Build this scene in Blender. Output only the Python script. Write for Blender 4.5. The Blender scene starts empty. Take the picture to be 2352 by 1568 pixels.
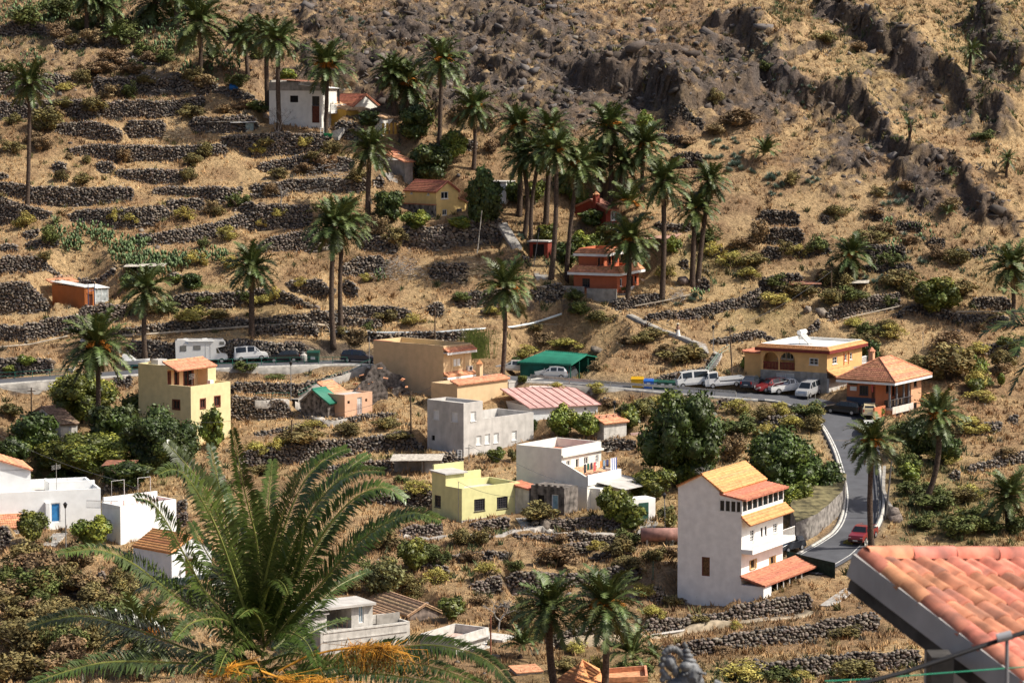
import bpy, math, random
import numpy as np
from mathutils import Vector, Matrix
random.seed(7); RNG = np.random.default_rng(7)
SC = bpy.context.scene; COL = SC.collection
R = math.radians
# ---------------------------------------------------------------- camera
F = 6860.0; U0, V0 = 1176.0, 784.0; PITCH = math.atan((784 - 115) / F); CZ = 60.0
cam = bpy.data.cameras.new('camera'); cam.lens = 36 * F / 2352; cam.sensor_width = 36
cam.clip_start = 0.5; cam.clip_end = 4000
cam.dof.use_dof = True; cam.dof.focus_distance = 360; cam.dof.aperture_fstop = 6.3
co = bpy.data.objects.new('camera', cam); COL.objects.link(co)
co.location = (0, 0, CZ); co.rotation_euler = (math.pi / 2 - PITCH, 0, 0); SC.camera = co
# ---------------------------------------------------------------- world, sun, exposure
SUN_EL, SUN_AZ = R(48), R(-7)          # azimuth measured from +X towards +Y
w = bpy.data.worlds.new('World'); SC.world = w; w.use_nodes = True
nt = w.node_tree; nt.nodes.clear()
sky = nt.nodes.new('ShaderNodeTexSky'); sky.sky_type = 'NISHITA'; sky.sun_disc = False
sky.sun_elevation = SUN_EL; sky.sun_rotation = math.pi / 2 - SUN_AZ; sky.altitude = 300; sky.dust_density = 5.0; sky.air_density = .8
bg = nt.nodes.new('ShaderNodeBackground'); bg.inputs[1].default_value = 0.105
ow = nt.nodes.new('ShaderNodeOutputWorld')
nt.links.new(sky.outputs[0], bg.inputs[0]); nt.links.new(bg.outputs[0], ow.inputs[0])
sl = bpy.data.lights.new('sun', 'SUN'); sl.energy = 4.6; sl.angle = R(0.53); sl.color = (1.0, 0.93, 0.82)
so = bpy.data.objects.new('sun', sl); COL.objects.link(so)
sd = Vector((math.cos(SUN_EL) * math.cos(SUN_AZ), math.cos(SUN_EL) * math.sin(SUN_AZ), math.sin(SUN_EL)))
so.rotation_euler = sd.to_track_quat('Z', 'Y').to_euler(); so.location = (100, 200, 300)
SC.view_settings.view_transform = 'Standard'; SC.view_settings.look = 'None'
SC.view_settings.exposure = 0.42; SC.view_settings.gamma = 1.0
SC.cycles.max_bounces = 5; SC.cycles.diffuse_bounces = 3; SC.cycles.glossy_bounces = 2
SC.cycles.transmission_bounces = 2; SC.cycles.transparent_max_bounces = 4
# ---------------------------------------------------------------- picture <-> place
CP, SP = math.cos(PITCH), math.sin(PITCH)
def ray(u, v):
    a = (u - U0) / F; b = -(v - V0) / F
    y = CP + b * SP; z = -SP + b * CP
    return a / y, z / y                      # dx/dY, dz/dY
def P(u, v, Y):
    a, c = ray(u, v); return Vector((a * Y, Y, CZ + c * Y))
def proj(x, Y, z):
    zz = z - CZ; f = Y * CP - zz * SP; up = Y * SP + zz * CP
    return U0 + F * x / f, V0 - F * up / f
KN = [(-900, 640), (-500, 575), (-200, 515), (0, 478), (100, 457), (200, 443), (300, 431), (500, 410), (700, 390),
      (830, 377), (900, 366), (1045, 345), (1200, 316), (1390, 288), (1568, 258)]
_pY = []; _pz = []
for v_, Y_ in reversed(KN): _pY.append(Y_); _pz.append(P(U0, v_, Y_).z)
_pY = [-80, -4, 8, 60, 110, 160, 220] + _pY + [800, 1100]; _pz = [56, 56.5, 52, 37, 22, 10, 5.5] + _pz + [_pz[-1] + 95, _pz[-1] + 180]
_pY = np.array(_pY, float); _pz = np.array(_pz, float)
def S(Y): return np.interp(Y, _pY, _pz)
_Yd = np.arange(200, 800, 0.25); _vd = proj(0, _Yd, S(_Yd))[1]
_o = np.argsort(_vd); _vs = _vd[_o]; _Ys = _Yd[_o]
def YS(v): return float(np.interp(v, _vs, _Ys))
def PS(u, v): return P(u, v, YS(v))
def TZ(c, r, x, y): return 588 * c + x / 4.0, 392 * r + y / 4.0     # enlarged quarter -> picture units
# ---------------------------------------------------------------- noise
def _h(ix, iy, s=0):
    n = (ix.astype(np.int64) * 374761393 + iy.astype(np.int64) * 668265263 + s * 1442695041) & 0xffffffff
    n = ((n ^ (n >> 13)) * 1274126177) & 0xffffffff
    return ((n ^ (n >> 16)) & 0xffffff) / float(0xffffff)
def vnoise(x, y, s=0):
    ix = np.floor(x); iy = np.floor(y); fx = x - ix; fy = y - iy
    fx = fx * fx * (3 - 2 * fx); fy = fy * fy * (3 - 2 * fy)
    a = _h(ix, iy, s); b = _h(ix + 1, iy, s); c = _h(ix, iy + 1, s); d = _h(ix + 1, iy + 1, s)
    return (a * (1 - fx) + b * fx) * (1 - fy) + (c * (1 - fx) + d * fx) * fy
def fbm(x, y, o=4, s=0):
    t = 0; a = 0.5
    for i in range(o): t = t + a * vnoise(x * 2 ** i + 13.7 * i, y * 2 ** i - 7.1 * i, s + i); a *= 0.5
    return t / (1 - 0.5 ** o)
def cell(x, y, s=0):
    ix = np.floor(x); iy = np.floor(y); best = np.full(x.shape, 9.0); bid = np.zeros(x.shape); sec = np.full(x.shape, 9.0)
    for i in (-1, 0, 1):
        for j in (-1, 0, 1):
            cx = ix + i; cy = iy + j
            dx = cx + _h(cx, cy, s) - x; dy = cy + _h(cx, cy, s + 9) - y
            d = np.sqrt(dx * dx + dy * dy); m = d < best
            sec = np.where(m, best, np.minimum(sec, d)); bid = np.where(m, _h(cx, cy, s + 5), bid); best = np.where(m, d, best)
    return best, bid, sec
def sstep(a, b, x):
    t = np.clip((x - a) / (b - a), 0, 1); return t * t * (3 - 2 * t)
# ---------------------------------------------------------------- materials
MATS = {}
def mat(name, col, rough=0.85, var=0.12, scale=3.0, bump=0.0, metal=0.0, spec=0.3, stain=0.0, stain_col=(0.12, 0.1, 0.08), objvar=0.0, attr=None, bscale=None, coat=0.0):
    if name in MATS: return MATS[name]
    m = bpy.data.materials.new(name); m.use_nodes = True; N = m.node_tree.nodes; L = m.node_tree.links
    b = N['Principled BSDF']; b.inputs['Roughness'].default_value = rough; b.inputs['Metallic'].default_value = metal
    b.inputs['Specular IOR Level'].default_value = spec
    if coat: b.inputs['Coat Weight'].default_value = coat
    tc = N.new('ShaderNodeTexCoord'); c4 = (*col, 1)
    vec = tc.outputs['Object']
    if objvar:
        oi = N.new('ShaderNodeObjectInfo'); vm = N.new('ShaderNodeVectorMath'); vm.operation = 'MULTIPLY_ADD'; vm.inputs[1].default_value = (37, 53, 71); L.new(oi.outputs['Random'], vm.inputs[0]); L.new(tc.outputs['Object'], vm.inputs[2]); vec = vm.outputs[0]
    def mixn(a, bcol, fac_out, typ='MIX'):
        mx = N.new('ShaderNodeMix'); mx.data_type = 'RGBA'; mx.blend_type = typ
        L.new(fac_out, mx.inputs[0]) if not isinstance(fac_out, float) else setattr(mx.inputs[0], 'default_value', fac_out)
        if isinstance(a, tuple): mx.inputs[6].default_value = a
        else: L.new(a, mx.inputs[6])
        if isinstance(bcol, tuple): mx.inputs[7].default_value = bcol
        else: L.new(bcol, mx.inputs[7])
        return mx.outputs[2]
    cur = c4
    no = N.new('ShaderNodeTexNoise'); no.inputs['Scale'].default_value = scale; no.inputs['Detail'].default_value = 6
    L.new(vec, no.inputs['Vector'])
    lo = tuple(max(0, x * (1 - var * 2)) for x in col) + (1,); hi = tuple(min(1, x * (1 + var * 1.6)) for x in col) + (1,)
    rp = N.new('ShaderNodeMapRange'); rp.inputs[1].default_value = 0.3; rp.inputs[2].default_value = 0.7
    L.new(no.outputs[0], rp.inputs[0]); cur = mixn(lo, hi, rp.outputs[0])
    if attr:
        at = N.new('ShaderNodeAttribute'); at.attribute_name = attr
        cur = mixn(cur, at.outputs['Color'], 1.0, 'MULTIPLY')
    if objvar:
        oi = N.new('ShaderNodeObjectInfo'); mr = N.new('ShaderNodeMapRange')
        mr.inputs[3].default_value = 1 - objvar; mr.inputs[4].default_value = 1 + objvar * .8; L.new(oi.outputs['Random'], mr.inputs[0])
        hs = N.new('ShaderNodeHueSaturation'); L.new(mr.outputs[0], hs.inputs['Value'])
        mh = N.new('ShaderNodeMapRange'); mh.inputs[3].default_value = 0.5 - objvar * .06; mh.inputs[4].default_value = 0.5 + objvar * .06
        ml = N.new('ShaderNodeMath'); ml.operation = 'FRACT'; mm = N.new('ShaderNodeMath'); mm.operation = 'MULTIPLY'; mm.inputs[1].default_value = 7.3
        L.new(oi.outputs['Random'], mm.inputs[0]); L.new(mm.outputs[0], ml.inputs[0]); L.new(ml.outputs[0], mh.inputs[0]); L.new(mh.outputs[0], hs.inputs['Hue'])
        if isinstance(cur, tuple): hs.inputs['Color'].default_value = cur
        else: L.new(cur, hs.inputs['Color'])
        cur = hs.outputs[0]
    if stain:
        mp = N.new('ShaderNodeMapping'); mp.inputs['Scale'].default_value = (1.6, 1.6, 0.35); L.new(vec, mp.inputs[0])
        n2 = N.new('ShaderNodeTexNoise'); n2.inputs['Scale'].default_value = 1.1; n2.inputs['Detail'].default_value = 7; n2.inputs['Roughness'].default_value = 0.65
        L.new(mp.outputs[0], n2.inputs['Vector'])
        r2 = N.new('ShaderNodeMapRange'); r2.inputs[1].default_value = 0.52; r2.inputs[2].default_value = 0.75; r2.inputs[4].default_value = stain
        L.new(n2.outputs[0], r2.inputs[0]); cur = mixn(cur, (*stain_col, 1), r2.outputs[0])
    L.new(cur, b.inputs['Base Color'])
    if bump:
        bn = N.new('ShaderNodeTexNoise'); bn.inputs['Scale'].default_value = bscale or scale * 4; bn.inputs['Detail'].default_value = 5
        L.new(tc.outputs['Object'], bn.inputs['Vector'])
        bp = N.new('ShaderNodeBump'); bp.inputs['Strength'].default_value = min(1, bump * 6); bp.inputs['Distance'].default_value = bump
        L.new(bn.outputs[0], bp.inputs['Height']); L.new(bp.outputs[0], b.inputs['Normal'])
    MATS[name] = m; return m
def plaster(n, c, stain=0.10, sc=(0.22, 0.19, 0.16)): return mat(n, c, 0.9, 0.05, 1.2, 0.01, stain=stain, stain_col=sc, bscale=9, spec=.2)
WHITE = plaster('white_plaster', (0.80, 0.795, 0.77), .05, (.6, .58, .54))
CREAMW = plaster('cream_white_plaster', (0.74, 0.72, 0.66), .07, (.5, .48, .44))
GLASS = mat('window_glass', (0.012, 0.016, 0.02), 0.15, 0.1, 2, spec=0.3)
WOODW = mat('white_frame', (0.7, 0.7, 0.68), 0.6, 0.05)
BROWN = mat('brown_frame', (0.16, 0.05, 0.03), 0.6, 0.15)
DARKF = mat('dark_frame', (0.05, 0.045, 0.05), 0.6, 0.1)
SHUT = mat('white_shutter', (0.76, 0.76, 0.74), 0.5, 0.04)
HOLE = mat('interior_shade', (0.015, 0.013, 0.012), 0.95, 0.3)  # near-black panels: shade inside open holes and porches, put into the colour
TILE = mat('orange_roof_tile', (0.58, 0.265, 0.15), 0.85, 0.22, 2.5, 0.01, stain=.25, stain_col=(.35, .15, .09), objvar=.16)
TILER = mat('red_roof_tile', (0.44, 0.165, 0.10), 0.8, 0.2, 2.5, 0.01, objvar=.12)
TILEP = mat('pale_roof_tile', (0.52, 0.34, 0.20), 0.9, 0.25, 3, 0.01, stain=.4, stain_col=(.3, .2, .13), objvar=.18)
TILEB = mat('bright_orange_roof_tile', (0.64, 0.30, 0.125), 0.8, 0.15, 2.5, 0.01, objvar=.12)
CONC = mat('concrete', (0.30, 0.28, 0.25), 0.95, 0.18, 1.3, 0.02, stain=.5, stain_col=(.12, .11, .10))
CONCL = mat('pale_concrete', (0.46, 0.44, 0.41), 0.95, 0.1, 1.0, 0.015, stain=.35, stain_col=(.27, .26, .25))
STEEL = mat('galvanised_steel', (0.42, 0.41, 0.38), 0.5, 0.15, 4, metal=.3)
GREENM = mat('green_painted_steel', (0.02, 0.13, 0.09), 0.5, 0.15, 4)
BLACKM = mat('black_metal', (0.02, 0.02, 0.022), 0.6, 0.2, 4)
WOOD = mat('weathered_wood', (0.11, 0.075, 0.05), 0.9, 0.3, 5, 0.01)
RUST = mat('rusty_sheet', (0.24, 0.10, 0.06), 0.85, 0.35, 2, 0.01, stain=.5, stain_col=(.4, .33, .28))
# ---------------------------------------------------------------- mesh builder
class MB:
    def __init__(s): s.v = []; s.f = []; s.mi = []; s.cur = 0
    def quad(s, *p):
        n = len(s.v); s.v += [tuple(q) for q in p]; s.f.append(tuple(range(n, n + len(p)))); s.mi.append(s.cur)
    def box(s, x0, y0, z0, x1, y1, z1):
        n = len(s.v)
        s.v += [(x0, y0, z0), (x1, y0, z0), (x1, y1, z0), (x0, y1, z0), (x0, y0, z1), (x1, y0, z1), (x1, y1, z1), (x0, y1, z1)]
        s._bf(n)
    def _bf(s, n):
        for q in ((0, 3, 2, 1), (4, 5, 6, 7), (0, 1, 5, 4), (1, 2, 6, 5), (2, 3, 7, 6), (3, 0, 4, 7)): s.f.append(tuple(n + i for i in q)); s.mi.append(s.cur)
    def hexa(s, pts): n = len(s.v); s.v += [tuple(p) for p in pts]; s._bf(n)
    def prism(s, poly, d):           # poly 3d points, extruded by vector d
        n = len(s.v); k = len(poly); d = Vector(d)
        s.v += [tuple(p) for p in poly] + [tuple(Vector(p) + d) for p in poly]
        s.f.append(tuple(range(n, n + k))[::-1]); s.f.append(tuple(range(n + k, n + 2 * k))); s.mi += [s.cur] * 2
        for i in range(k): j = (i + 1) % k; s.f.append((n + i, n + j, n + k + j, n + k + i)); s.mi.append(s.cur)
    def slab(s, a, b, c, d, t):      # quad thickened downwards along its normal
        a, b, c, d = map(Vector, (a, b, c, d)); nn = (b - a).cross(d - a).normalized()
        if nn.z < 0: nn = -nn
        s.prism([a, b, c, d], -nn * t)
    def tube(s, pts, r, n=6, cap=True):
        pts = [Vector(p) for p in pts]; rs = r if isinstance(r, (list, tuple)) else [r] * len(pts); base = len(s.v)
        for i, p in enumerate(pts):
            t = (pts[min(i + 1, len(pts) - 1)] - pts[max(i - 1, 0)]); t = t.normalized() if t.length > 1e-9 else Vector((0, 0, 1))
            a = t.cross(Vector((0, 0, 1)) if abs(t.z) < .9 else Vector((1, 0, 0))).normalized(); b = t.cross(a)
            for k in range(n):
                an = 2 * math.pi * k / n; s.v.append(tuple(p + (a * math.cos(an) + b * math.sin(an)) * rs[i]))
        for i in range(len(pts) - 1):
            for k in range(n):
                q = base + i * n; s.f.append((q + k, q + (k + 1) % n, q + n + (k + 1) % n, q + n + k)); s.mi.append(s.cur)
        if cap:
            s.f.append(tuple(range(base, base + n))[::-1]); s.f.append(tuple(range(len(s.v) - n, len(s.v)))); s.mi += [s.cur] * 2
    def lathe(s, prof, n=12, c=(0, 0, 0)):
        base = len(s.v)
        for r, z in prof:
            for k in range(n): an = 2 * math.pi * k / n; s.v.append((c[0] + r * math.cos(an), c[1] + r * math.sin(an), c[2] + z))
        for i in range(len(prof) - 1):
            for k in range(n): q = base + i * n; s.f.append((q + k, q + (k + 1) % n, q + n + (k + 1) % n, q + n + k)); s.mi.append(s.cur)
        s.f.append(tuple(range(base, base + n))[::-1]); s.f.append(tuple(range(len(s.v) - n, len(s.v)))); s.mi += [s.cur] * 2
    def build(s, name, mats, parent=None, smooth=False, label=None):
        me = bpy.data.meshes.new(name); me.from_pydata(s.v, [], s.f)
        for m in (mats if isinstance(mats, (list, tuple)) else [mats]): me.materials.append(m)
        if any(s.mi): me.polygons.foreach_set('material_index', s.mi)
        if smooth: me.polygons.foreach_set('use_smooth', [True] * len(me.polygons))
        me.update()
        o = bpy.data.objects.new(name, me); COL.objects.link(o)
        if parent: o.parent = parent
        if label: o['label'] = label
        return o
def npmesh(name, V, Fq, mats, col=None, smooth=False, mi=None):
    V = np.asarray(V, np.float32); Fq = np.asarray(Fq, np.int32); k = Fq.shape[1]
    me = bpy.data.meshes.new(name); me.vertices.add(len(V)); me.vertices.foreach_set('co', V.ravel())
    me.loops.add(Fq.size); me.loops.foreach_set('vertex_index', Fq.ravel())
    me.polygons.add(len(Fq)); me.polygons.foreach_set('loop_start', np.arange(0, Fq.size, k, dtype=np.int32))
    try: me.polygons.foreach_set('loop_total', np.full(len(Fq), k, np.int32))
    except Exception: pass
    for m in (mats if isinstance(mats, (list, tuple)) else [mats]): me.materials.append(m)
    if smooth: me.polygons.foreach_set('use_smooth', np.ones(len(Fq), bool))
    if mi is not None: me.polygons.foreach_set('material_index', np.asarray(mi, np.int32))
    me.update(calc_edges=True)
    if col is not None:
        a = me.color_attributes.new('tint', 'FLOAT_COLOR', 'POINT'); c = np.ones((len(V), 4), np.float32); c[:, :3] = col
        a.data.foreach_set('color', c.ravel())
    return me
def link(name, me, parent=None, loc=None, rot=None, scale=None):
    o = bpy.data.objects.new(name, me); COL.objects.link(o)
    if parent: o.parent = parent
    if loc is not None: o.location = loc
    if rot is not None: o.rotation_euler = rot
    if scale is not None: o.scale = scale
    return o
def tag(o, label=None, cat=None, group=None, kind=None):
    if label: o['label'] = label
    if cat: o['category'] = cat
    if group: o['group'] = group
    if kind: o['kind'] = kind
    return o
def empty(name, loc, rz=0): return link(name, None, None, loc, (0, 0, rz))
# ---------------------------------------------------------------- where-it-is phrases
LAND = [('orange shack', 180, 675), ('cactus slope', 340, 590), ('camper van', 460, 812), ('tall yellow house', 420, 915),
 ('broad beige house', 950, 845), ('bare grey house', 1100, 975), ('pale yellow bungalow', 1092, 1130), ('laundry house', 1290, 1080),
 ('four storey house', 1690, 1230), ('orange restaurant', 2040, 890), ('arcaded yellow house', 1850, 835), ('red terraced house', 1400, 625),
 ('gabled yellow house', 1000, 450), ('white hilltop house', 710, 250), ('dark red house', 1370, 485), ('green carport', 1280, 850),
 ('ruined cottage', 865, 905), ('green roofed hut', 750, 920), ('blue door house', 110, 1140), ('orange roofed cottage', 380, 1300),
 ('derelict white house', 790, 1430), ('tile hut with bricks', 1405, 980), ('pickup on the road', 1982, 1222), ('foreground roof', 2150, 1400),
 ('twin palms', 775, 650), ('mound with pole', 1000, 715), ('upper left corner', 0, 0), ('top edge centre', 1176, 0), ('upper right corner', 2352, 0),
 ('right edge palm', 2322, 640), ('rock cave', 1440, 240), ('left edge centre', 0, 500), ('lower left corner', 0, 1568), ('right edge middle', 2352, 1000),
 ('grey hilltop path', 1800, 310), ('stone statue', 1570, 1530), ('big round tree', 1562, 1010), ('walker on the path', 1556, 760), ('top right palm', 2230, 130),
 ('paired lower palms', 1330, 1400), ('dead brushwood heap', 900, 620), ('tin shed', 1850, 665), ('bottom edge centre', 1176, 1568), ('crane tower', -9999, -9999)]
LAND.pop()
USED = set()
def where(u, v, head, skip=()):
    c = sorted(((math.hypot(u - a, v - b), n, a, b) for n, a, b in LAND if n not in skip))[:8]
    def ph(t):
        d, n, a, b = t; dx, dy = u - a, v - b; q = 'just ' if d < 55 else ('' if d < 170 else 'well ')
        an = math.degrees(math.atan2(-dy, dx)) % 360
        k = ['right of', 'above right of', 'above', 'above left of', 'left of', 'below left of', 'below', 'below right of'][int((an + 22.5) // 45) % 8]
        return q + k + ' the ' + n
    opts = [head + ' ' + ph(c[0])]
    for i in range(0, 5):
        for j in range(i + 1, 8):
            opts += [head + ' ' + ph(c[i]) + ', ' + ph(c[j]), head.replace(' dry stone', '').replace('middling ', '').replace('blue green ', '').replace(' on the hillside', '') + ' ' + ph(c[i]) + ', ' + ph(c[j])]
    for o in opts:
        if o not in USED and len(o.replace(',', '').split()) <= 16: USED.add(o); return o
    return min(opts, key=lambda o: len(o.split()))
# ---------------------------------------------------------------- terrace walls: (column, row of the enlarged quarter, points x, top, foot)
WALLS = [
(0,0,[(-60,245,345),(340,245,350),(430,300,360)]),(0,0,[(540,395,475),(760,400,470)]),(0,0,[(910,380,450),(1150,395,460)]),
(0,0,[(1000,555,620),(1450,580,600)]),(0,0,[(-60,740,890),(330,750,890),(620,740,800)]),(0,0,[(900,735,860),(1300,715,850),(1630,705,820)]),
(0,0,[(1640,770,850),(2000,800,860),(2350,880,960)]),(0,0,[(-60,955,1090),(320,960,1080)]),(0,0,[(400,945,1000),(740,940,1085),(880,1000,1080)]),
(0,0,[(940,945,1060),(1500,940,1055),(1850,890,960)]),(0,0,[(560,1150,1220),(850,1140,1265),(1090,1180,1270)]),(0,0,[(1200,1120,1240),(1480,1120,1240)]),
(0,0,[(1790,1090,1200),(2350,1070,1180)]),(0,0,[(690,1370,1420),(1000,1335,1450),(1600,1350,1450),(2050,1330,1400)]),
(0,0,[(2060,1270,1330),(2350,1260,1420),(2600,1240,1400),(2990,1280,1380)]),(0,0,[(470,1520,1600),(630,1520,1600)]),(0,0,[(880,1480,1570),(1070,1480,1560)]),
(0,1,[(-60,20,90),(90,40,90)]),(0,1,[(1100,5,60),(1400,5,100),(1700,10,90)]),(0,1,[(-60,170,250),(250,195,320),(700,195,325),(1190,170,260)]),
(0,1,[(-60,250,470),(250,330,460),(440,385,430)]),(0,1,[(670,395,460),(1100,375,520),(1400,355,500),(1560,340,400)]),
(0,1,[(1450,175,220),(1770,185,240),(2000,170,300),(2200,160,200)]),(0,1,[(1570,290,370),(1850,260,340)]),
(0,1,[(1260,620,690),(1600,590,680),(1980,510,620),(2300,395,500)]),(0,1,[(2200,370,400),(2351,350,530),(2830,345,500)]),
(0,1,[(210,560,620),(370,545,600)]),(0,1,[(280,660,720),(500,660,710)]),(0,1,[(-60,850,980),(400,810,930),(770,805,910)]),
(0,1,[(770,790,900),(1030,860,960)]),(0,1,[(-60,1070,1300),(430,1050,1280),(480,1040,1240)]),(0,1,[(-60,1440,1560),(220,1450,1560)]),
(0,1,[(270,1430,1560),(700,1355,1480),(780,1350,1440)]),(0,1,[(780,1300,1420),(1000,1260,1400),(1240,1250,1310)]),
(0,1,[(1560,1180,1200),(1700,1150,1270),(2300,1120,1210)]),(0,1,[(1050,1490,1540),(1500,1440,1510),(2300,1390,1460),(2891,1340,1410),(3100,1350,1400)]),
(1,1,[(50,690,760),(350,590,720),(560,580,740),(700,600,700)]),(1,1,[(980,600,700),(1270,640,730)]),(1,1,[(1370,540,690),(1640,530,700),(1850,510,680),(2230,480,660)]),
(1,1,[(1070,80,150),(1190,60,170)]),(1,1,[(0,130,200),(400,110,190),(1000,100,190)]),(1,1,[(810,880,960),(920,810,940),(1150,800,900)]),
(1,1,[(1640,870,990),(1920,875,1000)]),(1,1,[(330,1020,1080),(600,1010,1150),(690,1090,1120)]),(1,1,[(790,1000,1150),(960,1080,1130)]),
(1,1,[(0,1120,1220),(240,1120,1200),(500,1230,1260)]),(1,1,[(790,1275,1350),(1200,1240,1340),(1400,1290,1350)]),(1,1,[(530,1330,1400),(1130,1340,1400)]),
(1,1,[(1570,1240,1310),(1740,1210,1320)]),(1,1,[(1870,1150,1240),(2100,1130,1240),(2351,1120,1230)]),(1,1,[(760,1500,1560),(1900,1490,1540)]),
(1,1,[(0,1450,1530),(550,1440,1540)]),(1,2,[(535,60,190),(845,50,180)]),(0,2,[(-60,180,330),(490,180,280)]),
(1,2,[(-260,430,510),(0,415,520),(400,400,500),(890,280,330)]),(1,2,[(-250,540,720),(300,560,690),(560,700,720)]),
(1,2,[(0,850,880),(550,760,800),(850,700,740),(1270,670,700)]),(1,2,[(-150,1040,1160),(500,950,1090),(1000,890,1000),(1560,850,990)]),
(1,2,[(600,1150,1200),(1270,1090,1180),(1900,1030,1120)]),(1,2,[(950,1420,1500),(1300,1400,1480),(1610,1360,1520)]),
(0,2,[(1040,360,430),(1240,340,440)]),(0,2,[(920,1310,1400),(1270,1300,1360)]),(0,2,[(1820,1250,1330),(2060,1240,1320)]),(0,2,[(1590,1510,1570),(1750,1500,1600)]),
(2,1,[(90,790,860),(180,740,850)]),(2,1,[(200,1080,1180),(460,1050,1170)]),(2,1,[(940,1195,1260),(1350,1140,1220)]),
(2,1,[(1240,1350,1380),(1700,1270,1340),(2100,1180,1250),(2280,1100,1240)]),(2,1,[(1640,1030,1080),(1830,1000,1100)]),(2,1,[(670,1520,1570),(1030,1500,1560)]),
(2,1,[(1330,490,540),(1640,500,550)]),(2,1,[(1540,820,890),(1640,810,890)]),(2,1,[(1850,1560,1590),(2350,1480,1540),(2730,1390,1480),(2820,1360,1470)]),
(2,0,[(1330,1270,1310),(1600,1290,1360)]),(2,0,[(1490,1430,1530),(1740,1430,1530)]),(2,0,[(1320,1190,1215),(1750,1190,1225)]),
(3,1,[(-60,395,490),(270,400,500)]),(3,1,[(480,400,480),(570,420,480)]),(3,1,[(-60,550,660),(310,560,670)]),(3,1,[(920,385,450),(1090,380,460)]),
(3,1,[(-60,715,830),(140,730,800)]),(3,1,[(240,720,780),(560,715,760)]),(3,1,[(900,705,800),(1250,705,800)]),(3,1,[(900,865,910),(1320,880,940)]),
(3,1,[(1780,770,810),(2000,740,800)]),(3,1,[(-60,1000,1120),(300,965,1080)]),(3,1,[(560,1310,1400),(900,1200,1300),(1210,1150,1260)]),
(3,1,[(1290,1270,1320),(1450,1260,1340),(1760,1370,1430)]),(3,1,[(1750,1350,1400),(2200,1350,1420)]),(3,1,[(1890,1210,1270),(2220,1190,1290)]),
(3,1,[(1150,1310,1350),(1290,1290,1330)]),(3,2,[(-60,720,820),(300,690,760)]),(3,2,[(1870,800,870),(2140,740,810)]),(3,2,[(2200,700,770),(2320,680,760)]),
(3,2,[(1840,1160,1220),(2420,1010,1090)]),(3,2,[(1660,1210,1290),(1800,1200,1280)]),
(2,2,[(780,350,400),(1200,350,400),(1500,300,390),(1750,240,330),(1850,110,230)]),(2,2,[(1700,600,640),(2200,550,590)]),(2,2,[(530,500,540),(900,510,540)]),
(2,2,[(820,940,1010),(1130,940,1010)]),(2,3,[(150,100,160),(360,80,160),(640,70,160),(850,60,150),(1170,100,200)]),
(2,3,[(0,210,240),(400,205,250),(740,200,280),(1180,230,270)]),(2,3,[(460,290,370),(740,260,350)]),(2,3,[(-60,570,730),(250,560,730),(620,590,650),(960,500,620),(1200,480,600)]),
(2,3,[(1230,740,800),(1400,700,850),(1800,650,820),(1980,600,780)]),(2,3,[(1180,1050,1120),(1450,960,1090),(1850,910,1030),(2351,850,970),(2780,770,920)]),
(2,3,[(300,1140,1250),(800,1070,1200),(1150,1060,1110)]),(2,3,[(1340,1230,1260),(1700,1180,1290),(2351,1090,1220),(3400,945,1080)]),
(2,3,[(1900,1440,1500),(2351,1380,1520),(3780,1275,1400)]),(2,3,[(-60,850,920),(100,840,920)]),(1,3,[(1310,160,220),(1750,110,190)]),
(1,3,[(1950,100,150),(2351,60,150)]),(1,3,[(1790,405,440),(2351,370,430)]),(1,3,[(1970,660,740),(2180,600,720),(2290,590,740)]),
(1,3,[(2200,830,860),(2351,860,890)]),(1,3,[(1480,660,800),(1620,680,820)]),(0,3,[(640,640,800),(870,740,790)]),(0,3,[(890,530,660),(990,580,640)]),
(0,3,[(1660,730,850),(1930,720,870)]),(0,3,[(1220,480,560),(1350,470,550)]),(0,3,[(1590,0,100),(1760,0,110)]),(0,3,[(-60,150,330),(120,150,330)]),
(0,2,[(1190,40,165),(1600,30,170),(2351,5,160),(2890,5,150)]),
]
CONCW = [(2,2,[(400,400,470),(900,440,530),(1500,470,545),(2000,500,535)]), (1,2,[(-450,265,350),(0,265,330),(500,260,300),(850,235,270)]),
         (0,2,[(-60,390,500),(300,385,510),(640,370,450)])]
ROAD = [(-60,882,17),(60,872,17),(160,866,17),(300,856,18),(420,846,18),(560,839,18),(700,834,18),(800,832,18),(860,836,18),(960,850,18),(1060,862,18),(1160,869,18),
        (1300,874,19),(1450,888,20),(1600,901,23),(1720,909,28),(1810,916,36),(1880,934,50),(1930,962,70),(1960,1020,84),(1976,1090,84),(1984,1150,84),
        (1972,1205,95),(1930,1250,100),(1872,1288,75),(1825,1312,60)]
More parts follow.
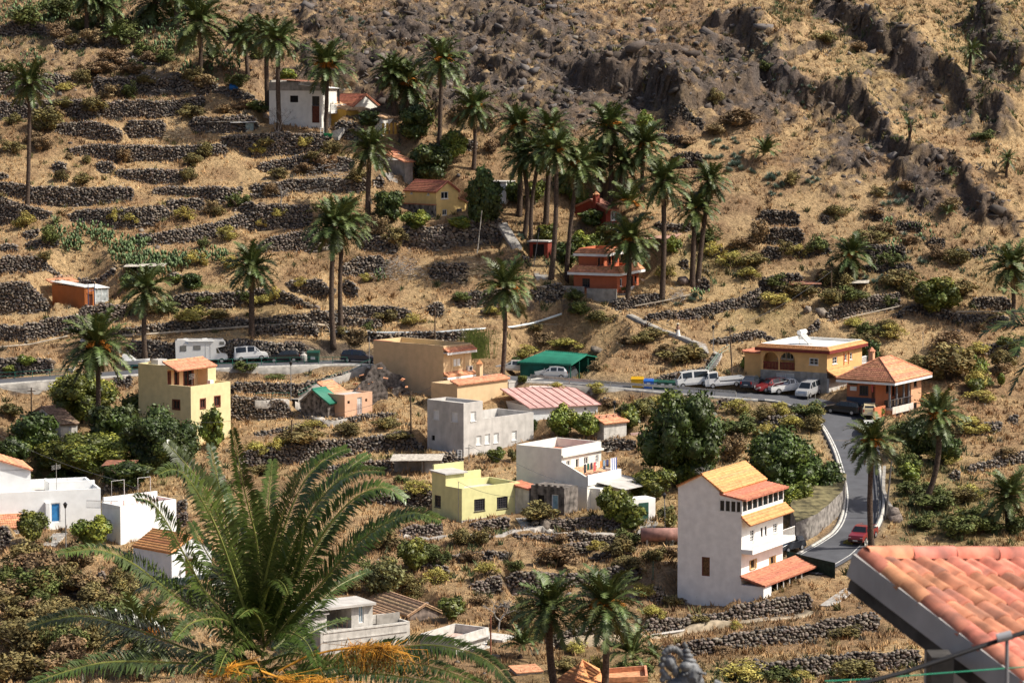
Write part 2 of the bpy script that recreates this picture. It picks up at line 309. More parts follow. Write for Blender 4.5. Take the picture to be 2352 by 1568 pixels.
# ---------------------------------------------------------------- palms: foot u, v, crown u, v, crown width
PALMS = [(62,474,68,190,100),(200,78,203,-15,90),(237,72,240,5,100),(355,58,357,5,110),(408,72,408,-20,90),(455,193,458,50,130),(570,175,562,85,92),
 (615,248,612,85,98),(643,292,640,92,95),(748,308,752,150,118),(905,272,900,170,90),(932,262,935,190,112),(1008,340,1015,140,108),(1087,388,1088,250,100),
 (845,506,850,342,106),(766,791,768,518,132),(783,757,788,510,120),(578,773,578,615,116),(335,828,335,665,112),(222,1022,222,795,148),(1150,893,1160,660,126),
 (1192,495,1188,290,100),(1203,540,1200,365,95),(1222,585,1240,352,100),(1253,515,1266,300,100),(1265,640,1277,345,105),(1300,642,1328,382,118),
 (1378,455,1376,358,90),(1401,470,1400,295,112),(1425,450,1432,375,80),(1475,440,1478,338,112),(1520,686,1523,418,115),(1440,692,1447,552,118),
 (1445,512,1445,468,105),(1590,655,1597,482,100),(1602,648,1631,415,85),(1757,378,1757,350,72),(2227,168,2232,118,54),(2080,345,2090,292,36),
 (2312,408,2315,366,48),(2178,415,2182,400,34),(2178,505,2178,488,38),(1950,642,1955,588,96),(2325,746,2322,612,112),(2088,660,2090,642,42),
 (2115,1166,2155,955,118),(2003,1262,2004,1018,122),(2322,1218,2316,1140,120),(1283,1605,1262,1395,155),(1386,1620,1392,1390,168),(335,1545,330,1460,190),
 (1195,1510,1200,1480,84),(1450,1545,1452,1500,130),(1520,1530,1500,1505,60),(1815,1560,1815,1555,62),(265,102,264,84,66),(487,155,487,135,66),
 (400,62,400,45,66),(430,112,428,104,50),(128,516,128,506,40),(1128,1000,1128,993,10)]
PALMS.pop()
FRUIT = {9,12,11,13,19,20,28,26,30,32,33,34,42,43,45,49,50,46,21,24,25}
# ---------------------------------------------------------------- leafy trees and shrubs: u, foot v, width, height, kind
TREES = [(190,965,170,115,0),(262,1045,150,130,1),(330,1000,130,110,0),(372,1080,180,140,1),(85,1045,150,110,1),(25,1090,110,100,1),(215,1090,200,100,0),(492,1030,74,100,2),
 (290,1120,150,70,1),(130,1085,120,80,0),(1562,1118,215,225,3),(1790,1150,215,160,3),(1885,1150,130,110,1),(1835,1185,110,85,2),(1290,1000,95,85,2),(1345,1005,85,70,2),
 (1440,990,80,70,0),(1480,965,90,60,4),(1110,525,115,150,1),(985,420,125,100,1),(955,325,110,95,1),(1040,370,90,85,2),(895,510,90,80,1),(955,525,80,50,2),
 (1060,530,70,40,2),(850,292,62,42,1),(1480,300,58,54,2),(660,195,62,44,2),(2150,722,140,92,0),(2108,1055,125,110,1),(2172,1065,100,85,1),(2095,1105,80,50,2),
 (1410,1195,100,95,2),(1500,1150,120,80,0),(1450,1215,90,70,2),(1535,1215,60,66,4),(880,1375,120,110,4),(945,1315,100,85,0),(1140,1060,52,40,2),(1178,1060,40,34,4),
 (78,1250,98,85,0),(212,1255,110,85,2),(248,1200,48,34,2),(1995,835,66,62,1),(2243,870,60,66,2),(2300,888,26,38,2),(2240,905,50,40,0),(1345,590,90,70,2),
 (1400,570,80,60,0),(1300,610,70,60,1),(1360,520,70,45,1),(1255,560,60,50,0),(1450,610,50,50,2),(1545,580,60,45,2),(1715,850,40,38,2),(1745,870,46,46,1),
 (1180,470,60,60,1),(1230,470,60,60,0),(1290,450,60,60,1),(1330,470,60,50,2),(2020,955,34,26,2),(440,665,60,42,1),(405,650,40,24,2),(295,665,50,40,1),(1225,990,30,30,1),
 (1185,835,30,18,1),(1095,822,74,66,5),(1035,1425,90,60,0),(1640,1005,60,50,4),(1200,880,30,20,0),(700,290,40,34,1),(675,275,44,40,1),(960,240,50,30,2),
 (20,855,40,20,2),(60,840,60,30,2),(25,960,60,40,4),(1395,1000,60,30,2),(150,1130,90,60,1),(40,1130,90,50,0),(1640,1160,70,50,4),(1700,1130,70,60,4)]
BUSH = [(130,88,60,42,'d'),(165,105,40,30,'o'),(105,300,80,55,'o'),(80,330,50,34,'d'),(30,285,45,30,'o'),(125,275,50,34,'d'),(150,250,50,28,'o'),(148,210,50,22,'y'),(190,190,50,32,'o'),
 (260,150,80,40,'d'),(200,175,60,34,'d'),(300,170,70,30,'d'),(210,105,60,44,'d'),(345,60,50,40,'g'),(330,130,60,36,'g'),(380,145,50,36,'g'),(440,270,72,36,'o'),(470,360,60,36,'o'),
 (440,380,50,30,'o'),(290,372,46,36,'d'),(200,375,28,20,'o'),(160,365,22,18,'d'),(30,350,60,34,'o'),(100,345,50,34,'d'),(190,425,50,30,'o'),(140,415,40,30,'o'),(435,415,40,32,'o'),
 (485,490,46,36,'d'),(545,475,60,34,'g'),(500,495,40,24,'o'),(115,560,50,50,'g'),(100,600,40,30,'o'),(60,520,60,34,'y'),(265,505,40,30,'y'),(300,515,46,26,'y'),(425,505,60,30,'y'),
 (520,550,60,34,'y'),(470,570,36,26,'g'),(450,610,60,34,'y'),(530,615,60,30,'y'),(640,500,40,26,'y'),(600,520,30,18,'y'),(870,540,60,50,'d'),(910,560,60,50,'o'),(700,400,60,30,'d'),
 (620,450,46,34,'d'),(750,390,70,40,'d'),(820,420,60,36,'o'),(640,410,50,26,'o'),(720,370,50,30,'o'),(590,350,40,24,'y'),(610,340,40,30,'o'),(700,340,40,30,'y'),(760,355,50,34,'o'),
 (380,720,80,34,'g'),(440,740,90,36,'y'),(330,720,70,34,'o'),(500,735,60,26,'o'),(470,695,40,20,'g'),(630,690,40,34,'y'),(560,690,40,26,'g'),(600,700,60,26,'y'),(690,655,40,20,'y'),
 (840,645,36,20,'y'),(890,735,70,34,'o'),(950,745,60,26,'y'),(820,790,60,44,'d'),(790,770,40,26,'o'),(845,760,30,24,'g'),(1060,690,50,24,'g'),(1130,725,50,24,'y'),(1190,720,40,26,'o'),
 (1330,720,60,34,'g'),(1380,740,70,34,'o'),(1320,690,50,30,'g'),(1250,790,60,34,'d'),(1230,760,40,24,'o'),(1440,790,50,24,'d'),(1480,790,60,28,'o'),(1570,830,110,46,'o'),(1530,815,60,30,'d'),
 (1370,850,40,26,'d'),(1300,800,90,26,'y'),(1200,815,80,24,'y'),(1500,775,70,24,'o'),(1530,640,50,34,'y'),(1640,590,60,34,'y'),(1680,610,70,34,'y'),(1720,640,60,28,'y'),
 (1620,560,80,40,'g'),(1700,570,70,30,'d'),(1740,560,60,60,'d'),(1880,580,60,40,'g'),(1830,590,50,30,'y'),(1900,655,50,44,'o'),(1780,660,60,34,'g'),(1830,680,90,34,'o'),(1780,700,80,30,'y'),
 (1960,690,80,34,'g'),(2060,660,80,40,'o'),(2040,610,60,34,'g'),(1990,770,60,34,'g'),(2050,775,70,34,'y'),(1960,750,50,24,'y'),(1980,800,80,36,'o'),(2180,870,130,80,'o'),(2110,870,70,60,'o'),
 (2180,800,90,46,'d'),(2300,850,60,50,'o'),(2320,800,60,34,'g'),(2040,755,60,24,'o'),(2250,760,40,24,'d'),(1750,960,60,36,'o'),(1700,1000,90,50,'g'),(1790,950,60,30,'y'),(1820,985,70,34,'y'),
 (1870,990,60,40,'o'),(1690,950,70,36,'y'),(1680,1060,80,70,'d'),(1620,940,60,30,'d'),(1550,930,60,30,'d'),(1510,930,60,26,'y'),(1400,935,60,24,'d'),(1370,900,60,24,'y'),(1280,895,40,20,'y'),
 (800,1000,70,34,'o'),(690,1020,110,44,'o'),(720,985,60,24,'y'),(890,985,70,30,'o'),(640,1030,60,30,'y'),(590,1045,60,34,'y'),(560,850,60,24,'g'),(630,870,60,14,'g'),(610,1090,70,34,'o'),
 (480,1110,50,30,'d'),(560,1110,60,30,'d'),(520,1130,50,30,'g'),(920,1110,40,22,'g'),(960,1130,80,30,'y'),(1100,1250,60,44,'o'),(1060,1250,60,40,'o'),(1240,1195,90,46,'o'),(1215,1170,60,34,'g'),
 (1290,1245,50,26,'d'),(1280,1300,110,56,'d'),(1420,1275,80,52,'o'),(1440,1250,70,40,'g'),(1370,1262,50,24,'y'),(1500,1290,60,40,'o'),(1540,1280,60,30,'d'),(1180,1310,50,30,'g'),(1120,1320,60,34,'y'),
 (1200,1440,70,60,'o'),(1240,1470,60,40,'y'),(1320,1500,60,34,'y'),(1150,1440,60,50,'d'),(1100,1390,60,30,'d'),(1500,1420,70,34,'y'),(1540,1390,60,26,'o'),(1620,1380,60,24,'g'),(1480,1370,60,34,'y'),
 (1600,1435,60,28,'o'),(1690,1445,30,24,'y'),(1940,1465,86,36,'o'),(1965,1560,110,50,'o'),(1830,1560,90,24,'y'),(1700,1560,120,44,'y'),(1780,1575,100,40,'g'),(1660,1500,60,24,'d'),(1450,1560,100,46,'g'),
 (1360,1545,60,40,'y'),(1300,1540,70,34,'o'),(90,1345,120,90,'d'),(60,1310,110,70,'o'),(150,1360,100,70,'o'),(30,1420,100,70,'o'),(180,1300,90,60,'d'),(270,1360,80,60,'o'),(110,1440,90,60,'o'),
 (60,1500,130,80,'o'),(160,1520,100,70,'d'),(210,1490,90,60,'o'),(30,1568,120,70,'o'),(120,1580,110,70,'d'),(240,1400,80,46,'d'),(290,1310,60,50,'g'),(1000,1340,70,40,'y'),(940,1350,70,44,'o'),
 (850,1330,60,44,'g'),(800,1360,60,40,'o'),(1010,1300,50,44,'g'),(1080,1290,60,30,'d'),(980,1290,80,50,'g'),(2100,1140,90,40,'g'),(2150,1170,100,50,'g'),(2220,1150,90,40,'y'),(2200,1230,110,60,'g'),
 (2120,1215,70,40,'g'),(2260,1220,90,44,'g'),(2080,1080,60,50,'g'),(2060,1010,50,40,'g'),(2310,1050,60,30,'d'),(2230,980,60,26,'d'),(2150,930,70,30,'y'),(2250,920,80,26,'y'),(1950,1250,30,16,'y'),
 (2040,700,40,24,'g'),(560,250,60,26,'d'),(520,260,50,24,'d'),(470,200,60,34,'d'),(540,200,60,34,'g'),(300,100,70,40,'g'),(60,60,90,50,'g'),(130,40,90,50,'g'),(20,170,50,30,'g'),(590,135,40,24,'g'),
 (1000,480,50,30,'g'),(1130,350,40,34,'d'),(1160,330,50,30,'d'),(1060,270,60,34,'d'),(1130,290,50,24,'d'),(1560,380,40,24,'d'),(1580,330,50,20,'d'),(1640,310,60,30,'d'),(1700,290,90,44,'d'),
 (1640,240,44,38,'o'),(2060,330,30,22,'g'),(1760,160,40,22,'g'),(1900,100,60,30,'o'),(1970,120,50,28,'d'),(2260,320,60,22,'g'),(2000,560,50,30,'d'),(2040,540,60,30,'d'),(2090,560,50,24,'d')]
AGAVE = [(1720,50,18),(1740,48,18),(1520,22,16),(1420,100,26),(1640,40,26),(1660,45,20),(1745,125,36),(1760,130,24),(1820,165,34),(1815,195,30),(1840,200,24),(1855,240,34),(1785,180,20),(1930,195,24),
 (1640,330,40),(1660,340,30),(1690,325,34),(1640,365,40),(1700,360,44),(1680,385,50),(1720,395,30),(1860,420,40),(2050,465,50),(2080,460,30),(2100,545,44),(2010,650,44),(2040,640,40),(2120,600,34),
 (1770,415,50),(1790,430,40),(1780,450,34),(2060,285,24),(2210,290,24),(1560,700,30),(1600,690,44),(1500,500,30),(820,55,40),(780,30,34),(800,50,26),(1200,550,34),(1215,565,30),(2230,480,34),(2200,580,30),(2260,270,26)]
CACT = [(0,0,300,60,260),(300,60,470,120,160),(100,20,260,80,120),(420,150,560,200,60),(30,120,90,170,24),(130,515,190,570,70),(190,525,265,570,80),(255,560,350,612,170),(290,590,425,640,230),(420,585,520,612,80),
        (135,560,190,580,40),(480,110,560,190,50),(2040,560,2080,590,14),(2020,500,2050,530,10),(2100,520,2140,560,14),(860,640,880,650,3),(1590,670,1620,690,12)]
BUSH += [(116,1424,84,53,'o'),(22,1351,68,60,'g'),(107,1432,101,46,'o'),(249,1446,84,76,'g'),(98,1559,113,70,'o'),(248,1389,108,46,'d'),(266,1434,90,69,'o'),(132,1354,112,49,'o'),(193,1357,102,48,'d'),(120,1506,65,76,'g'),(106,1478,111,54,'g'),(32,1468,120,47,'o'),(99,1367,120,74,'g'),(227,1403,95,67,'o'),(69,1370,108,51,'g'),(160,1509,82,76,'g'),(101,1409,69,67,'g'),(145,1460,102,49,'g'),(279,1386,82,60,'o'),(151,1417,74,62,'o'),(216,1395,84,64,'o'),(89,1498,85,52,'o'),(13,1381,109,55,'d'),(59,1333,110,69,'d'),(87,1475,87,59,'o'),(209,1474,88,71,'o'),(41,1480,64,63,'o'),(17,1351,102,51,'g'),(269,1422,69,77,'o'),(76,1484,64,57,'o'),(71,1417,84,52,'d'),(179,1413,83,45,'o'),(107,1345,116,47,'g'),(88,1375,81,72,'o'),(850,1281,57,53,'g'),(947,1381,54,46,'o'),(847,1375,86,38,'o'),(951,1283,90,49,'o'),(1029,1352,74,41,'o'),(870,1272,73,37,'o'),(874,1261,90,53,'o'),(987,1353,72,50,'o'),(1011,1388,90,52,'g'),(948,1318,65,50,'o'),(1010,1393,86,40,'o'),(894,1335,50,57,'y'),(923,1317,85,43,'o'),(960,1367,68,59,'y'),(1792,1002,85,37,'g'),(1826,952,57,41,'g'),(1756,1004,58,35,'y'),(1816,1023,88,42,'g'),(1870,1017,88,39,'y'),(1785,1060,77,28,'g'),(1701,942,76,34,'y'),(1859,954,84,34,'g'),(1730,1054,62,34,'y'),(1722,1017,60,33,'d'),(1851,1042,60,33,'d'),(1794,975,68,41,'o'),(1863,953,69,28,'y'),(1859,1034,47,30,'o'),(1816,973,88,34,'o'),(1684,1043,74,35,'d'),(2127,844,83,37,'o'),(2243,1184,47,28,'g'),(2267,1204,49,33,'o'),(2243,893,63,49,'y'),(2247,813,78,29,'y'),(2302,861,55,34,'d'),(2156,1000,91,28,'o'),(2193,822,63,31,'y'),(2181,835,48,27,'g'),(2167,1066,85,36,'y'),(2204,1156,77,41,'o'),(2122,850,92,30,'g'),(2247,891,71,31,'g'),(2149,1170,73,27,'d'),(2227,992,97,39,'y'),(2330,1224,68,49,'g'),(2016,556,66,26,'o'),(2211,679,70,38,'o'),(1922,689,61,26,'d'),(2187,483,54,34,'d'),(1735,610,68,31,'o'),(2084,434,45,22,'d'),(1889,649,44,35,'d'),(2081,677,38,33,'o'),(1808,583,42,37,'o'),(1941,664,59,40,'o'),(2080,639,59,23,'o'),(2020,451,38,29,'o'),(2195,607,66,39,'o'),(2008,491,53,22,'d'),(1994,553,65,31,'o'),(2112,674,64,24,'d'),(2149,594,44,40,'d'),(2070,653,59,37,'d'),(1908,699,69,40,'o'),(1849,678,38,24,'o'),(1922,495,61,30,'o'),(1818,427,38,36,'o'),(342,140,41,26,'d'),(557,92,76,35,'g'),(185,71,53,36,'g'),(227,166,55,26,'d'),(444,190,52,41,'o'),(237,168,72,30,'d'),(254,228,62,39,'d'),(309,164,52,26,'g'),(212,257,71,36,'o'),(295,74,65,35,'g'),(337,193,57,26,'o'),(586,113,53,32,'d'),(593,257,71,30,'g'),(302,227,45,39,'g'),(1618,1521,71,38,'d'),(1240,1555,50,39,'o'),(1326,1505,61,43,'y'),(1668,1362,54,37,'y'),(1445,1305,76,32,'o'),(1555,1405,76,28,'y'),(1507,1250,60,36,'d'),(1417,1300,47,36,'g'),(1521,1546,40,39,'d'),(1661,1342,41,24,'d'),(1481,1487,77,27,'y'),(1216,1267,68,32,'o'),(1660,1254,52,31,'o'),(1161,1411,62,36,'d'),(1598,1549,50,39,'d'),(1160,1484,69,42,'y'),(1653,1269,72,40,'g'),(1559,1507,70,45,'y'),(620,1106,79,36,'y'),(728,1148,58,32,'o'),(788,1101,51,29,'y'),(943,1162,62,31,'o'),(907,1062,78,28,'o'),(686,1101,70,34,'d'),(919,1008,70,22,'o'),(882,1177,58,22,'y'),(762,985,75,23,'y'),(654,1143,71,30,'y'),(921,1009,68,27,'g'),(575,1093,62,29,'o'),(829,1092,71,21,'o'),(787,1146,63,28,'d')]
# ---------------------------------------------------------------- where the houses stand: near corner u, foot v, left end u, right end u, turn, distance
SPEC = dict(
 hilltop=(739,297,620,797,20,None), hillback=(812,285,780,850,35,436), gabled=(1002.5,497,934,1053,45,None), red=(1417,675,1318,1468,24,None), darkred=(1392,517,1322,1416,55,None),
 shack=(195,709,120,245,45,None), yellow3=(439.5,1022,312.5,525,36.5,None), beige=(1019,912,856,1082,40,None), grey=(1065,1047,980,1226,43,None),
 barn=(1223,962,1178,1374,65,None), laundry=(1348.5,1172,1186,1426,36,None), bungalow=(1061,1197,990.5,1193.5,50,None), four=(1702,1387,1561,1805,29,None),
 bluedoor=(-30,1228,-110,222,72,313), pool=(277,1232,224,397,48,308), cottage=(395,1350,296,478,44,None), derelict=(736.5,1502,672,938,57,None),
 stonehouse=(938,1452,862,1012,60,284), smallwhite=(1044,1500,962,1122,32,None), hut=(753,957,688,779,35,None), pinkhut=(792,957,778,853,40,None),
 carport=(1311,876,1195,1368,20,373), brickhut=(1387,1010,1367,1441,50,None), arcaded=(1899,898,1750,1984,30,None), restaurant=(2045,962,1950,2122,32,358),
 garage=(1258,592,1217,1268,15,None), tileannex=(1400,1100,1360,1470,60,336), hidden=(140,1020,30,170,50,None), bottomroof=(1300,1640,1265,1492,60,250), rednear=(930,402,880,948,60,None))
def frame_of(k):
    u, vb, uL, uR, th, Y = SPEC[k]; Y = Y or YS(vb); p = P(u, vb, Y); th = R(th)
    # local x runs back right, local y runs back left
    dR = Vector((math.sin(th), math.cos(th))); dL = Vector((-math.cos(th), math.sin(th)))
    def ext(ue, d):      # length along d so that the end projects to column ue
        a = (ue - U0) / F * (p.y * 1.0) ; c = (ue - U0) / F
        return (c * p.y - p.x) / (d.x - c * d.y)
    return p, dR, dL, abs(ext(uR, dR)), abs(ext(uL, dL)), Y
FR = {k: frame_of(k) for k in SPEC}
# ---------------------------------------------------------------- terrace walls to the world
WW = []
WALLS += [(1,0,[(60,1490,1560),(450,1450,1560),(850,1470,1560)]),(1,0,[(760,1175,1290),(1010,1180,1300)]),(1,0,[(1850,1310,1370),(2050,1310,1370)]),(1,1,[(0,210,260),(250,200,250)]),(0,1,[(1550,960,1030),(1680,950,1030)]),
 (0,1,[(0,690,740),(180,700,750)]),(2,1,[(1750,690,740),(1950,700,740)]),(3,1,[(1180,500,560),(1400,520,580)]),(3,1,[(1450,640,700),(1650,640,700)]),(3,2,[(1950,60,130),(2300,80,150)]),(2,3,[(700,400,460),(1130,420,480)]),(1,3,[(1500,500,560),(1800,520,580)])]
for c, r, pts in WALLS:
    e_ = 55 if (c < 2 and r < 2) else 30
    if len(pts) > 1 and r < 3 and pts[-1][0] - pts[0][0] > 200: a_, b_ = pts[0], pts[-1]; pts = [(a_[0] - e_, a_[1] + 6, a_[2] - 6)] + pts + [(b_[0] + e_, b_[1] + 6, b_[2] - 6)]
    q = []
    for x, a, b in pts:
        u, vt = TZ(c, r, x, a); _, vb = TZ(c, r, x, b); vm = (vt + vb) / 2; Y = YS(vm); p = P(u, vm, Y); q.append((p.x, Y, (vb - vt) / F * Y * 1.22, u, vm, (vt, vb)))
    WW.append(q)
NWALL_STONE = len(WW)
CW = []
for c, r, pts in CONCW:
    q = []
    for x, a, b in pts:
        u, vt = TZ(c, r, x, a); _, vb = TZ(c, r, x, b); vm = (vt + vb) / 2; Y = YS(vm); p = P(u, vm, Y); q.append((p.x, Y, (vb - vt) / F * Y, u, vm, (vt, vb)))
    CW.append(q)
def wall_y(q, x):
    xs = [p[0] for p in q]; y = np.interp(x, xs, [p[1] for p in q]); h = np.interp(x, xs, [p[2] for p in q])
    tp = np.clip((x - xs[0]) / 0.6, 0, 1) * np.clip((xs[-1] - x) / 0.6, 0, 1)
    wob = (vnoise(np.asarray(x) * 0.25 + xs[0], np.asarray(x) * 0) - 0.5) * 0.8
    return y + wob * tp, h * tp
SLOPE = lambda Y: np.interp(Y, [250, 290, 345, 377, 400, 560], [0.10, 0.13, 0.2, 0.38, 0.52, 0.62])
# ---------------------------------------------------------------- steep rock bands: picture line, step height, width
BANDS = [([(1640,60),(1700,120),(1764,175),(1830,215),(1900,262),(1976,305),(2076,395),(2189,445),(2260,505),(2352,560)], 5.0, 1.6),
 ([(1900,-40),(1939,25),(1989,105),(2051,165),(2101,198),(2189,240),(2239,300),(2352,345)], 7.0, 1.8), ([(2230,50),(2254,80),(2290,150),(2352,235)], 6.0, 1.6),
 ([(1330,165),(1385,185),(1440,205),(1500,210),(1560,245),(1610,285),(1660,300)], 7.5, 1.8), ([(1030,130),(1100,165),(1170,190),(1240,205),(1300,180)], 3.5, 1.4), ([(1080,60),(1160,95),(1250,110),(1290,150),(1390,190)], 3.5, 1.3),
 ([(830,70),(880,90),(960,95),(1020,80)], 3.5, 1.4), ([(870,20),(930,38),(1000,40)], 3.0, 1.2), ([(1040,10),(1100,30),(1170,28)], 3.5, 1.2), ([(860,160),(920,175),(980,150),(1050,190),(1080,250)], 3.0, 1.4),
 ([(1880,215),(1930,270),(1990,300)], 2.6, 1.2), ([(2020,400),(2100,470),(2200,520)], 2.6, 1.3), ([(1900,345),(1960,400),(2000,430)], 2.5, 1.2), ([(1840,430),(1900,445),(1990,440)], 1.8, 1.0),
 ([(1560,130),(1640,150),(1700,220),(1760,262)], 2.6, 1.3), ([(700,-20),(720,60),(730,120),(760,160)], 2.0, 1.0)]
ROCKM = [(1100,130,260,120,.9),(1300,220,200,90,.9),(930,90,130,80,.8),(1500,240,190,80,.9),(1180,20,150,50,.8),(860,190,90,60,.8),(1050,250,110,50,.5),(750,90,60,90,.5),
 (1700,190,100,60,.6),(1790,260,110,50,.6),(1930,300,60,40,.6),(1640,120,160,80,.35),(1440,90,220,90,.3),(2080,250,120,60,.55),(2300,180,80,100,.7),(2150,450,130,60,.6),(1900,400,120,50,.55),
 (1950,350,100,40,.4),(2020,130,70,80,.5),(600,30,70,30,.5),(580,100,50,40,.4),(790,270,90,40,.5),(700,30,60,30,.4),(330,590,30,30,.5)]
GREENM_ = [(2140,1160,110,90,.8),(2080,1040,60,90,.6),(2260,1200,90,60,.6),(480,700,80,20,.5),(1620,600,110,60,.5),(1750,720,120,50,.4),(900,1045,80,12,1.0),(460,665,80,10,1.0),
 (600,1080,60,20,.4),(1750,960,120,50,.35),(1340,1540,140,60,.4),(1700,1550,160,40,.5),(1350,590,110,60,.8),(2270,130,110,130,.45),(2000,180,90,120,.3),(1800,40,90,40,.3),(110,60,130,60,.4),(380,130,80,60,.4),
 (2280,640,80,60,.3),(2000,640,120,60,.3),(130,1090,300,80,.5),(1800,1060,160,110,.5),(1420,1180,120,80,.5),(620,700,60,30,.3)]
SOILM = [(630,1000,60,18,1),(650,862,80,12,.9),(780,850,60,10,.6),(650,1140,90,20,.6),(1430,1352,90,24,.8),(90,725,80,18,-.6),(1600,1440,240,24,.25),(2060,1270,50,50,.6),(2000,560,250,160,.25),(900,280,120,60,.35),(1680,470,120,90,.35)]
# ---------------------------------------------------------------- road
def smooth_line(pts, n):
    a = np.array(pts, float); t = np.arange(len(a)); T_ = np.linspace(0, len(a) - 1, n); out = []
    for k in range(a.shape[1]):
        y = a[:, k]; i = np.clip(T_.astype(int), 0, len(a) - 2); f = T_ - i
        p0 = y[np.clip(i - 1, 0, None)]; p1 = y[i]; p2 = y[i + 1]; p3 = y[np.clip(i + 2, None, len(a) - 1)]
        out.append(0.5 * ((2 * p1) + (-p0 + p2) * f + (2 * p0 - 5 * p1 + 4 * p2 - p3) * f ** 2 + (-p0 + 3 * p1 - 3 * p2 + p3) * f ** 3))
    return np.array(out).T
rd = smooth_line(ROAD, 150); RC = []
for u, v, wpx in rd:
    Y = YS(v); p = P(u, v, Y); RC.append((p.x, p.y, p.z))
RC = np.array(RC)
for _ in range(6): RC[1:-1, 2] = (RC[:-2, 2] + RC[1:-1, 2] * 2 + RC[2:, 2]) / 4
_t = np.gradient(RC[:, :2], axis=0); _t /= np.linalg.norm(_t, axis=1)[:, None]; RN = np.stack([-_t[:, 1], _t[:, 0]], 1)
# half widths in metres (left side of travel = away from the valley edge)
RWK = np.array([2.6] * 150); _tt = np.arange(150) / 149
RWK = np.interp(_tt, [0, .52, .6, .66, .72, .80, .9, .94, 1], [2.4, 2.4, 3.2, 3.6, 2.9, 1.95, 1.9, 2.6, 2.6])
# ---------------------------------------------------------------- height field
GX0, GX1, GY0, GY1, GS = -104.0, 104.0, 226.0, 560.0, 0.4
gx = np.arange(GX0, GX1 + .01, GS); gy = np.arange(GY0, GY1 + .01, GS)
X, Yg = np.meshgrid(gx, gy)
Z = S(Yg).copy(); Usc, Vsc = proj(X, Yg, Z)
def blobs(lst, U=Usc, V=Vsc):
    m = np.zeros(U.shape)
    for u, v, a, b, s in lst: m = m + s * np.exp(-(((U - u) / a) ** 2 + ((V - v) / b) ** 2) * 1.2)
    return m
rock = np.clip(blobs(ROCKM), 0, 1)
upper = sstep(330, 200, Vsc)
def seg_sd(pts, X, Y):
    best = np.full(X.shape, 1e9); sg = np.ones(X.shape); tt = np.zeros(X.shape)
    L = 0
    for (x0, y0), (x1, y1) in zip(pts[:-1], pts[1:]):
        dx, dy = x1 - x0, y1 - y0; l2 = dx * dx + dy * dy; t = np.clip(((X - x0) * dx + (Y - y0) * dy) / l2, 0, 1)
        ex = X - (x0 + t * dx); ey = Y - (y0 + t * dy); d = np.sqrt(ex * ex + ey * ey); s = np.sign(dx * ey - dy * ex); m = d < best
        best = np.where(m, d, best); sg = np.where(m, s, sg); tt = np.where(m, L + t * math.sqrt(l2), tt); L += math.sqrt(l2)
    return best * sg, tt, L
for pts, A, wd in BANDS:
    wp = [(PS(u, v).x, YS(v)) for u, v in pts]
    jx = (fbm(X * .16, Yg * .16, 5, 3) - .5) * 11
    d, t, L = seg_sd(wp, X + jx, Yg + jx * .6)
    endf = np.clip(t / 6, 0, 1) * np.clip((L - t) / 6, 0, 1)
    brk = .55 + .9 * (fbm(X * .09, Yg * .09, 2, 17) - .1)
    Z += A * .72 * endf * brk * (sstep(-wd * 1.2, wd * 1.2, d) * np.exp(-np.clip(d, 0, None) / (A * 1.8)) - .12 * np.exp(-(np.clip(-d, 0, None) / 3) ** 2) * (d < 0))
    rock = np.maximum(rock, endf * np.exp(-((d + .2) / (wd * 1.5)) ** 2))
rk = np.clip(rock * 1.25, 0, 1)
c1, id1, s1 = cell(X * .22 + fbm(X * .1, Yg * .1, 2, 1) * 2, Yg * .3, 2); c2, id2, s2 = cell(X * .75, Yg * .9, 4)
wx = fbm(X * .12, Yg * .12, 2, 71) * 9; Z += rk * ((fbm(X * .07 + Yg * .03, Yg * .16, 4, 5) - .5) * 3.2 + (id1 - .5) * 1.0 + (id2 - .5) * .5 + (np.abs(fbm((X + Yg * .5) * .16, (Yg - X * .35) * .5 + wx * .1, 4, 8) - .5) * -3 + .5) * 1.1)
Z += (fbm(X * .06, Yg * .06, 3, 11) - .5) * .9 * sstep(300, 420, Yg) + (fbm(X * .7, Yg * .7, 4, 21) - .5) * (.28 + 1.2 * upper) + rk * (s2 - c2) * 1.1 * fbm(X * .2, Yg * .2, 2, 91)
# terraces
for qi, q in enumerate(WW + CW):
    y, h = wall_y(q, gx); on = (gx >= q[0][0]) & (gx <= q[-1][0])
    if not on.any(): continue
    Yw = y[None, on]; hw = h[None, on]; dY = Yg[:, on] - Yw; Lh = np.maximum(hw / SLOPE(Yw), .8)
    shp = np.where(dY > .25, .5, np.where(dY < -.05, -.5, (dY + .05) / .3 - .5)) * np.clip(1 - np.abs(dY) / Lh, 0, 1)
    Z[:, on] += hw * shp; rk[:, on] *= np.where(np.abs(dY) < 1.2, .3, 1)
# building pads: only cut
for k, (p, dR_, dL_, wR, wL, Yb) in FR.items():
    lx = (X - p.x) * dR_.x + (Yg - p.y) * dR_.y; ly = (X - p.x) * dL_.x + (Yg - p.y) * dL_.y
    d = np.hypot(np.maximum(np.maximum(-lx, lx - wR), 0), np.maximum(np.maximum(-ly, ly - wL), 0))
    m = (d < 7) & ((ly < 2.2) & (lx > -.2) if k == 'restaurant' else True); cut = p.z - .12 + np.clip(d - .9, 0, None) * 1.3
    Z[m] = np.maximum(np.minimum(Z[m], cut[m]), Z[m] - 5.5)
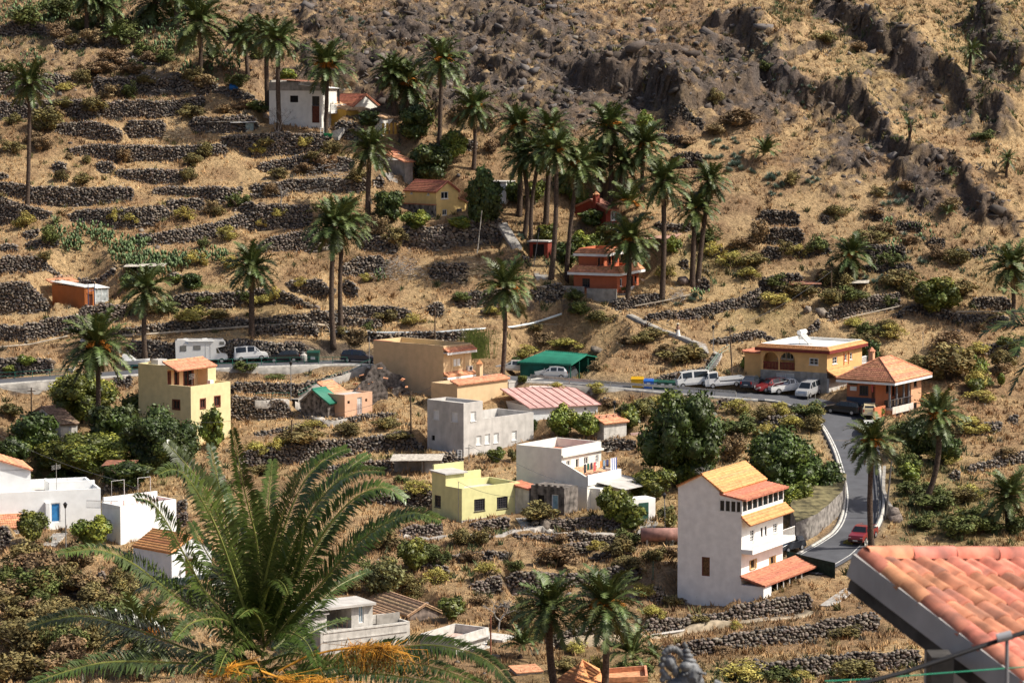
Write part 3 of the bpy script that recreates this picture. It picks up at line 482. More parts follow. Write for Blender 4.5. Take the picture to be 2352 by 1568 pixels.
# road bed
def near_road(Xa, Ya):
    d2 = np.full(Xa.shape, 1e9); zi = np.zeros(Xa.shape); wi = np.ones(Xa.shape)
    for i in range(len(RC)):
        dd = (Xa - RC[i, 0]) ** 2 + (Ya - RC[i, 1]) ** 2; m = dd < d2
        d2 = np.where(m, dd, d2); zi = np.where(m, RC[i, 2], zi); wi = np.where(m, RWK[i], wi)
    return np.sqrt(d2), zi, wi
sel = (gy > 270) & (gy < 400)
dr, zr, wr = near_road(X[sel], Yg[sel]); bl = sstep(wr + 1.6, wr + .5, dr)
Zs = Z[sel]; Zs = Zs * (1 - bl) + (zr - .12) * bl; Z[sel] = Zs
roadm = np.zeros(Z.shape); roadm[sel] = sstep(wr + 1.5, wr + .4, dr)
def T(x, y):
    fx = np.clip((np.asarray(x, float) - GX0) / GS, 0, len(gx) - 1.001); fy = np.clip((np.asarray(y, float) - GY0) / GS, 0, len(gy) - 1.001)
    i = fx.astype(int); j = fy.astype(int); a = fx - i; b = fy - j
    return (Z[j, i] * (1 - a) + Z[j, i + 1] * a) * (1 - b) + (Z[j + 1, i] * (1 - a) + Z[j + 1, i + 1] * a) * b
_scan = np.arange(240, 555, .4)
def G(u, v):
    a, c = ray(u, v); z = CZ + c * _scan; t = T(a * _scan, _scan); hit = np.nonzero(t >= z)[0]
    Y = _scan[hit[0]] if len(hit) else YS(v)
    if len(hit) and hit[0] > 0:
        k = hit[0]; f0 = z[k - 1] - t[k - 1]; f1 = t[k] - z[k]; Y = _scan[k - 1] + .4 * f0 / max(f0 + f1, 1e-6)
    return Vector((a * Y, Y, float(T(a * Y, Y))))
def Tn(x, y):
    e = .6; return Vector((-(float(T(x + e, y)) - float(T(x - e, y))) / (2 * e), -(float(T(x, y + e)) - float(T(x, y - e))) / (2 * e), 1)).normalized()
# ---------------------------------------------------------------- ground colours (what the ground is made of there)
grs = np.array([.50, .35, .185]); grs2 = np.array([.34, .22, .12]); soil = np.array([.22, .15, .10]); rockc = np.array([.115, .088, .070]); rockb = np.array([.135, .12, .115]); grn = np.array([.12, .145, .04]); scr = np.array([.19, .13, .065])
n1 = fbm(X * .045, Yg * .06, 4, 31); n2 = fbm(X * .25, Yg * .3, 4, 41); n3 = fbm(X * 1.3, Yg * 1.3, 3, 51)
gm = np.clip(blobs(GREENM_), 0, 1) * sstep(.35, .6, n2 * .6 + n3 * .4 + .12); sm = np.clip(blobs(SOILM), -1, 1)
gr = np.gradient(Z, GS); steep = np.hypot(gr[0], gr[1])
k = sstep(.38, .62, n2 * .6 + n1 * .4); C = grs * (1 - k[..., None]) + grs2 * k[..., None]
k = sstep(.56, .72, n1 * .5 + n3 * .5) * .7; C = C * (1 - k[..., None]) + scr * k[..., None]
# the lighter straw ridges running down to the right in the upper right
rdg = np.clip(blobs([(1800,90,130,60,.8),(1860,170,80,50,.7),(1930,230,50,40,.7),(2110,80,90,60,.8),(2200,170,70,50,.7),(2060,330,80,40,.6),(1620,40,120,40,.4),(2280,400,60,50,.7),(2000,800,120,30,.5),(1350,640,300,60,.3)]), 0, 1) * (1 - rk)
k = rdg * .8; C = C * (1 - k[..., None]) + grs * 1.05 * k[..., None]
mid = sstep(300, 180, Vsc) * sstep(2000, 1500, Usc) * .75 * sstep(.25, .6, n3); C = C * (1 - mid[..., None]) + soil * mid[..., None]
k = np.clip(sm, 0, 1) * .85; C = C * (1 - k[..., None]) + soil * k[..., None]
k = gm * .75; C = C * (1 - k[..., None]) + grn * k[..., None]
rc = rockc * (1 - id2[..., None] * .5) + rockb * id2[..., None] * .5; rc = rc * (.75 + .5 * n2[..., None])
rc = rc + sstep(.45, .8, n1)[..., None] * np.array([.025, .012, .0])
kr = np.clip(rk * 1.5 - .5 + (n3 - .5) * 2.4 + (n2 - .5) * 1.4, 0, 1) * sstep(0, .25, rk); kr = np.maximum(kr, sstep(1.25, 1.9, steep) * .85)
C = C * (1 - kr[..., None]) + rc * kr[..., None]
kd = sstep(.5, .75, n3) * .35 * (1 - kr) * (.2 + .8 * upper); C = C * (1 - kd[..., None]) + np.array([.17, .105, .06]) * kd[..., None]
k = roadm * .8; C = C * (1 - k[..., None]) + np.array([.2, .16, .12]) * k[..., None]
GRASSY = np.clip(1 - kr - np.clip(sm, 0, 1) - roadm, 0, 1)
def ground_mat():
    m = bpy.data.materials.new('dry_hillside'); m.use_nodes = True; N = m.node_tree.nodes; L = m.node_tree.links; b = N['Principled BSDF']
    b.inputs['Roughness'].default_value = .95; b.inputs['Specular IOR Level'].default_value = .12
    a = N.new('ShaderNodeAttribute'); a.attribute_name = 'tint'; tc = N.new('ShaderNodeTexCoord')
    n = N.new('ShaderNodeTexNoise'); n.inputs['Scale'].default_value = 2.6; n.inputs['Detail'].default_value = 8; n.inputs['Roughness'].default_value = .7; L.new(tc.outputs['Object'], n.inputs['Vector'])
    mr = N.new('ShaderNodeMapRange'); mr.inputs[1].default_value = .3; mr.inputs[2].default_value = .72; mr.inputs[3].default_value = .45; mr.inputs[4].default_value = 1.4; L.new(n.outputs[0], mr.inputs[0])
    h = N.new('ShaderNodeHueSaturation'); L.new(a.outputs['Color'], h.inputs['Color']); L.new(mr.outputs[0], h.inputs['Value'])
    L.new(h.outputs[0], b.inputs['Base Color'])
    n2_ = N.new('ShaderNodeTexNoise'); n2_.inputs['Scale'].default_value = 3.2; n2_.inputs['Detail'].default_value = 9; n2_.inputs['Roughness'].default_value = .75; L.new(tc.outputs['Object'], n2_.inputs['Vector'])
    vo = N.new('ShaderNodeTexVoronoi'); vo.inputs['Scale'].default_value = 1.1; L.new(tc.outputs['Object'], vo.inputs['Vector']); ad = N.new('ShaderNodeMath'); ad.operation = 'ADD'; L.new(n2_.outputs[0], ad.inputs[0]); mu = N.new('ShaderNodeMath'); mu.operation = 'MULTIPLY'; mu.inputs[1].default_value = .45; L.new(vo.outputs['Distance'], mu.inputs[0]); L.new(mu.outputs[0], ad.inputs[1])
    bp = N.new('ShaderNodeBump'); bp.inputs['Strength'].default_value = 1; bp.inputs['Distance'].default_value = .45; L.new(ad.outputs[0], bp.inputs['Height']); L.new(bp.outputs[0], b.inputs['Normal'])
    return m
GMAT = ground_mat()
ny, nx = Z.shape; idx = np.arange(ny * nx).reshape(ny, nx)
q4 = np.stack([idx[:-1, :-1], idx[:-1, 1:], idx[1:, 1:], idx[1:, :-1]], -1).reshape(-1, 4)
jit = rk * sstep(.1, .5, rk); V_ = np.stack([X + jit * (fbm(X * .9, Z * .9 + Yg * .3, 3, 101) - .5) * 1.3, Yg + jit * (fbm(X * .8 + 50, Z * 1.1, 3, 111) - .5) * 2.0, Z], -1).reshape(-1, 3)
me = npmesh('hillside', V_, q4, GMAT, C.reshape(-1, 3)); tag(link('hillside', me), kind='structure')
# the ground nearer, farther and to both sides, as one coarse sheet that stops under the fine one
cx = np.unique(np.concatenate([np.linspace(-900, GX0 - 0, 24), [GX0 + 2], np.linspace(GX0 + 2, GX1 - 2, 12), [GX1 - 2], np.linspace(GX1, 900, 24)]))
cy = np.unique(np.concatenate([np.linspace(-300, 220, 30), [GY0, GY0 + 2], np.linspace(GY0 + 2, GY1 - 2, 40), [GY1 - 2, GY1], np.linspace(570, 1100, 14)]))
CX, CY = np.meshgrid(cx, cy); CZZ = S(CY) + (fbm(CX * .02, CY * .02, 3, 2) - .5) * 6 * np.clip((np.abs(CX) - GX1) / 60, 0, 1)
ins = (CX > GX0 + 1) & (CX < GX1 - 1) & (CY > GY0 + 1) & (CY < GY1 - 1); CZZ = np.where(ins, CZZ - 14, CZZ)
edge = (~ins) & (CX >= GX0 - .1) & (CX <= GX1 + .1) & (CY >= GY0 - .1) & (CY <= GY1 + .1); CZZ = np.where(edge, T(CX, CY) - .02, CZZ)
n_, m_ = CX.shape; id_ = np.arange(n_ * m_).reshape(n_, m_)
q_ = np.stack([id_[:-1, :-1], id_[:-1, 1:], id_[1:, 1:], id_[1:, :-1]], -1).reshape(-1, 4)
me = npmesh('valley_ground', np.stack([CX, CY, CZZ], -1).reshape(-1, 3), q_, GMAT, np.tile(np.array([[.36, .25, .13]]), (n_ * m_, 1))); tag(link('valley_ground', me), kind='structure')
# ---------------------------------------------------------------- road surface, painted edge lines
ASPH = mat('asphalt', (0.085, 0.088, 0.098), .9, .10, .6, .01, stain=.35, stain_col=(.05, .05, .055), bscale=30)
PAINT = mat('road_paint', (0.55, 0.55, 0.52), .8, .2, 3)
def strip(a, b, dz, nm, m, i0=0, i1=150):
    # each cross-section a(i), b(i) are offsets along the road normal
    V = []; k = 5; seg = range(i0, i1)
    for i in seg:
        for j in range(k):
            o = a(i) + (b(i) - a(i)) * j / (k - 1); x, y = RC[i, :2] + RN[i] * o; V.append((x, y, RC[i, 2] + dz))
    n = len(list(seg)); Q = [(i * k + j, i * k + j + 1, (i + 1) * k + j + 1, (i + 1) * k + j) for i in range(n - 1) for j in range(k - 1)]
    return link(nm, npmesh(nm, V, Q, m))
rd_o = tag(strip(lambda i: -RWK[i] - .5, lambda i: RWK[i] + .5, .02, 'road', ASPH), kind='structure')
i_b = int(149 * .66)
ln = strip(lambda i: -RWK[i] + .12, lambda i: -RWK[i] + .26, .026, 'edge_line', PAINT, i_b); ln.parent = rd_o
ln = strip(lambda i: RWK[i] - .2, lambda i: RWK[i] - .08, .026, 'edge_line', PAINT, int(149 * .84)); ln.parent = rd_o
GROUNDC = C
# ================================================================ dry stone walls
def ico():
    t = (1 + 5 ** .5) / 2
    v = np.array([(-1,t,0),(1,t,0),(-1,-t,0),(1,-t,0),(0,-1,t),(0,1,t),(0,-1,-t),(0,1,-t),(t,0,-1),(t,0,1),(-t,0,-1),(-t,0,1)], float); v /= np.linalg.norm(v[0])
    f = np.array([(0,11,5),(0,5,1),(0,1,7),(0,7,10),(0,10,11),(1,5,9),(5,11,4),(11,10,2),(10,7,6),(7,1,8),(3,9,4),(3,4,2),(3,2,6),(3,6,8),(3,8,9),(4,9,5),(2,4,11),(6,2,10),(8,6,7),(9,8,1)])
    return v, f
IV, IF = ico(); STV = []
for i in range(14):
    v = IV * RNG.uniform(.75, 1.3, (12, 1)) + RNG.normal(0, .13, (12, 3)); v = np.clip(v, -.66, .66) / .7
    for _k in range(3):
        nn_ = RNG.normal(0, 1, 3); nn_ /= np.linalg.norm(nn_); dd = v @ nn_; v = v - np.clip(dd - RNG.uniform(.45, .75), 0, None)[:, None] * nn_
    STV.append(v)
STV = np.array(STV)
STONE = mat('wall_stone', (1, 1, 1), .92, .18, 3, .03, spec=.15, attr='tint', bscale=8)
STONEO = mat('basalt_stone', (0.185, 0.155, 0.13), .92, .3, 3, .03, spec=.15, objvar=.45, bscale=8)
STCOLS = np.array([(.14,.12,.105),(.21,.175,.145),(.28,.235,.19),(.09,.08,.073),(.22,.165,.12),(.34,.30,.25),(.15,.14,.135)])
def stone_cloud(c, sz, rz, tilt=.25, cols=STCOLS, dark=1.0):
    n = len(c); tv = STV[RNG.integers(0, 14, n)] * sz[:, None, :]
    a = RNG.normal(0, tilt, n); ca, sa = np.cos(a)[:, None], np.sin(a)[:, None]
    x, z = tv[..., 0] * ca - tv[..., 2] * sa, tv[..., 0] * sa + tv[..., 2] * ca; y = tv[..., 1]
    cr, sr = np.cos(rz)[:, None], np.sin(rz)[:, None]
    V = np.stack([x * cr - y * sr, x * sr + y * cr, z], -1) + c[:, None, :]
    Fc = (IF[None] + (np.arange(n) * 12)[:, None, None]).reshape(-1, 3)
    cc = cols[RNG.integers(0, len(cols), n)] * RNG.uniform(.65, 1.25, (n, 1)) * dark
    return V.reshape(-1, 3), Fc, np.repeat(cc, 12, 0)
SMESH = []
for i in range(14): SMESH.append(npmesh('stone', STV[i], IF, STONEO))
CORE = mat('gap_shade_core', (0.03, 0.026, 0.024), .95, .3, 4)  # near-black backing paints the shade in the gaps between stones
IND_LEFT = 3600
def stone_wall(q, label, name='stone_wall', big=1.0, indiv=0, wall_shade=1.0, mason=False):
    xs = np.arange(q[0][0] + .15, q[-1][0] - .15, .25)
    if len(xs) < 3: xs = np.linspace(q[0][0], q[-1][0], 3)
    y, h = wall_y(q, xs); zt = T(xs, y + .55); zb = T(xs, y - .45); 
    jag = (fbm(xs * .9 + q[0][1], xs * 0, 3, 5) - .45) * (.5 if not mason else .05)
    top = zt + .06 + jag * .6; bot = np.minimum(zb, zt - .3) - .15
    loc = (float(xs.mean()), float(y.mean()), float(bot.min()))
    root = empty(name, loc); tag(root, label, 'wall', kind='thing')
    V = []; Q = []
    for i in range(len(xs)): V += [(xs[i], y[i] - .12, bot[i]), (xs[i], y[i] + .04, top[i] - .1), (xs[i], y[i] + .5, top[i] - .12), (xs[i], y[i] + .5, bot[i])]
    n = len(xs); Q = [(i * 4 + a, (i + 1) * 4 + a, (i + 1) * 4 + b, i * 4 + b) for i in range(n - 1) for a, b in ((0, 1), (1, 2), (2, 3))]
    o = link('core', npmesh('core', np.array(V) - loc, Q, CORE), root)
    # courses
    C = []; Sz = []; dx = np.gradient(xs); ang = []
    x = xs[0]
    sw = .33 * big; step = sw * .8
    slopes = np.gradient(y, xs)
    H = float((top - bot).max()); rows = max(2, int(H / (.24 * big)) + 1)
    for r in range(rows):
        px = xs[0] + RNG.uniform(0, .3)
        while px < xs[-1]:
            w_ = sw * RNG.uniform(.55, 1.5) ; hh = .24 * big * RNG.uniform(.8, 1.35)
            b_ = np.interp(px, xs, bot); t_ = np.interp(px, xs, top); z = b_ + .1 + r * .235 * big + RNG.normal(0, .04)
            if z < t_ + RNG.uniform(-.12, .1):
                s_ = np.interp(px, xs, slopes); fr = (z - b_) / max(t_ - b_, .3)
                C.append((px, np.interp(px, xs, y) - .16 + .14 * fr + RNG.normal(0, .07 if not mason else .015), z)); Sz.append((w_ * .6, .2, hh * .62)); ang.append(math.atan(s_))
            px += w_ * 1.05
    for px in np.arange(xs[0], xs[-1], .38 * big):      # loose cap stones
        C.append((px + RNG.uniform(-.1, .1), np.interp(px, xs, y) + RNG.uniform(.05, .3), np.interp(px, xs, top) + RNG.uniform(-.08, .06))); Sz.append((.2 * big, .18, .13)); ang.append(RNG.uniform(-1, 1))
    if not mason:
        for px in xs[::4]:                                  # fallen ones at the foot
            if RNG.random() < .5: C.append((px, np.interp(px, xs, y) - RNG.uniform(.3, 1.0), T(px, np.interp(px, xs, y) - .6) + .02)); Sz.append((.17, .15, .11)); ang.append(RNG.uniform(-2, 2))
    C = np.array(C, float) - loc; Sz = np.array(Sz); ang = np.array(ang, float)
    if mason: Sz[:, :] *= (1.05, .75, 1.05)
    k = 0
    if indiv:
        order = np.argsort(-Sz[:, 0] * Sz[:, 2]); k = min(indiv, len(C))
        for i in order[:k]:
            link('stone', SMESH[i % 14], root, C[i], (RNG.normal(0, .2), RNG.normal(0, .2), ang[i]), Sz[i])
        rest = order[k:]
    else: rest = np.arange(len(C))
    if len(rest):
        v, f, c = stone_cloud(C[rest], Sz[rest], ang[rest], dark=wall_shade)
        tag(link('stones', npmesh('stones', v, f, STONE, c), root), kind='stuff')
    return root
CC = [(q, i) for i, q in enumerate(WW)]

MAS = {52, 38, 98}
for q, i in CC:
    L = q[-1][0] - q[0][0]; hm = max(p[2] for p in q); um = sum(p[3] for p in q) / len(q); vm = sum(p[4] for p in q) / len(q); um = min(max(um, 5), 2347)
    head = ('long' if L > 17 else 'short' if L < 6.5 else 'middling') + (' low' if hm < 1.3 else ' tall' if hm > 2.3 else '') + ' dry stone terrace wall'
    ind = 0
    if vm > 1180 and hm > .9: ind = 230
    elif hm > 1.5 and L > 7: ind = 60
    wall_shade = .62 if (um > 1300 and vm < 660) else .85 if um > 1300 else 1.05  # shade on right-hand walls turned from the sun, put into stone tint
    stone_wall(q, where(um, vm, head), indiv=ind, wall_shade=wall_shade, mason=i in MAS, big=1.25 if i == 38 else 1.0)
# mortared wall above the parking bay
def wall_px(pts, th=.4):
    q = []
    for u, vt, vb in pts:
        vm = (vt + vb) / 2; Y = YS(vm); p = P(u, vm, Y); q.append((p.x, Y, (vb - vt) / F * Y, u, vm, (vt, vb)))
    return q
for q, lb in zip(CW, ('grey concrete retaining wall along the road below the bins', 'plastered grey retaining wall under the green road railing', 'cracked concrete bank wall under the road at the left edge')):
    xs = np.arange(q[0][0], q[-1][0], .5); y, h = wall_y(q, xs); zt = T(xs, y + .55) + .06; zb = np.minimum(T(xs, y - .5), zt - .4) - .3
    V = []; 
    for i in range(len(xs)): V += [(xs[i], y[i] - .22 - .04 * math.sin(i), zb[i]), (xs[i], y[i] - .1, zt[i]), (xs[i], y[i] + .5, zt[i]), (xs[i], y[i] + .5, zb[i])]
    n = len(xs); Q = [(i * 4 + a, (i + 1) * 4 + a, (i + 1) * 4 + b, i * 4 + b) for i in range(n - 1) for a, b in ((0, 1), (1, 2), (2, 3))]
    tag(link('retaining_wall', npmesh('retaining_wall', V, Q, CONC)), lb, 'wall', kind='thing')
# ================================================================ palms
LEAFP = mat('palm_leaf', (0.080, 0.108, 0.030), .5, .28, 2, spec=.35, objvar=.34)
LEAFPD = mat('dry_palm_leaf', (0.22, 0.16, 0.075), .7, .25, 2, spec=.2, objvar=.25)
RACH = mat('palm_rachis', (0.24, 0.24, 0.085), .6, .2, 3)
TRUNK = mat('palm_trunk', (0.085, 0.062, 0.048), .95, .3, 6, .04, spec=.1, bscale=9)
DATE = mat('orange_date_stalks', (0.62, 0.24, 0.035), .7, .3, 6)
def frond_curve(L, lift, droop, n=9):
    pts = []; x = z = 0; a = lift
    for i in range(n):
        pts.append((x, 0, z)); x += math.cos(a) * L / (n - 1); z += math.sin(a) * L / (n - 1); a -= droop / (n - 1) * (1.5 * i / (n - 1) + .4)
    return pts
def frond_mesh(L, lift, droop, seed, n=9, npair=24, lw=.075, ll=.66):
    rng = random.Random(seed); pts = [Vector(p) for p in frond_curve(L, lift, droop, n)]; V = []; Fs = []; mi = []
    def at(t):
        f = t * (n - 1); i = min(int(f), n - 2); return pts[i].lerp(pts[i + 1], f - i), (pts[i + 1] - pts[i]).normalized()
    for i in range(n - 1):
        r0, r1 = .035 * (1 - i / n) + .008, .035 * (1 - (i + 1) / n) + .006; a, b = pts[i], pts[i + 1]; k = len(V)
        V += [a + Vector((0, r0, 0)), a - Vector((0, r0, 0)), b - Vector((0, r1, 0)), b + Vector((0, r1, 0))]; Fs.append((k, k + 1, k + 2)); Fs.append((k, k + 2, k + 3)); mi += [1, 1]
    for j in range(npair):
        t = .1 + .9 * j / (npair - 1); p, d = at(min(t, .999)); ln = ll * (math.sin(math.pi * min(1, t * .86 + .14)) ** .5) * rng.uniform(.85, 1.1)
        up = Vector((-d.z, 0, d.x))
        for s in (-1, 1):
            dr = (Vector((0, s, 0)) * .78 + d * rng.uniform(.45, .75) + up * rng.uniform(.05, .45) - Vector((0, 0, rng.uniform(0, .3)))).normalized(); e = p + dr * ln; k = len(V)
            V += [p - d * lw, p + d * lw * 1.2, e]; Fs.append((k, k + 1, k + 2)); mi.append(0)
    return np.array([tuple(v) for v in V]), np.array(Fs), mi
FM = []
for i, (lift, droop) in enumerate([(1.2, .75), (1.2, 1.1), (.9, 1.2), (.75, 1.6), (.5, 1.4), (.3, 1.5), (.05, 1.1), (-.3, .85), (-.8, .5)]):
    v, f, mi = frond_mesh(3.1, lift, droop, i); FM.append(npmesh('frond', v, f, [LEAFP, RACH], mi=mi))
v, f, mi = frond_mesh(2.3, -.9, .5, 77, npair=14, ll=.4); FDEAD = npmesh('dead_frond', v, f, [LEAFPD, RACH], mi=mi)
def fruit_mesh(seed):
    rng = random.Random(seed); m = MB()
    for i in range(34):
        a = rng.gauss(0, .28); l = rng.uniform(.5, 1.0); q = [Vector((.15, 0, 0)), Vector((.15 + l * .6, math.sin(a) * l * .5, .22)), Vector((.2 + l, math.sin(a) * l * .8, -.25 * rng.random()))]
        m.tube(q, [.03, .024, .02], 3, False)
    o = m.build('fruit_stalks', DATE); me = o.data; bpy.data.objects.remove(o); return me
FRU = [fruit_mesh(1), fruit_mesh(2)]
def trunk_mb(p0, p1, r0, r1, seed, bow=0):
    rng = random.Random(seed); m = MB(); n = max(5, int((p1 - p0).length / .8)); pts = []; rs = []; side = Vector((bow, 0, 0))
    for i in range(n + 1):
        t = i / n; pts.append(p0.lerp(p1, t) + side * math.sin(t * math.pi)); rs.append((r0 * (1 - t) + r1 * t) * (1 + .06 * rng.uniform(-1, 1)) * (1 + .35 * math.exp(-t * 9)))
    m.tube(pts, rs, 9); return m
def palm(i, ub, vb, uc, vc, wd, fruit, label, group=None):
    base = G(ub, min(vb, 1562)) if vb < 1562 else PS(ub, vb)
    if ub == 643: base = P(642, 292, FR['hilltop'][0].y - 3); 
    if ub == 615: base = P(615, 248, FR['hilltop'][0].y + 6)
    if ub == 748: base = P(748, 308, FR['hilltop'][0].y - 2.5)
    if vb >= 1562: base.z = float(S(base.y))
    cr = P(uc, vc, base.y); H = cr.z - base.z; sc = wd * base.y / F / 4.9; rng = random.Random(i * 13 + 5)
    root = empty('palm_tree', base); tag(root, label, 'palm tree', group)
    d = cr - base; short = H < 2.2 * sc
    bow = {23: -.6, 22: .6, 45: .8, 38: .5}.get(i, rng.uniform(-.35, .35))
    if H > .8 and not short:
        r = (.30 if wd > 60 else .2) * (.85 + .3 * ((i * 37) % 10) / 10)
        tr = trunk_mb(Vector((0, 0, -.6)), d - Vector((0, 0, .2 * sc)), r * 1.15, r * .95, i, bow * min(1, H / 8)).build('trunk', TRUNK, root, True)
        m = MB(); m.lathe([(r * .9, -1.1), (r * 1.5, -.5), (r * 1.75, -.1), (r * 1.1, .5), (.05, .8)], 9, d); m.build('crown_shaft', TRUNK, root, True)
    else:
        m = MB(); m.lathe([(.3 * sc, -.8), (.42 * sc, 0), (.1, .5 * sc)], 8, (0, 0, 0)); m.build('trunk', TRUNK, root, True); d = Vector((0, 0, .3 * sc)) if H < .8 else d
    nf = 20 if wd < 45 else 34 if (short or wd < 75) else 72
    for k in range(nf):
        t = (k + .5) / nf
        idx = min(8, int(t ** .9 * 9)); 
        if short: idx = min(5, int(t * 6))
        a = k * 2.39996 + rng.uniform(-.3, .3); s = sc * rng.uniform(.85, 1.12)
        o = link('frond', FM[idx], root, d + Vector((math.cos(a) * .12, math.sin(a) * .12, .15 - .3 * t)) * sc, (rng.uniform(-.35, .35), rng.uniform(-.18, .18), a), (s, s, s))
    if not short and wd > 80:
        for k in range(8):
            a = rng.uniform(0, 6.28); link('dead_frond', FDEAD, root, d + Vector((0, 0, -.35 * sc)), (0, rng.uniform(-.1, .35), a), (sc * .9,) * 3)
    if fruit:
        for k in range(5): 
            a = -math.pi / 2 + rng.uniform(-1.5, 1.9); link('fruit_stalks', FRU[k % 2], root, d + Vector((0, 0, .15 * sc)), (0, rng.uniform(-.5, .35), a), (sc * rng.uniform(.75, 1.15),) * 3)
    return root
for i, (ub, vb, uc, vc, wd) in enumerate(PALMS):
    hpx = vb - vc; sz = 'tall' if hpx > 150 else 'short' if hpx > 30 else 'stemless young'
    ex = ' with orange fruit stalks' if i in FRUIT else ''
    lean = ' leaning' if abs(ub - uc) > 25 else ''
    palm(i, ub, vb, uc, vc, wd, i in FRUIT, where(min(max(uc, 4), 2348), max(vc, 4) if vc < 1500 else 1500, sz + lean + ' palm' + (ex if len(ex) and i % 2 else '')), 'canary palms on the hillside')
# ================================================================ leafy crowns
def leaf_cloud(seed, n, lobes, leaf=.17, flat=.8, tall=1.0, spread=.62, droop=.0):
    """a crown of unit width: leaf quads gathered on lobes, foot at z=0"""
    r = np.random.default_rng(seed); lc = r.normal(0, 1, (lobes, 3)); lc /= np.linalg.norm(lc, axis=1)[:, None]; lc *= (r.random((lobes, 1)) ** (.4 if lobes < 40 else .22)) * spread * (.5 if lobes < 40 else .62) * (1 + r.normal(0, .06, (lobes, 1)))
    lc[:, 2] = lc[:, 2] * .95 + .24; lr = r.uniform(.11, .2, lobes) if lobes < 40 else r.uniform(.12, .165, lobes); V = []; li = r.integers(0, lobes, n); d = r.normal(0, 1, (n, 3)); d[:, 2] += .15; d /= np.linalg.norm(d, axis=1)[:, None]
    p = lc[li] + d * (lr[li] * r.uniform(.55, 1.06, n))[:, None]; nn = d + r.normal(0, .55, (n, 3)); nn /= np.linalg.norm(nn, axis=1)[:, None]
    a = np.cross(nn, r.normal(0, 1, (n, 3))); a /= np.linalg.norm(a, axis=1)[:, None]; b = np.cross(nn, a); s = (leaf * .1 * r.uniform(.6, 1.5, n))[:, None]
    q = np.stack([p - a * s, p + b * s * .55, p + a * s, p - b * s * .55], 1); z = q[..., 2]; q[..., 2] = (z + .16) * tall * .92
    yl = r.random((lobes, 1)) ** 3; tint = (r.uniform(.6, 1.4, (lobes, 1)) * (np.ones((1, 3)) + yl * np.array([[.9, .5, .1]])))[li] * r.uniform(.65, 1.4, (n, 1))
    return q.reshape(-1, 3), np.arange(n * 4).reshape(-1, 4), np.repeat(tint, 4, 0), lc, lr
FOL = [mat('leaf_olive_green', (.095, .115, .022), .5, .25, 2, spec=.35, attr='tint', objvar=.15), mat('leaf_dark_green', (.048, .075, .018), .5, .25, 2, spec=.35, attr='tint', objvar=.15),
       mat('leaf_fresh_green', (.12, .16, .028), .5, .25, 2, spec=.35, attr='tint', objvar=.15), mat('leaf_deep_green', (.045, .073, .013), .5, .25, 2, spec=.35, attr='tint', objvar=.1),
       mat('leaf_grey_olive', (.13, .13, .05), .6, .25, 2, spec=.25, attr='tint', objvar=.15), mat('reed_green', (.15, .19, .04), .6, .25, 2, attr='tint', objvar=.1)]
BARK = mat('tree_bark', (.11, .085, .06), .95, .3, 4, .02)
CR = {}
def crown_mesh(kind, var, n, leaf):
    k = (kind, var, n)
    if k not in CR:
        v, f, c, lc, lr = leaf_cloud(100 + kind * 7 + var, n, 64 if n > 6000 else 30 if n > 2000 else 18, leaf)
        me = npmesh('crown', v, f, FOL[kind], c)
        iv = (IV[None] * (lr[:, None, None] * .8) + lc[:, None, :]); iv[..., 2] = (iv[..., 2] + .16) * .92; nf_ = (IF[None] + (np.arange(len(lc)) * 12)[:, None, None]).reshape(-1, 3)
        mi = npmesh('inner_foliage', iv.reshape(-1, 3), nf_, FOL[kind], np.full((len(lc) * 12, 3), .8)); CR[k] = (me, mi)
    return CR[k]
NAMES = ['olive green leafy', 'dark green leafy', 'fresh green leafy', 'dense deep green', 'sparse grey green', 'reedy bright green']
def tree(i, u, vb, wpx, hpx, kind):
    base = G(u, min(vb, 1560)); s = F / base.y; W = wpx / s; H = hpx / s; big = W > 4.2
    root = empty('leafy_tree' if H > 2.6 else 'leafy_shrub', base)
    tag(root, where(min(max(u, 5), 2347), vb - hpx / 2, NAMES[kind] + (' tree' if H > 2.6 else ' shrub')), 'tree' if H > 2.6 else 'shrub')
    rng = random.Random(i); n = 15000 if W > 8 else 6000 if big else 2200; leaf = .20 if W > 8 else .32 if big else .5
    if kind == 4: n = n // 2
    m = MB(); m.tube([(0, 0, -.5), (rng.uniform(-.2, .2), 0, H * .3), (0, 0, H * .6)], [W * .035, W * .028, W * .012], 7)
    for k in range(5):
        a = k * 1.3 + rng.random(); m.tube([(0, 0, H * (.15 + .05 * k)), (math.cos(a) * W * .16, math.sin(a) * W * .16, H * .45), (math.cos(a) * W * .3, math.sin(a) * W * .3, H * .68)], [W * .02, W * .012, W * .005], 5)
    m.build('trunk', BARK, root)
    if kind == 5:
        mm = MB(); 
        for k in range(260):
            x, y = rng.gauss(0, W * .22), rng.gauss(0, W * .15); h = H * rng.uniform(.6, 1.05); t = rng.uniform(-.4, .4); mm.quad((x, y, 0), (x + .05, y, 0), (x + t + .04, y + .2, h), (x + t, y + .2, h))
            for j in range(4): zz = h * rng.uniform(.4, 1); mm.quad((x + t * .7, y, zz), (x + t * .7 + .05, y, zz + .05), (x + t + rng.uniform(-.7, .7), y - .2, zz + .25))
        tint = np.ones((len(mm.v), 3)); mo = npmesh('reeds', mm.v, [f if len(f) == 4 else (*f, f[2]) for f in mm.f], FOL[5], tint); tag(link('reeds', mo, root), kind='stuff'); return
    me, mi = crown_mesh(kind, i % 3, n, leaf); rz = rng.uniform(0, 6.28); sxy = W / .92; sz = H / .80
    link('crown', me, root, (0, 0, H * .04), (0, 0, rz), (sxy, sxy * .9, sz)); 
    if kind != 4: link('inner_foliage', mi, root, (0, 0, H * .04), (0, 0, rz), (sxy * .97, sxy * .87, sz * .97))
for i, t in enumerate(TREES): tree(i, *t)
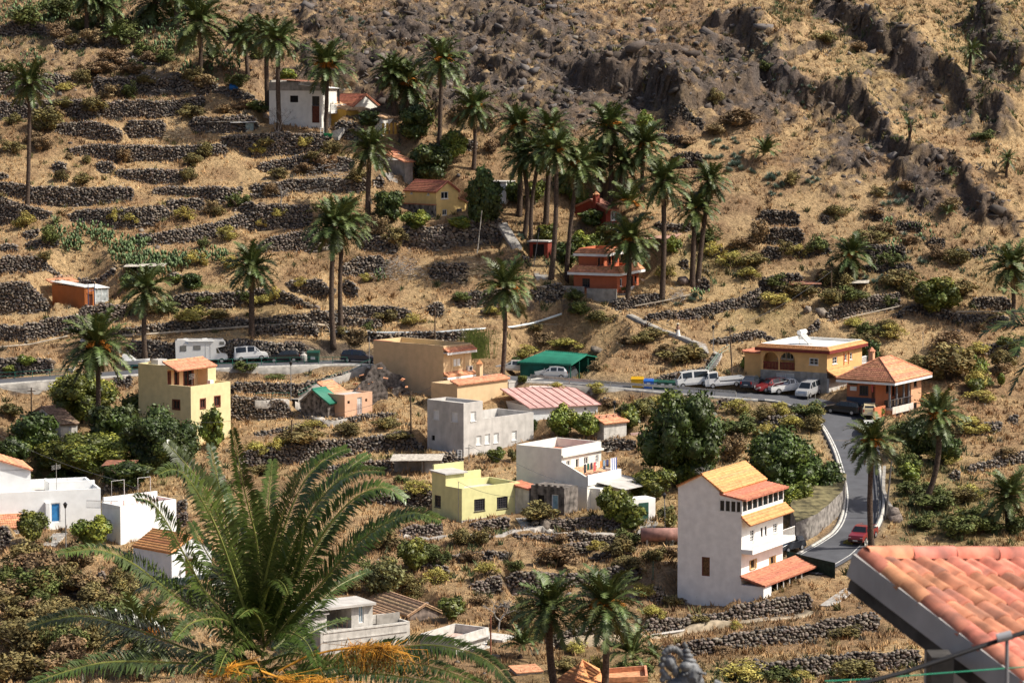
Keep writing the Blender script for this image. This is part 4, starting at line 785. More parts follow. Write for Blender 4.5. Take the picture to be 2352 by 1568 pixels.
# bushes
BM_ = {'d': mat('bush_dry_brown', (.20, .14, .075), .9, .2, 3, attr='tint', objvar=.15), 'o': mat('bush_olive', (.16, .135, .052), .85, .2, 3, attr='tint', objvar=.15),
      'y': mat('bush_yellow_green', (.32, .28, .075), .85, .2, 3, attr='tint', objvar=.12), 'g': mat('bush_green', (.085, .105, .030), .75, .2, 3, attr='tint', objvar=.15)}
BMES = {}
for kk, m_ in BM_.items():
    for j in range(3):
        v, f, c, _, _ = leaf_cloud(300 + j + ord(kk), 1900, 20, .38 if kk != 'y' else .32, spread=.78); c = np.clip(c, .5, 1.35)
        BMES[kk, j] = npmesh('foliage', v, f, m_, c)
TWIG = None
tw = MB(); rr = random.Random(3)
for k in range(26):
    a = rr.uniform(0, 6.28); e = rr.uniform(.15, .48); h = rr.uniform(.15, .6); tw.tube([(0, 0, -.05), (math.cos(a) * e * .5, math.sin(a) * e * .5, h * .6), (math.cos(a) * e, math.sin(a) * e, h)], [.02, .012, .004], 3, False)
_o = tw.build('twigs', BARK); TWIG = _o.data; bpy.data.objects.remove(_o)
BN = {'d': 'dry brown bush', 'o': 'olive brown bush', 'y': 'yellow green feathery bush', 'g': 'green low bush'}
BUSH = [b for i, b in enumerate(BUSH) if not (i > len(BUSH) - 146 and 560 < b[0] < 1950 and b[1] > 880 and i % 5 < 4)]
for i, (u, vb, wpx, hpx, kk) in enumerate(BUSH):
    base = G(u, min(vb, 1563)); s = F / base.y; W = wpx / s * 1.05; H = hpx / s * 1.05; rz = random.uniform(0, 6.28)
    o = empty('bush', base - Vector((0, 0, .1))); tag(o, where(min(max(u, 5), 2347), min(vb - hpx / 2, 1560), ('big ' if wpx > 85 else 'small ' if wpx < 42 else '') + BN[kk]), 'bush', 'bushes on the dry slope')
    link('foliage', BMES[kk, i % 3], o, (0, 0, 0), (0, 0, rz), (W / .95, W / .95, H / .78)); link('twigs', TWIG, o, (0, 0, 0), (0, 0, rz), (W, W, H * 1.2))
# agaves
AG = mat('agave_leaf', (.16, .215, .165), .6, .2, 3, objvar=.2); m = MB(); rr = random.Random(5)
for k in range(30):
    a = k * 2.4; el = .25 + 1.1 * (k / 30); d = Vector((math.cos(a) * math.cos(el), math.sin(a) * math.cos(el), math.sin(el))); sd_ = Vector((-math.sin(a), math.cos(a), 0)) * .055; mid_ = d * .3 + Vector((0, 0, .02)); m.quad(sd_ * .5, mid_ + sd_, d * .58 + Vector((0, 0, .05)), mid_ - sd_)
_o = m.build('agave', AG); AGM = _o.data; bpy.data.objects.remove(_o)
for i, (u, v, wpx) in enumerate(AGAVE):
    root = empty('agave_clump', G(u, v)); tag(root, where(u, v, 'blue green agave clump'), 'agave', 'agaves on the rocky slope'); s = F / root.location.y; W = wpx / s; rr = random.Random(i)
    for k in range(max(2, int(wpx / 7))): 
        x = rr.gauss(0, W * .26); q = W * rr.uniform(.35, .55); y_ = rr.gauss(0, W * .2); zz = float(T(root.location.x + x, root.location.y + y_)) - root.location.z
        link('rosette', AGM, root, (x, y_, zz), (rr.uniform(-.2, .2), rr.uniform(-.2, .2), rr.uniform(0, 6)), (q, q, q))
# prickly pears
PADM = mat('cactus_pad', (.105, .155, .062), .55, .25, 3, spec=.3, attr='tint')
for ci, (u0, v0, u1, v1, n) in enumerate(CACT):
    C = []; rr = np.random.default_rng(ci); nb = max(3, n // 3)
    V = []; Q = []; c = []
    for k in range(nb):
        u, v = rr.uniform(u0, u1), rr.uniform(v0, v1)
        if ((u - (u0 + u1) / 2) / (u1 - u0) * 2) ** 2 + ((v - (v0 + v1) / 2) / (v1 - v0) * 2) ** 2 > 1.15 and ci not in (0,): continue
        g = G(u, min(v, 1560)); big = rr.uniform(.8, 1.5)
        for j in range(7):
            p = np.array([g.x + rr.normal(0, .38), g.y + rr.normal(0, .38), g.z + rr.uniform(.1, 1.1) * big]); a = rr.uniform(0, 3.14); t = rr.uniform(-.5, .5); h = rr.uniform(.22, .36); w_ = h * .55
            ax = np.array([math.cos(a), math.sin(a), 0]); up = np.array([-math.sin(a) * t, math.cos(a) * t, 1]); k0 = len(V)
            nr = np.cross(ax, up) * .035
            ring = [p + ax * w_ * math.cos(q) + up * h * math.sin(q) for q in np.arange(8) * math.pi / 4]
            V += [r_ for r_ in ring] + [p + nr, p - nr]
            for q in range(8): Q.append((k0 + q, k0 + (q + 1) % 8, k0 + 8)); Q.append((k0 + (q + 1) % 8, k0 + q, k0 + 9))
            cc = np.array([1, 1, 1]) * rr.uniform(.55, 1.5); c += [cc] * 10
    if V: tag(link('cactus_patch', npmesh('cactus_patch', V, Q, PADM, np.array(c))), where((u0 + u1) / 2, (v0 + v1) / 2, 'patch of green prickly pear cactus'), 'cactus', kind='stuff')
# ================================================================ loose rocks, dry grass, low scrub
def inview(x, y, z, m=30):
    u, v = proj(x, y, z); return (u > -m) & (u < 2352 + m) & (v > -m) & (v < 1568 + m)
N_ = 60000; px = RNG.uniform(-95, 95, N_); py = RNG.uniform(240, 545, N_); pz = T(px, py); ok = inview(px, py, pz)
fi = lambda A, x, y: A[np.clip(((y - GY0) / GS).astype(int), 0, ny - 1), np.clip(((x - GX0) / GS).astype(int), 0, nx - 1)]
rkv = fi(kr, px, py); up_ = fi(upper, px, py); ok &= (fi(roadm, px, py) < .1) & (RNG.random(N_) < .03 + .32 * rkv + .22 * up_)
c = np.stack([px, py, pz], -1)[ok]; sz = (RNG.pareto(2.6, ok.sum()) * .12 + .12)[:, None].clip(.1, .6) * RNG.uniform(.7, 1.2, (ok.sum(), 3)) * (1, 1, .75)
v, f, cc = stone_cloud(c - (0, 0, .03), sz, RNG.uniform(0, 6, len(c)), .4, dark=.85)
v2_, f2_, c2_ = None, None, None
tag(link('loose_rocks', npmesh('loose_rocks', v, f, STONE, cc)), 'loose dark rocks scattered over the dry slope', 'rocks', kind='stuff')
N2 = 150000; qx = RNG.uniform(-95, 95, N2); qy = RNG.uniform(380, 545, N2); qz = T(qx, qy); ok = inview(qx, qy, qz) & (RNG.random(N2) < .2 * fi(kr, qx, qy) * fi(rk, qx, qy))
c = np.stack([qx, qy, qz], -1)[ok]; sz = (RNG.pareto(2.6, ok.sum()) * .22 + .2)[:, None].clip(.15, 1.0) * RNG.uniform(.6, 1.5, (ok.sum(), 3)) * (1.2, .9, .62)
v, f, cc = stone_cloud(c - (0, 0, .12), sz, RNG.uniform(-.7, .7, len(c)), .5, cols=np.array([(.13,.105,.09),(.10,.085,.075),(.16,.135,.12),(.19,.17,.16),(.15,.115,.09)]), dark=.9)
tag(link('rock_outcrops', npmesh('rock_outcrops', v, f, STONE, cc)), 'broken ledges and blocks of dark volcanic rock across the upper cliff', 'rocks', kind='stuff')
def tufts(N, name, mcol, hgt, wid, blades, keep, colf, label, cat, lean=.35):
    x = RNG.uniform(-98, 98, N); y = 240 + 300 * RNG.random(N) ** 1.0; z = T(x, y); k = inview(x, y, z, 10) & (fi(roadm, x, y) < .05) & (RNG.random(N) < keep(x, y)); x, y, z = x[k], y[k], z[k]; n = len(x)
    cl = colf(x, y); B = blades; bx = np.repeat(x, B) + RNG.normal(0, wid, n * B); by = np.repeat(y, B) + RNG.normal(0, wid, n * B); bz = T(bx, by) - .03
    h = np.repeat(hgt * RNG.uniform(.5, 1.4, n), B) * RNG.uniform(.6, 1.2, n * B); w_ = h * RNG.uniform(.10, .22, n * B); a = RNG.uniform(0, 6.28, n * B); lx = RNG.normal(0, lean, n * B) * h; ly = RNG.normal(0, lean, n * B) * h
    p0 = np.stack([bx - np.cos(a) * w_, by - np.sin(a) * w_, bz], -1); p1 = np.stack([bx + np.cos(a) * w_, by + np.sin(a) * w_, bz], -1); p2 = np.stack([bx + lx, by + ly, bz + h], -1)
    V = np.stack([p0, p1, p2], 1).reshape(-1, 3); Fq = np.arange(len(V)).reshape(-1, 3); ccc = np.repeat(np.repeat(cl, B, 0) * RNG.uniform(.75, 1.25, (n * B, 1)), 3, 0)
    tag(link(name, npmesh(name, V, Fq, mcol, ccc)), label, cat, kind='stuff')
GRM = mat('dry_grass_blades', (1, 1, 1), .8, .1, 3, spec=.2, attr='tint')
def gcol(x, y):
    a = fi(C_, x, y); return a * RNG.uniform(.8, 1.3, (len(x), 1)) * np.array([1.05, 1.0, .95])
C_ = GROUNDC
tufts(150000, 'dry_grass', GRM, .42, .14, 6, lambda x, y: np.clip(fi(GRASSY, x, y), 0, 1) * (.34 + .5 * sstep(.4, .6, fbm(x * .2, y * .2, 3, 61))), gcol, 'straw coloured dry grass covering the terraces', 'grass')
SCC = np.array([(.16,.10,.055),(.13,.12,.05),(.10,.11,.045),(.22,.12,.05),(.11,.10,.075),(.2,.17,.07)])
tufts(15000, 'low_scrub', GRM, .55, .22, 22, lambda x, y: .25 + .7 * fi(upper, x, y) * sstep(.35, .55, fbm(x * .15, y * .15, 3, 81)), lambda x, y: SCC[RNG.integers(0, 6, len(x))], 'low brown and grey scrub dotted over the slope', 'scrub', .5)
SCG = np.array([(.085,.115,.05),(.11,.14,.06),(.14,.15,.06),(.07,.09,.045)])
tufts(42000, 'green_scrub', GRM, .55, .22, 16, lambda x, y: np.clip(blobs([(2270,130,110,150,.9),(1960,150,60,120,.5),(2080,260,80,80,.4),(1800,30,90,40,.5),(100,50,160,60,.6),(380,120,90,70,.4),(2140,1160,110,90,.9),(2080,1040,60,90,.6),(2260,1200,90,60,.6),(2050,520,130,80,.3),(2250,600,120,80,.4),(2060,640,120,60,.4),(1620,600,100,50,.5),(1350,590,110,60,.7),(1700,1560,200,40,.5),(1000,1290,150,60,.4),(200,1480,200,80,.4)], *proj(x, y, T(x, y))), 0, 1), lambda x, y: SCG[RNG.integers(0, 4, len(x))], 'patchy green scrub and low plants on the slope', 'scrub', .5)
# ================================================================ houses
FRAMES = {'glass': (WOODW, GLASS), 'brown': (BROWN, GLASS), 'dark': (DARKF, GLASS), 'hole': (None, HOLE), 'shutter': (WOODW, SHUT),
          'bluedoor': (WOODW, mat('blue_door', (.03, .18, .42), .6, .12)), 'browndoor': (BROWN, mat('brown_wood_door', (.13, .07, .03), .7, .3, 6)),
          'whitedoor': (WOODW, mat('pale_grey_door', (.5, .5, .48), .7, .1)), 'greendoor': (WOODW, mat('dark_green_door', (.02, .07, .05), .6, .2)),
          'woodshut': (mat('tan_wood', (.45, .30, .12), .7, .15, 5), GLASS), 'palebluedoor': (WOODW, mat('pale_blue_door', (.22, .36, .45), .7, .2)),
          'beigeshut': (mat('beige_frame', (.62, .46, .25), .7, .08), SHUT), 'brownred': (None, mat('red_brown_panel', (.12, .04, .025), .9, .2))}
class House:
    def __init__(s, key, name, label, tile, cat='house', group=None):
        p, dR, dL, wR, wL, Y = FR[key]; s.p, s.dR, s.dL, s.wR, s.wL, s.Y = p, dR, dL, wR, wL, Y
        s.tile = tile; s.s = F / Y; s.root = tag(empty(name, p, math.atan2(dR.y, dR.x)), label, cat, group)
        s.root['kind'] = 'thing'
    def pix(s, x, y): return TZ(s.tile[0], s.tile[1], x, y)
    def hit(s, side, x, y, off=0.0):
        u, v = s.pix(x, y); a, c = ray(u, v); d = Vector((a, 1, c)); o = Vector((0, 0, CZ)) - s.p
        n = s.dL if side == 'R' else s.dR                  # plane: dot(q, n) = off
        t = (off - (o.x * n.x + o.y * n.y)) / (d.x * n.x + d.y * n.y); q = o + d * t
        al = s.dR if side == 'R' else s.dL
        return q.x * al.x + q.y * al.y, q.z
    def z(s, x, y, lx=0, ly=0):      # height above the foot of the house point (lx, ly) that shows at the pixel row
        u, v = s.pix(x, y); q = s.p + (s.dR * lx + s.dL * ly).to_3d(); return (CZ + ray(u, v)[1] * q.y) - s.p.z
    def rect(s, side, r, off=0.0):
        x0, y0, x1, y1 = r; xm, ym = (x0 + x1) / 2, (y0 + y1) / 2
        a0 = s.hit(side, x0, ym, off)[0]; a1 = s.hit(side, x1, ym, off)[0]; z0 = s.hit(side, xm, y1, off)[1]; z1 = s.hit(side, xm, y0, off)[1]
        return min(a0, a1), z0, max(a0, a1), z1
    def window(s, side, rc, kind, off=0.0, bars=1, cross=1, inset=.12, par=None, fw=.1, name=None):
        a0, z0, a1, z1 = rc; fm, pm = FRAMES[kind]; root = par or s.root
        def bx(m, p0, q0, p1, q1, d0, d1):
            if side == 'R': m.box(p0, off + d0, q0, p1, off + d1, q1)
            else: m.box(off + d0, p0, q0, off + d1, p1, q1)
        nm = name or ('door' if 'door' in kind else 'shutter_window' if kind in ('shutter', 'beigeshut') else 'window')
        m = MB(); pane = MB(); bx(pane, a0 + .01, z0 + .01, a1 - .01, z1 - .01, inset + .02, inset + .05)
        if fm:
            for q in ((a0, z0, a1, z0 + fw), (a0, z1 - fw, a1, z1), (a0, z0 + fw, a0 + fw, z1 - fw), (a1 - fw, z0 + fw, a1, z1 - fw)): bx(m, *q, inset - .05, inset + .015)
            for k in range(1, bars + 1): c = a0 + (a1 - a0) * k / (bars + 1); bx(m, c - fw * .35, z0 + fw, c + fw * .35, z1 - fw, inset - .03, inset + .012)
            for k in range(1, cross): c = z0 + (z1 - z0) * k / cross; bx(m, a0 + fw, c - .02, a1 - fw, c + .02, inset - .028, inset + .01)
            if kind == 'brown': 
                for q in ((a0 - .12, z0 - .12, a1 + .12, z0), (a0 - .12, z1, a1 + .12, z1 + .12), (a0 - .12, z0, a0, z1), (a1, z0, a1 + .12, z1)): bx(m, *q, -.04, .05)
            if nm != 'door': bx(m, a0 - .05, z0 - .07, a1 + .05, z0 - .005, -.07, inset)
            fo = m.build(nm, fm, root); pane.build('pane' if nm != 'door' else 'door_leaf', pm, fo)
            if kind in ('shutter', 'beigeshut'):
                sm = MB(); k = z0 + .1
                while k < z1 - .1: bx(sm, a0 + .08, k, a1 - .08, k + .04, inset - .01, inset + .02); k += .12
                sm.build('slats', pm, fo)
            if kind == 'woodshut':
                sm = MB(); w_ = (a1 - a0) * .5; bx(sm, a0 - w_ * .55, z0, a0 - .02, z1, -.05, -.01); bx(sm, a1 + .02, z0, a1 + w_ * .55, z1, -.05, -.01); sm.build('shutter_leaf', fm, fo)
        else: pane.build(nm, pm, root)
    def face(s, mb, side, a0, a1, z0, z1, off, ops, dirn=1, depth=.15):
        def pt(a, z, d): return (a, off + d, z) if side == 'R' else (off + d, a, z)
        xs = sorted({a0, a1, *[o[0] for o in ops], *[o[2] for o in ops]}); zs = sorted({z0, z1, *[o[1] for o in ops], *[o[3] for o in ops]})
        xs = [x for x in xs if a0 - 1e-6 <= x <= a1 + 1e-6]; zs = [x for x in zs if z0 - 1e-6 <= x <= z1 + 1e-6]
        for i in range(len(xs) - 1):
            for j in range(len(zs) - 1):
                xm, zm = (xs[i] + xs[i + 1]) / 2, (zs[j] + zs[j + 1]) / 2
                if any(o[0] < xm < o[2] and o[1] < zm < o[3] for o in ops): continue
                mb.quad(pt(xs[i], zs[j], 0), pt(xs[i + 1], zs[j], 0), pt(xs[i + 1], zs[j + 1], 0), pt(xs[i], zs[j + 1], 0))
        for o in ops:
            c = [(o[0], o[1]), (o[2], o[1]), (o[2], o[3]), (o[0], o[3])]
            for k in range(4): p, q = c[k], c[(k + 1) % 4]; mb.quad(pt(*p, 0), pt(*q, 0), pt(*q, depth * dirn), pt(*p, depth * dirn))
    def block(s, x0, y0, z0, x1, y1, z1, m, L=(), Rr=(), parapet=0, name='walls', floor=None, t=.22, cap=True, par=None):
        """L, Rr: [(rect, kind, bars, cross)] openings in the left (x=x0) and right (y=y0) faces"""
        mb = MB(); s.face(mb, 'L', y0, y1, z0, z1, x0, [l[0] for l in L]); s.face(mb, 'R', x0, x1, z0, z1, y0, [l[0] for l in Rr])
        mb.quad((x1, y0, z0), (x1, y1, z0), (x1, y1, z1), (x1, y0, z1)); mb.quad((x0, y1, z0), (x1, y1, z0), (x1, y1, z1), (x0, y1, z1))
        if parapet:
            zf = z1 - parapet; a, b, c, d = x0 + t, y0 + t, x1 - t, y1 - t
            for q in (((x0, y0), (x1, y0), (c, b), (a, b)), ((x1, y0), (x1, y1), (c, d), (c, b)), ((x1, y1), (x0, y1), (a, d), (c, d)), ((x0, y1), (x0, y0), (a, b), (a, d))): mb.quad(*[(*w_, z1) for w_ in q])
            for p_, q_ in (((a, b), (c, b)), ((c, b), (c, d)), ((c, d), (a, d)), ((a, d), (a, b))): mb.quad((*p_, zf), (*q_, zf), (*q_, z1), (*p_, z1))
            fl = MB(); fl.box(a, b, zf - .1, c, d, zf); fl.build('flat_roof', floor or m, par or s.root)
        elif cap: mb.quad((x0, y0, z1), (x1, y0, z1), (x1, y1, z1), (x0, y1, z1))
        o = mb.build(name, m, par or s.root)
        for side, ls, off in (('L', L, x0), ('R', Rr, y0)):
            for l in ls: s.window(side, l[0], l[1], off, l[2] if len(l) > 2 else 1, l[3] if len(l) > 3 else 1, par=par)
        return o
    def op(s, side, r, kind='glass', bars=1, cross=1, off=0.0): return (s.rect(side, r, off), kind, bars, cross)
    def box(s, name, x0, y0, z0, x1, y1, z1, m, par=None): mb = MB(); mb.box(x0, y0, z0, x1, y1, z1); return mb.build(name, m, par or s.root)
    def roof(s, e0, e1, r1, r0, m, courses=None, tw=.24, amp=.045, name='roof', par=None, deck=None, cap=True):
        """tiled plane: eave from e0 to e1, ridge from r0 to r1"""
        return tiled(e0, e1, r1, r0, m, par or s.root, courses, tw, amp, name, deck, cap)
    def railing(s, pts, h, m, name='railing', step=.14, r=.018, rail=.035, par=None):
        mb = MB()
        for a, b in zip(pts[:-1], pts[1:]):
            a, b = Vector(a), Vector(b); L = (b - a).length; mb.tube([a + Vector((0, 0, h)), b + Vector((0, 0, h))], rail, 5); mb.tube([a + Vector((0, 0, .06)), b + Vector((0, 0, .06))], rail * .8, 5)
            for k in range(int(L / step) + 1): p = a.lerp(b, k * step / L); mb.tube([p, p + Vector((0, 0, h))], r, 4, False)
        return mb.build(name, m, par or s.root)
def tiled(e0, e1, r1, r0, m, parent, courses=None, tw=.24, amp=.045, name='roof', deck=None, cap=True):
    e0, e1, r1, r0 = map(Vector, (e0, e1, r1, r0)); L = ((r0 - e0).length + (r1 - e1).length) / 2; n = courses or max(3, int(round(L / .42)))
    nn = (e1 - e0).cross(r0 - e0)
    if nn.length < 1e-6: nn = (e1 - e0).cross(r1 - e0)
    nn.normalize(); nn = nn if nn.z > 0 else -nn
    d = MB(); dn = -nn * .12
    if (r1 - r0).length < .02: d.prism([e0, e1, (r0 + r1) / 2], dn)
    else: d.prism([e0, e1, r1, r0], dn)
    ro = d.build(name, deck or m, parent); nc = max(2, int((e1 - e0).length / tw)); W = (e1 - e0).normalized()
    for i in range(n):
        t0, t1 = i / n, (i + 1.12) / n; t1 = min(t1, 1)
        a0, b0 = e0.lerp(r0, t0), e1.lerp(r1, t0); a1, b1 = e0.lerp(r0, t1), e1.lerp(r1, t1)
        V = []; Q = []; w0 = (b0 - a0).length
        if w0 < tw: continue
        k0 = (a0 - e0).dot(W) / tw; ks = max(2, int(w0 / tw * 3))
        for j in range(ks + 1):
            f = j / ks; p = a0.lerp(b0, f); q = a1.lerp(b1, f); ph = ((p - e0).dot(W) / tw) % 1; h = abs(math.sin(ph * math.pi)) * amp * 1.6
            V += [p + nn * (.012), p + nn * (h + .055), q + nn * (h * .8 + .012)]
        for j in range(ks): Q += [(j * 3, j * 3 + 3, j * 3 + 4, j * 3 + 1), (j * 3 + 1, j * 3 + 4, j * 3 + 5, j * 3 + 2)]
        link('tile_course', npmesh('tile_course', [tuple(v) for v in V], Q, m), ro)
    if cap:
        c = MB(); c.tube([r0 + nn * .05, r1 + nn * .05], .1, 6) if (r1 - r0).length > .3 else None
        if c.v: c.build('ridge_tiles', m, ro)
    return ro
def bargeline(s, pts, r, m, name='verge_tiles'):
    mb = MB(); mb.tube(pts, r, 6); return mb.build(name, m, s.root)
def hippedapron(s, x0, y0, x1, y1, z, out, drop, m, fascia, name='eave_roof', sides='LR'):
    """sloping tile apron round a block, falling outward by `out` and down by `drop`"""
    A, B, Cc, D = (x0, y0), (x1, y0), (x1, y1), (x0, y1); E = [(x0 - out, y0 - out), (x1 + out, y0 - out), (x1 + out, y1 + out), (x0 - out, y1 + out)]
    if 'R' in sides: s.roof((*E[0], z - drop), (*E[1], z - drop), (*B, z), (*A, z), m, max(2, int(out / .35)), name=name)
    if 'L' in sides: s.roof((*E[3], z - drop), (*E[0], z - drop), (*A, z), (*D, z), m, max(2, int(out / .35)), name=name)
    f = MB(); f.box(x0 - out - .02, y0 - out - .02, z - drop - .36, x1 + out + .02, y0 - out + .1, z - drop - .02); f.box(x0 - out - .02, y0 - out + .11, z - drop - .36, x0 - out + .1, y1 + out, z - drop - .02); 
    f.box(x0 - out + .11, y0 - out + .11, z - drop - .3, x1 + out, y0 - .01, z - drop - .22) ; f.box(x0 - out + .11, y0, z - drop - .3, x0 - .01, y1 + out, z - drop - .22)
    f.build('fascia', fascia, s.root)
BASE = -3.0
def gable(s, x0, x1, y0, y1, ze, zr, along, m, tm, over=.3, courses=None, name='roof', deck=None):
    """pitched roof over the rectangle; `along` = 'x' or 'y' ridge direction; gable walls filled in"""
    g = MB()
    if along == 'y':        # ridge runs back left: gable shows on the right face
        xm = (x0 + x1) / 2
        g.prism([(x0, y0, ze), (x1, y0, ze), (xm, y0, zr)], (0, y1 - y0, 0)); g.build('gable_wall', m, s.root)
        sl = (zr - ze) / (xm - x0); s.roof((x0 - over, y1 + .1, ze - sl * over + .05), (x0 - over, y0 - .15, ze - sl * over + .05), (xm, y0 - .15, zr + .05), (xm, y1 + .1, zr + .05), tm, courses, name=name, deck=deck)
        s.roof((x1 + over, y0 - .15, ze - sl * over + .04), (x1 + over, y1 + .1, ze - sl * over + .04), (xm, y1 + .1, zr + .04), (xm, y0 - .15, zr + .04), tm, courses, name=name, deck=deck)
        bargeline(s, [(x0 - over, y0 - .12, ze - sl * over + .12), (xm, y0 - .12, zr + .12), (x1 + over, y0 - .12, ze - sl * over + .12)], .09, tm)
    else:
        ym = (y0 + y1) / 2
        g.prism([(x0, y0, ze), (x0, y1, ze), (x0, ym, zr)], (x1 - x0, 0, 0)); g.build('gable_wall', m, s.root)
        sl = (zr - ze) / (ym - y0); s.roof((x0 - .15, y0 - over, ze - sl * over + .05), (x1 + .1, y0 - over, ze - sl * over + .05), (x1 + .1, ym, zr + .05), (x0 - .15, ym, zr + .05), tm, courses, name=name, deck=deck)
        s.roof((x1 + .1, y1 + over, ze - sl * over + .04), (x0 - .15, y1 + over, ze - sl * over + .04), (x0 - .15, ym, zr + .04), (x1 + .1, ym, zr + .04), tm, courses, name=name, deck=deck)
        bargeline(s, [(x0 - .12, y0 - over, ze - sl * over + .12), (x0 - .12, ym, zr + .12), (x0 - .12, y1 + over, ze - sl * over + .12)], .09, tm)
def ac_unit(s, x, y, z, side='R'):
    m = MB(); m.box(x, y - .36, z, x + .85, y - .06, z + .6) if side == 'R' else m.box(x - .36, y, z, x - .06, y + .85, z + .6)
    o = m.build('air_conditioner', SHUT, s.root); g = MB()
    if side == 'R': g.lathe([(.22, 0), (.22, .02)], 12); go = g.build('fan_grille', DARKF, o); go.location = (x + .5, y - .365, z + .3); go.rotation_euler = (math.pi / 2, 0, 0)
# ---------------------------------------------------------------- white house on the hilltop
H = House('hilltop', 'white_house', 'white hilltop house with a balcony and grey unfinished parapet, a tall palm before it', (1, 0)); w, d = H.wR, H.wL
zl = H.z(605, 835); wu = H.hit('R', 742, 900)[0]
H.block(0, 0, BASE, wu, d, zl, CREAMW, [H.op('L', (312, 880, 387, 942), 'hole'), H.op('L', (515, 885, 583, 972), 'dark'), H.op('L', (512, 977, 583, 1130), 'brownred')], [], cap=True)
H.box('grey_parapet', -.05, -.05, zl, .2, d, zl + 1.2, CONC); H.box('grey_parapet', .2, d - .3, zl, wu, d, zl + 1.5, CONC)
m = MB(); m.slab((-.3, -.4, zl + .45), (wu + .6, -.4, zl + .3), (wu + .6, d * .42, zl + .8), (-.3, d * .42, zl + .95), .06); m.build('corrugated_awning', SHUT, H.root)
H.block(wu * .1, d * .45, zl, wu * .8, d * .8, zl + 1.3, CONC, name='roof_shed'); m = MB(); m.slab((0, d * .4, zl + 1.35), (wu, d * .4, zl + 1.35), (wu, d * .85, zl + 1.6), (0, d * .85, zl + 1.6), .06); m.build('shed_roof', RUST, H.root)
zb = H.z(740, 1022, wu); H.block(wu + .01, .2, BASE, w, d * .7, zb, CREAMW, [], [], name='porch_walls')
o_ = MB(); rc = H.rect('R', (720, 1062, 815, 1150)); o_.box(rc[0], -.02, rc[1], rc[2], .1, rc[3]); o_.build('porch_opening', HOLE, H.root)
H.box('balcony_slab', .9, -1.1, zb - .25, w + .2, 3, zb, WHITE); H.railing([(.9, -1.05, zb), (w + .15, -1.05, zb), (w + .15, 2.5, zb)], .95, WHITE, 'balustrade', .22, .045, .07)
m = MB(); m.tube([(wu + .3, -.2, zb - 2), (wu + .3, -.2, zl + .5)], .12, 6); m.build('chimney_pipe', BLACKM, H.root)
H = House('hillback', 'small_house', 'low house with red roof and whitewashed gable behind the white hilltop house', (1, 0)); zt = 3.6
H.block(0, 0, BASE, H.wR + 2, 4.5, 2.6, CREAMW); gable(H, 0, H.wR + 2, 0, 4.5, 2.6, 4.2, 'y', CREAMW, TILER)
hb = H; b2 = tag(empty('small_house', P(795, 290, 433), R(55)), 'small ochre house with a pale flat pitched roof beside the white hilltop house', 'house'); b2['kind'] = 'thing'
OCH = plaster('ochre_plaster', (.55, .33, .07), .15)
m = MB(); m.box(0, 0, -2, 5, 4, 2.4); m.build('walls', OCH, b2); tiled((-.2, -.3, 2.35), (5.3, -.3, 2.35), (5.3, 4, 3.3), (-.2, 4, 3.3), TILEP, b2)
b3 = tag(empty('small_house', P(878, 292, 431), R(60)), 'low annex with pale tiled roof and ochre posts above the leafy garden', 'house'); b3['kind'] = 'thing'
m = MB(); m.box(0, 0, -2, 4.5, 4, 1.4); m.build('walls', CREAMW, b3); tiled((-.2, -.3, 1.35), (4.8, -.3, 1.35), (4.8, 4, 2.3), (-.2, 4, 2.3), TILEP, b3)
m = MB(); [m.box(-2.2 + k * 1.1, -1.6, -1, -1.95 + k * 1.1, -1.35, .6) for k in range(5)]; m.build('posts', OCH, b3)
H = House('rednear', 'long_house', 'long low stone house with flat red and orange tiled roofs among the trees', (1, 0)); w, d = H.wR, max(H.wL, 4)
H.block(0, 0, BASE, w, d, 1.9, CONC); H.roof((-.3, -.3, 1.9), (w + .3, -.3, 1.9), (w + .3, d, 3.0), (-.3, d, 3.0), TILE); H.block(-.5, d + .05, BASE, w + 1.5, d + 4, 2.9, CREAMW); H.roof((-.7, d, 2.95), (w + 1.6, d, 2.95), (w + 1.6, d + 4, 3.9), (-.7, d + 4, 3.9), TILER)
# ---------------------------------------------------------------- yellow gabled house
YEL = plaster('yellow_plaster', (.74, .53, .22), .10, (.5, .3, .1))
H = House('gabled', 'gabled_house', 'gabled yellow house with red tiled roof and a white framed window', (1, 1)); w, d = H.hit('R', 1858, 300)[0], H.hit('L', 1365, 260)[0]
ze = H.z(1658, 192); zr = ze + w * .5 * .62
H.block(0, 0, BASE, w, d, ze, YEL, [H.op('L', (1415, 185, 1438, 215), 'glass'), H.op('L', (1570, 197, 1592, 226), 'glass')], [H.op('R', (1700, 193, 1768, 260), 'glass'), H.op('R', (1712, 355, 1755, 410), 'glass')])
gable(H, 0, w, 0, d, ze, zr, 'y', YEL, TILER, .25)
x2 = H.hit('R', 2025, 300)[0]; za = H.z(1858, 258, w); m = MB(); m.prism([(w, 0, BASE), (x2, 0, BASE), (x2, 0, za - 1.1), (w, 0, za)], (0, d * .7, 0)); m.build('lean_to', YEL, H.root)
H.roof((x2 + .2, -.15, za - 1.12), (x2 + .2, d * .7, za - 1.12), (w, d * .7, za + .1), (w, -.15, za + .1), TILE); H.window('R', H.rect('R', (1843, 348, 1885, 400)), 'dark', -.17, inset=.1)
zs = H.z(1655, 318); m = MB(); m.box(-.5, .0, BASE, -.05, d, zs); m.build('stone_skirt', mat('stone_facing', (.17, .155, .14), .9, .5, 1.6, .05, bscale=5), H.root); H.box('tile_edge', -.6, -.05, zs, .0, d, zs + .12, TILER)
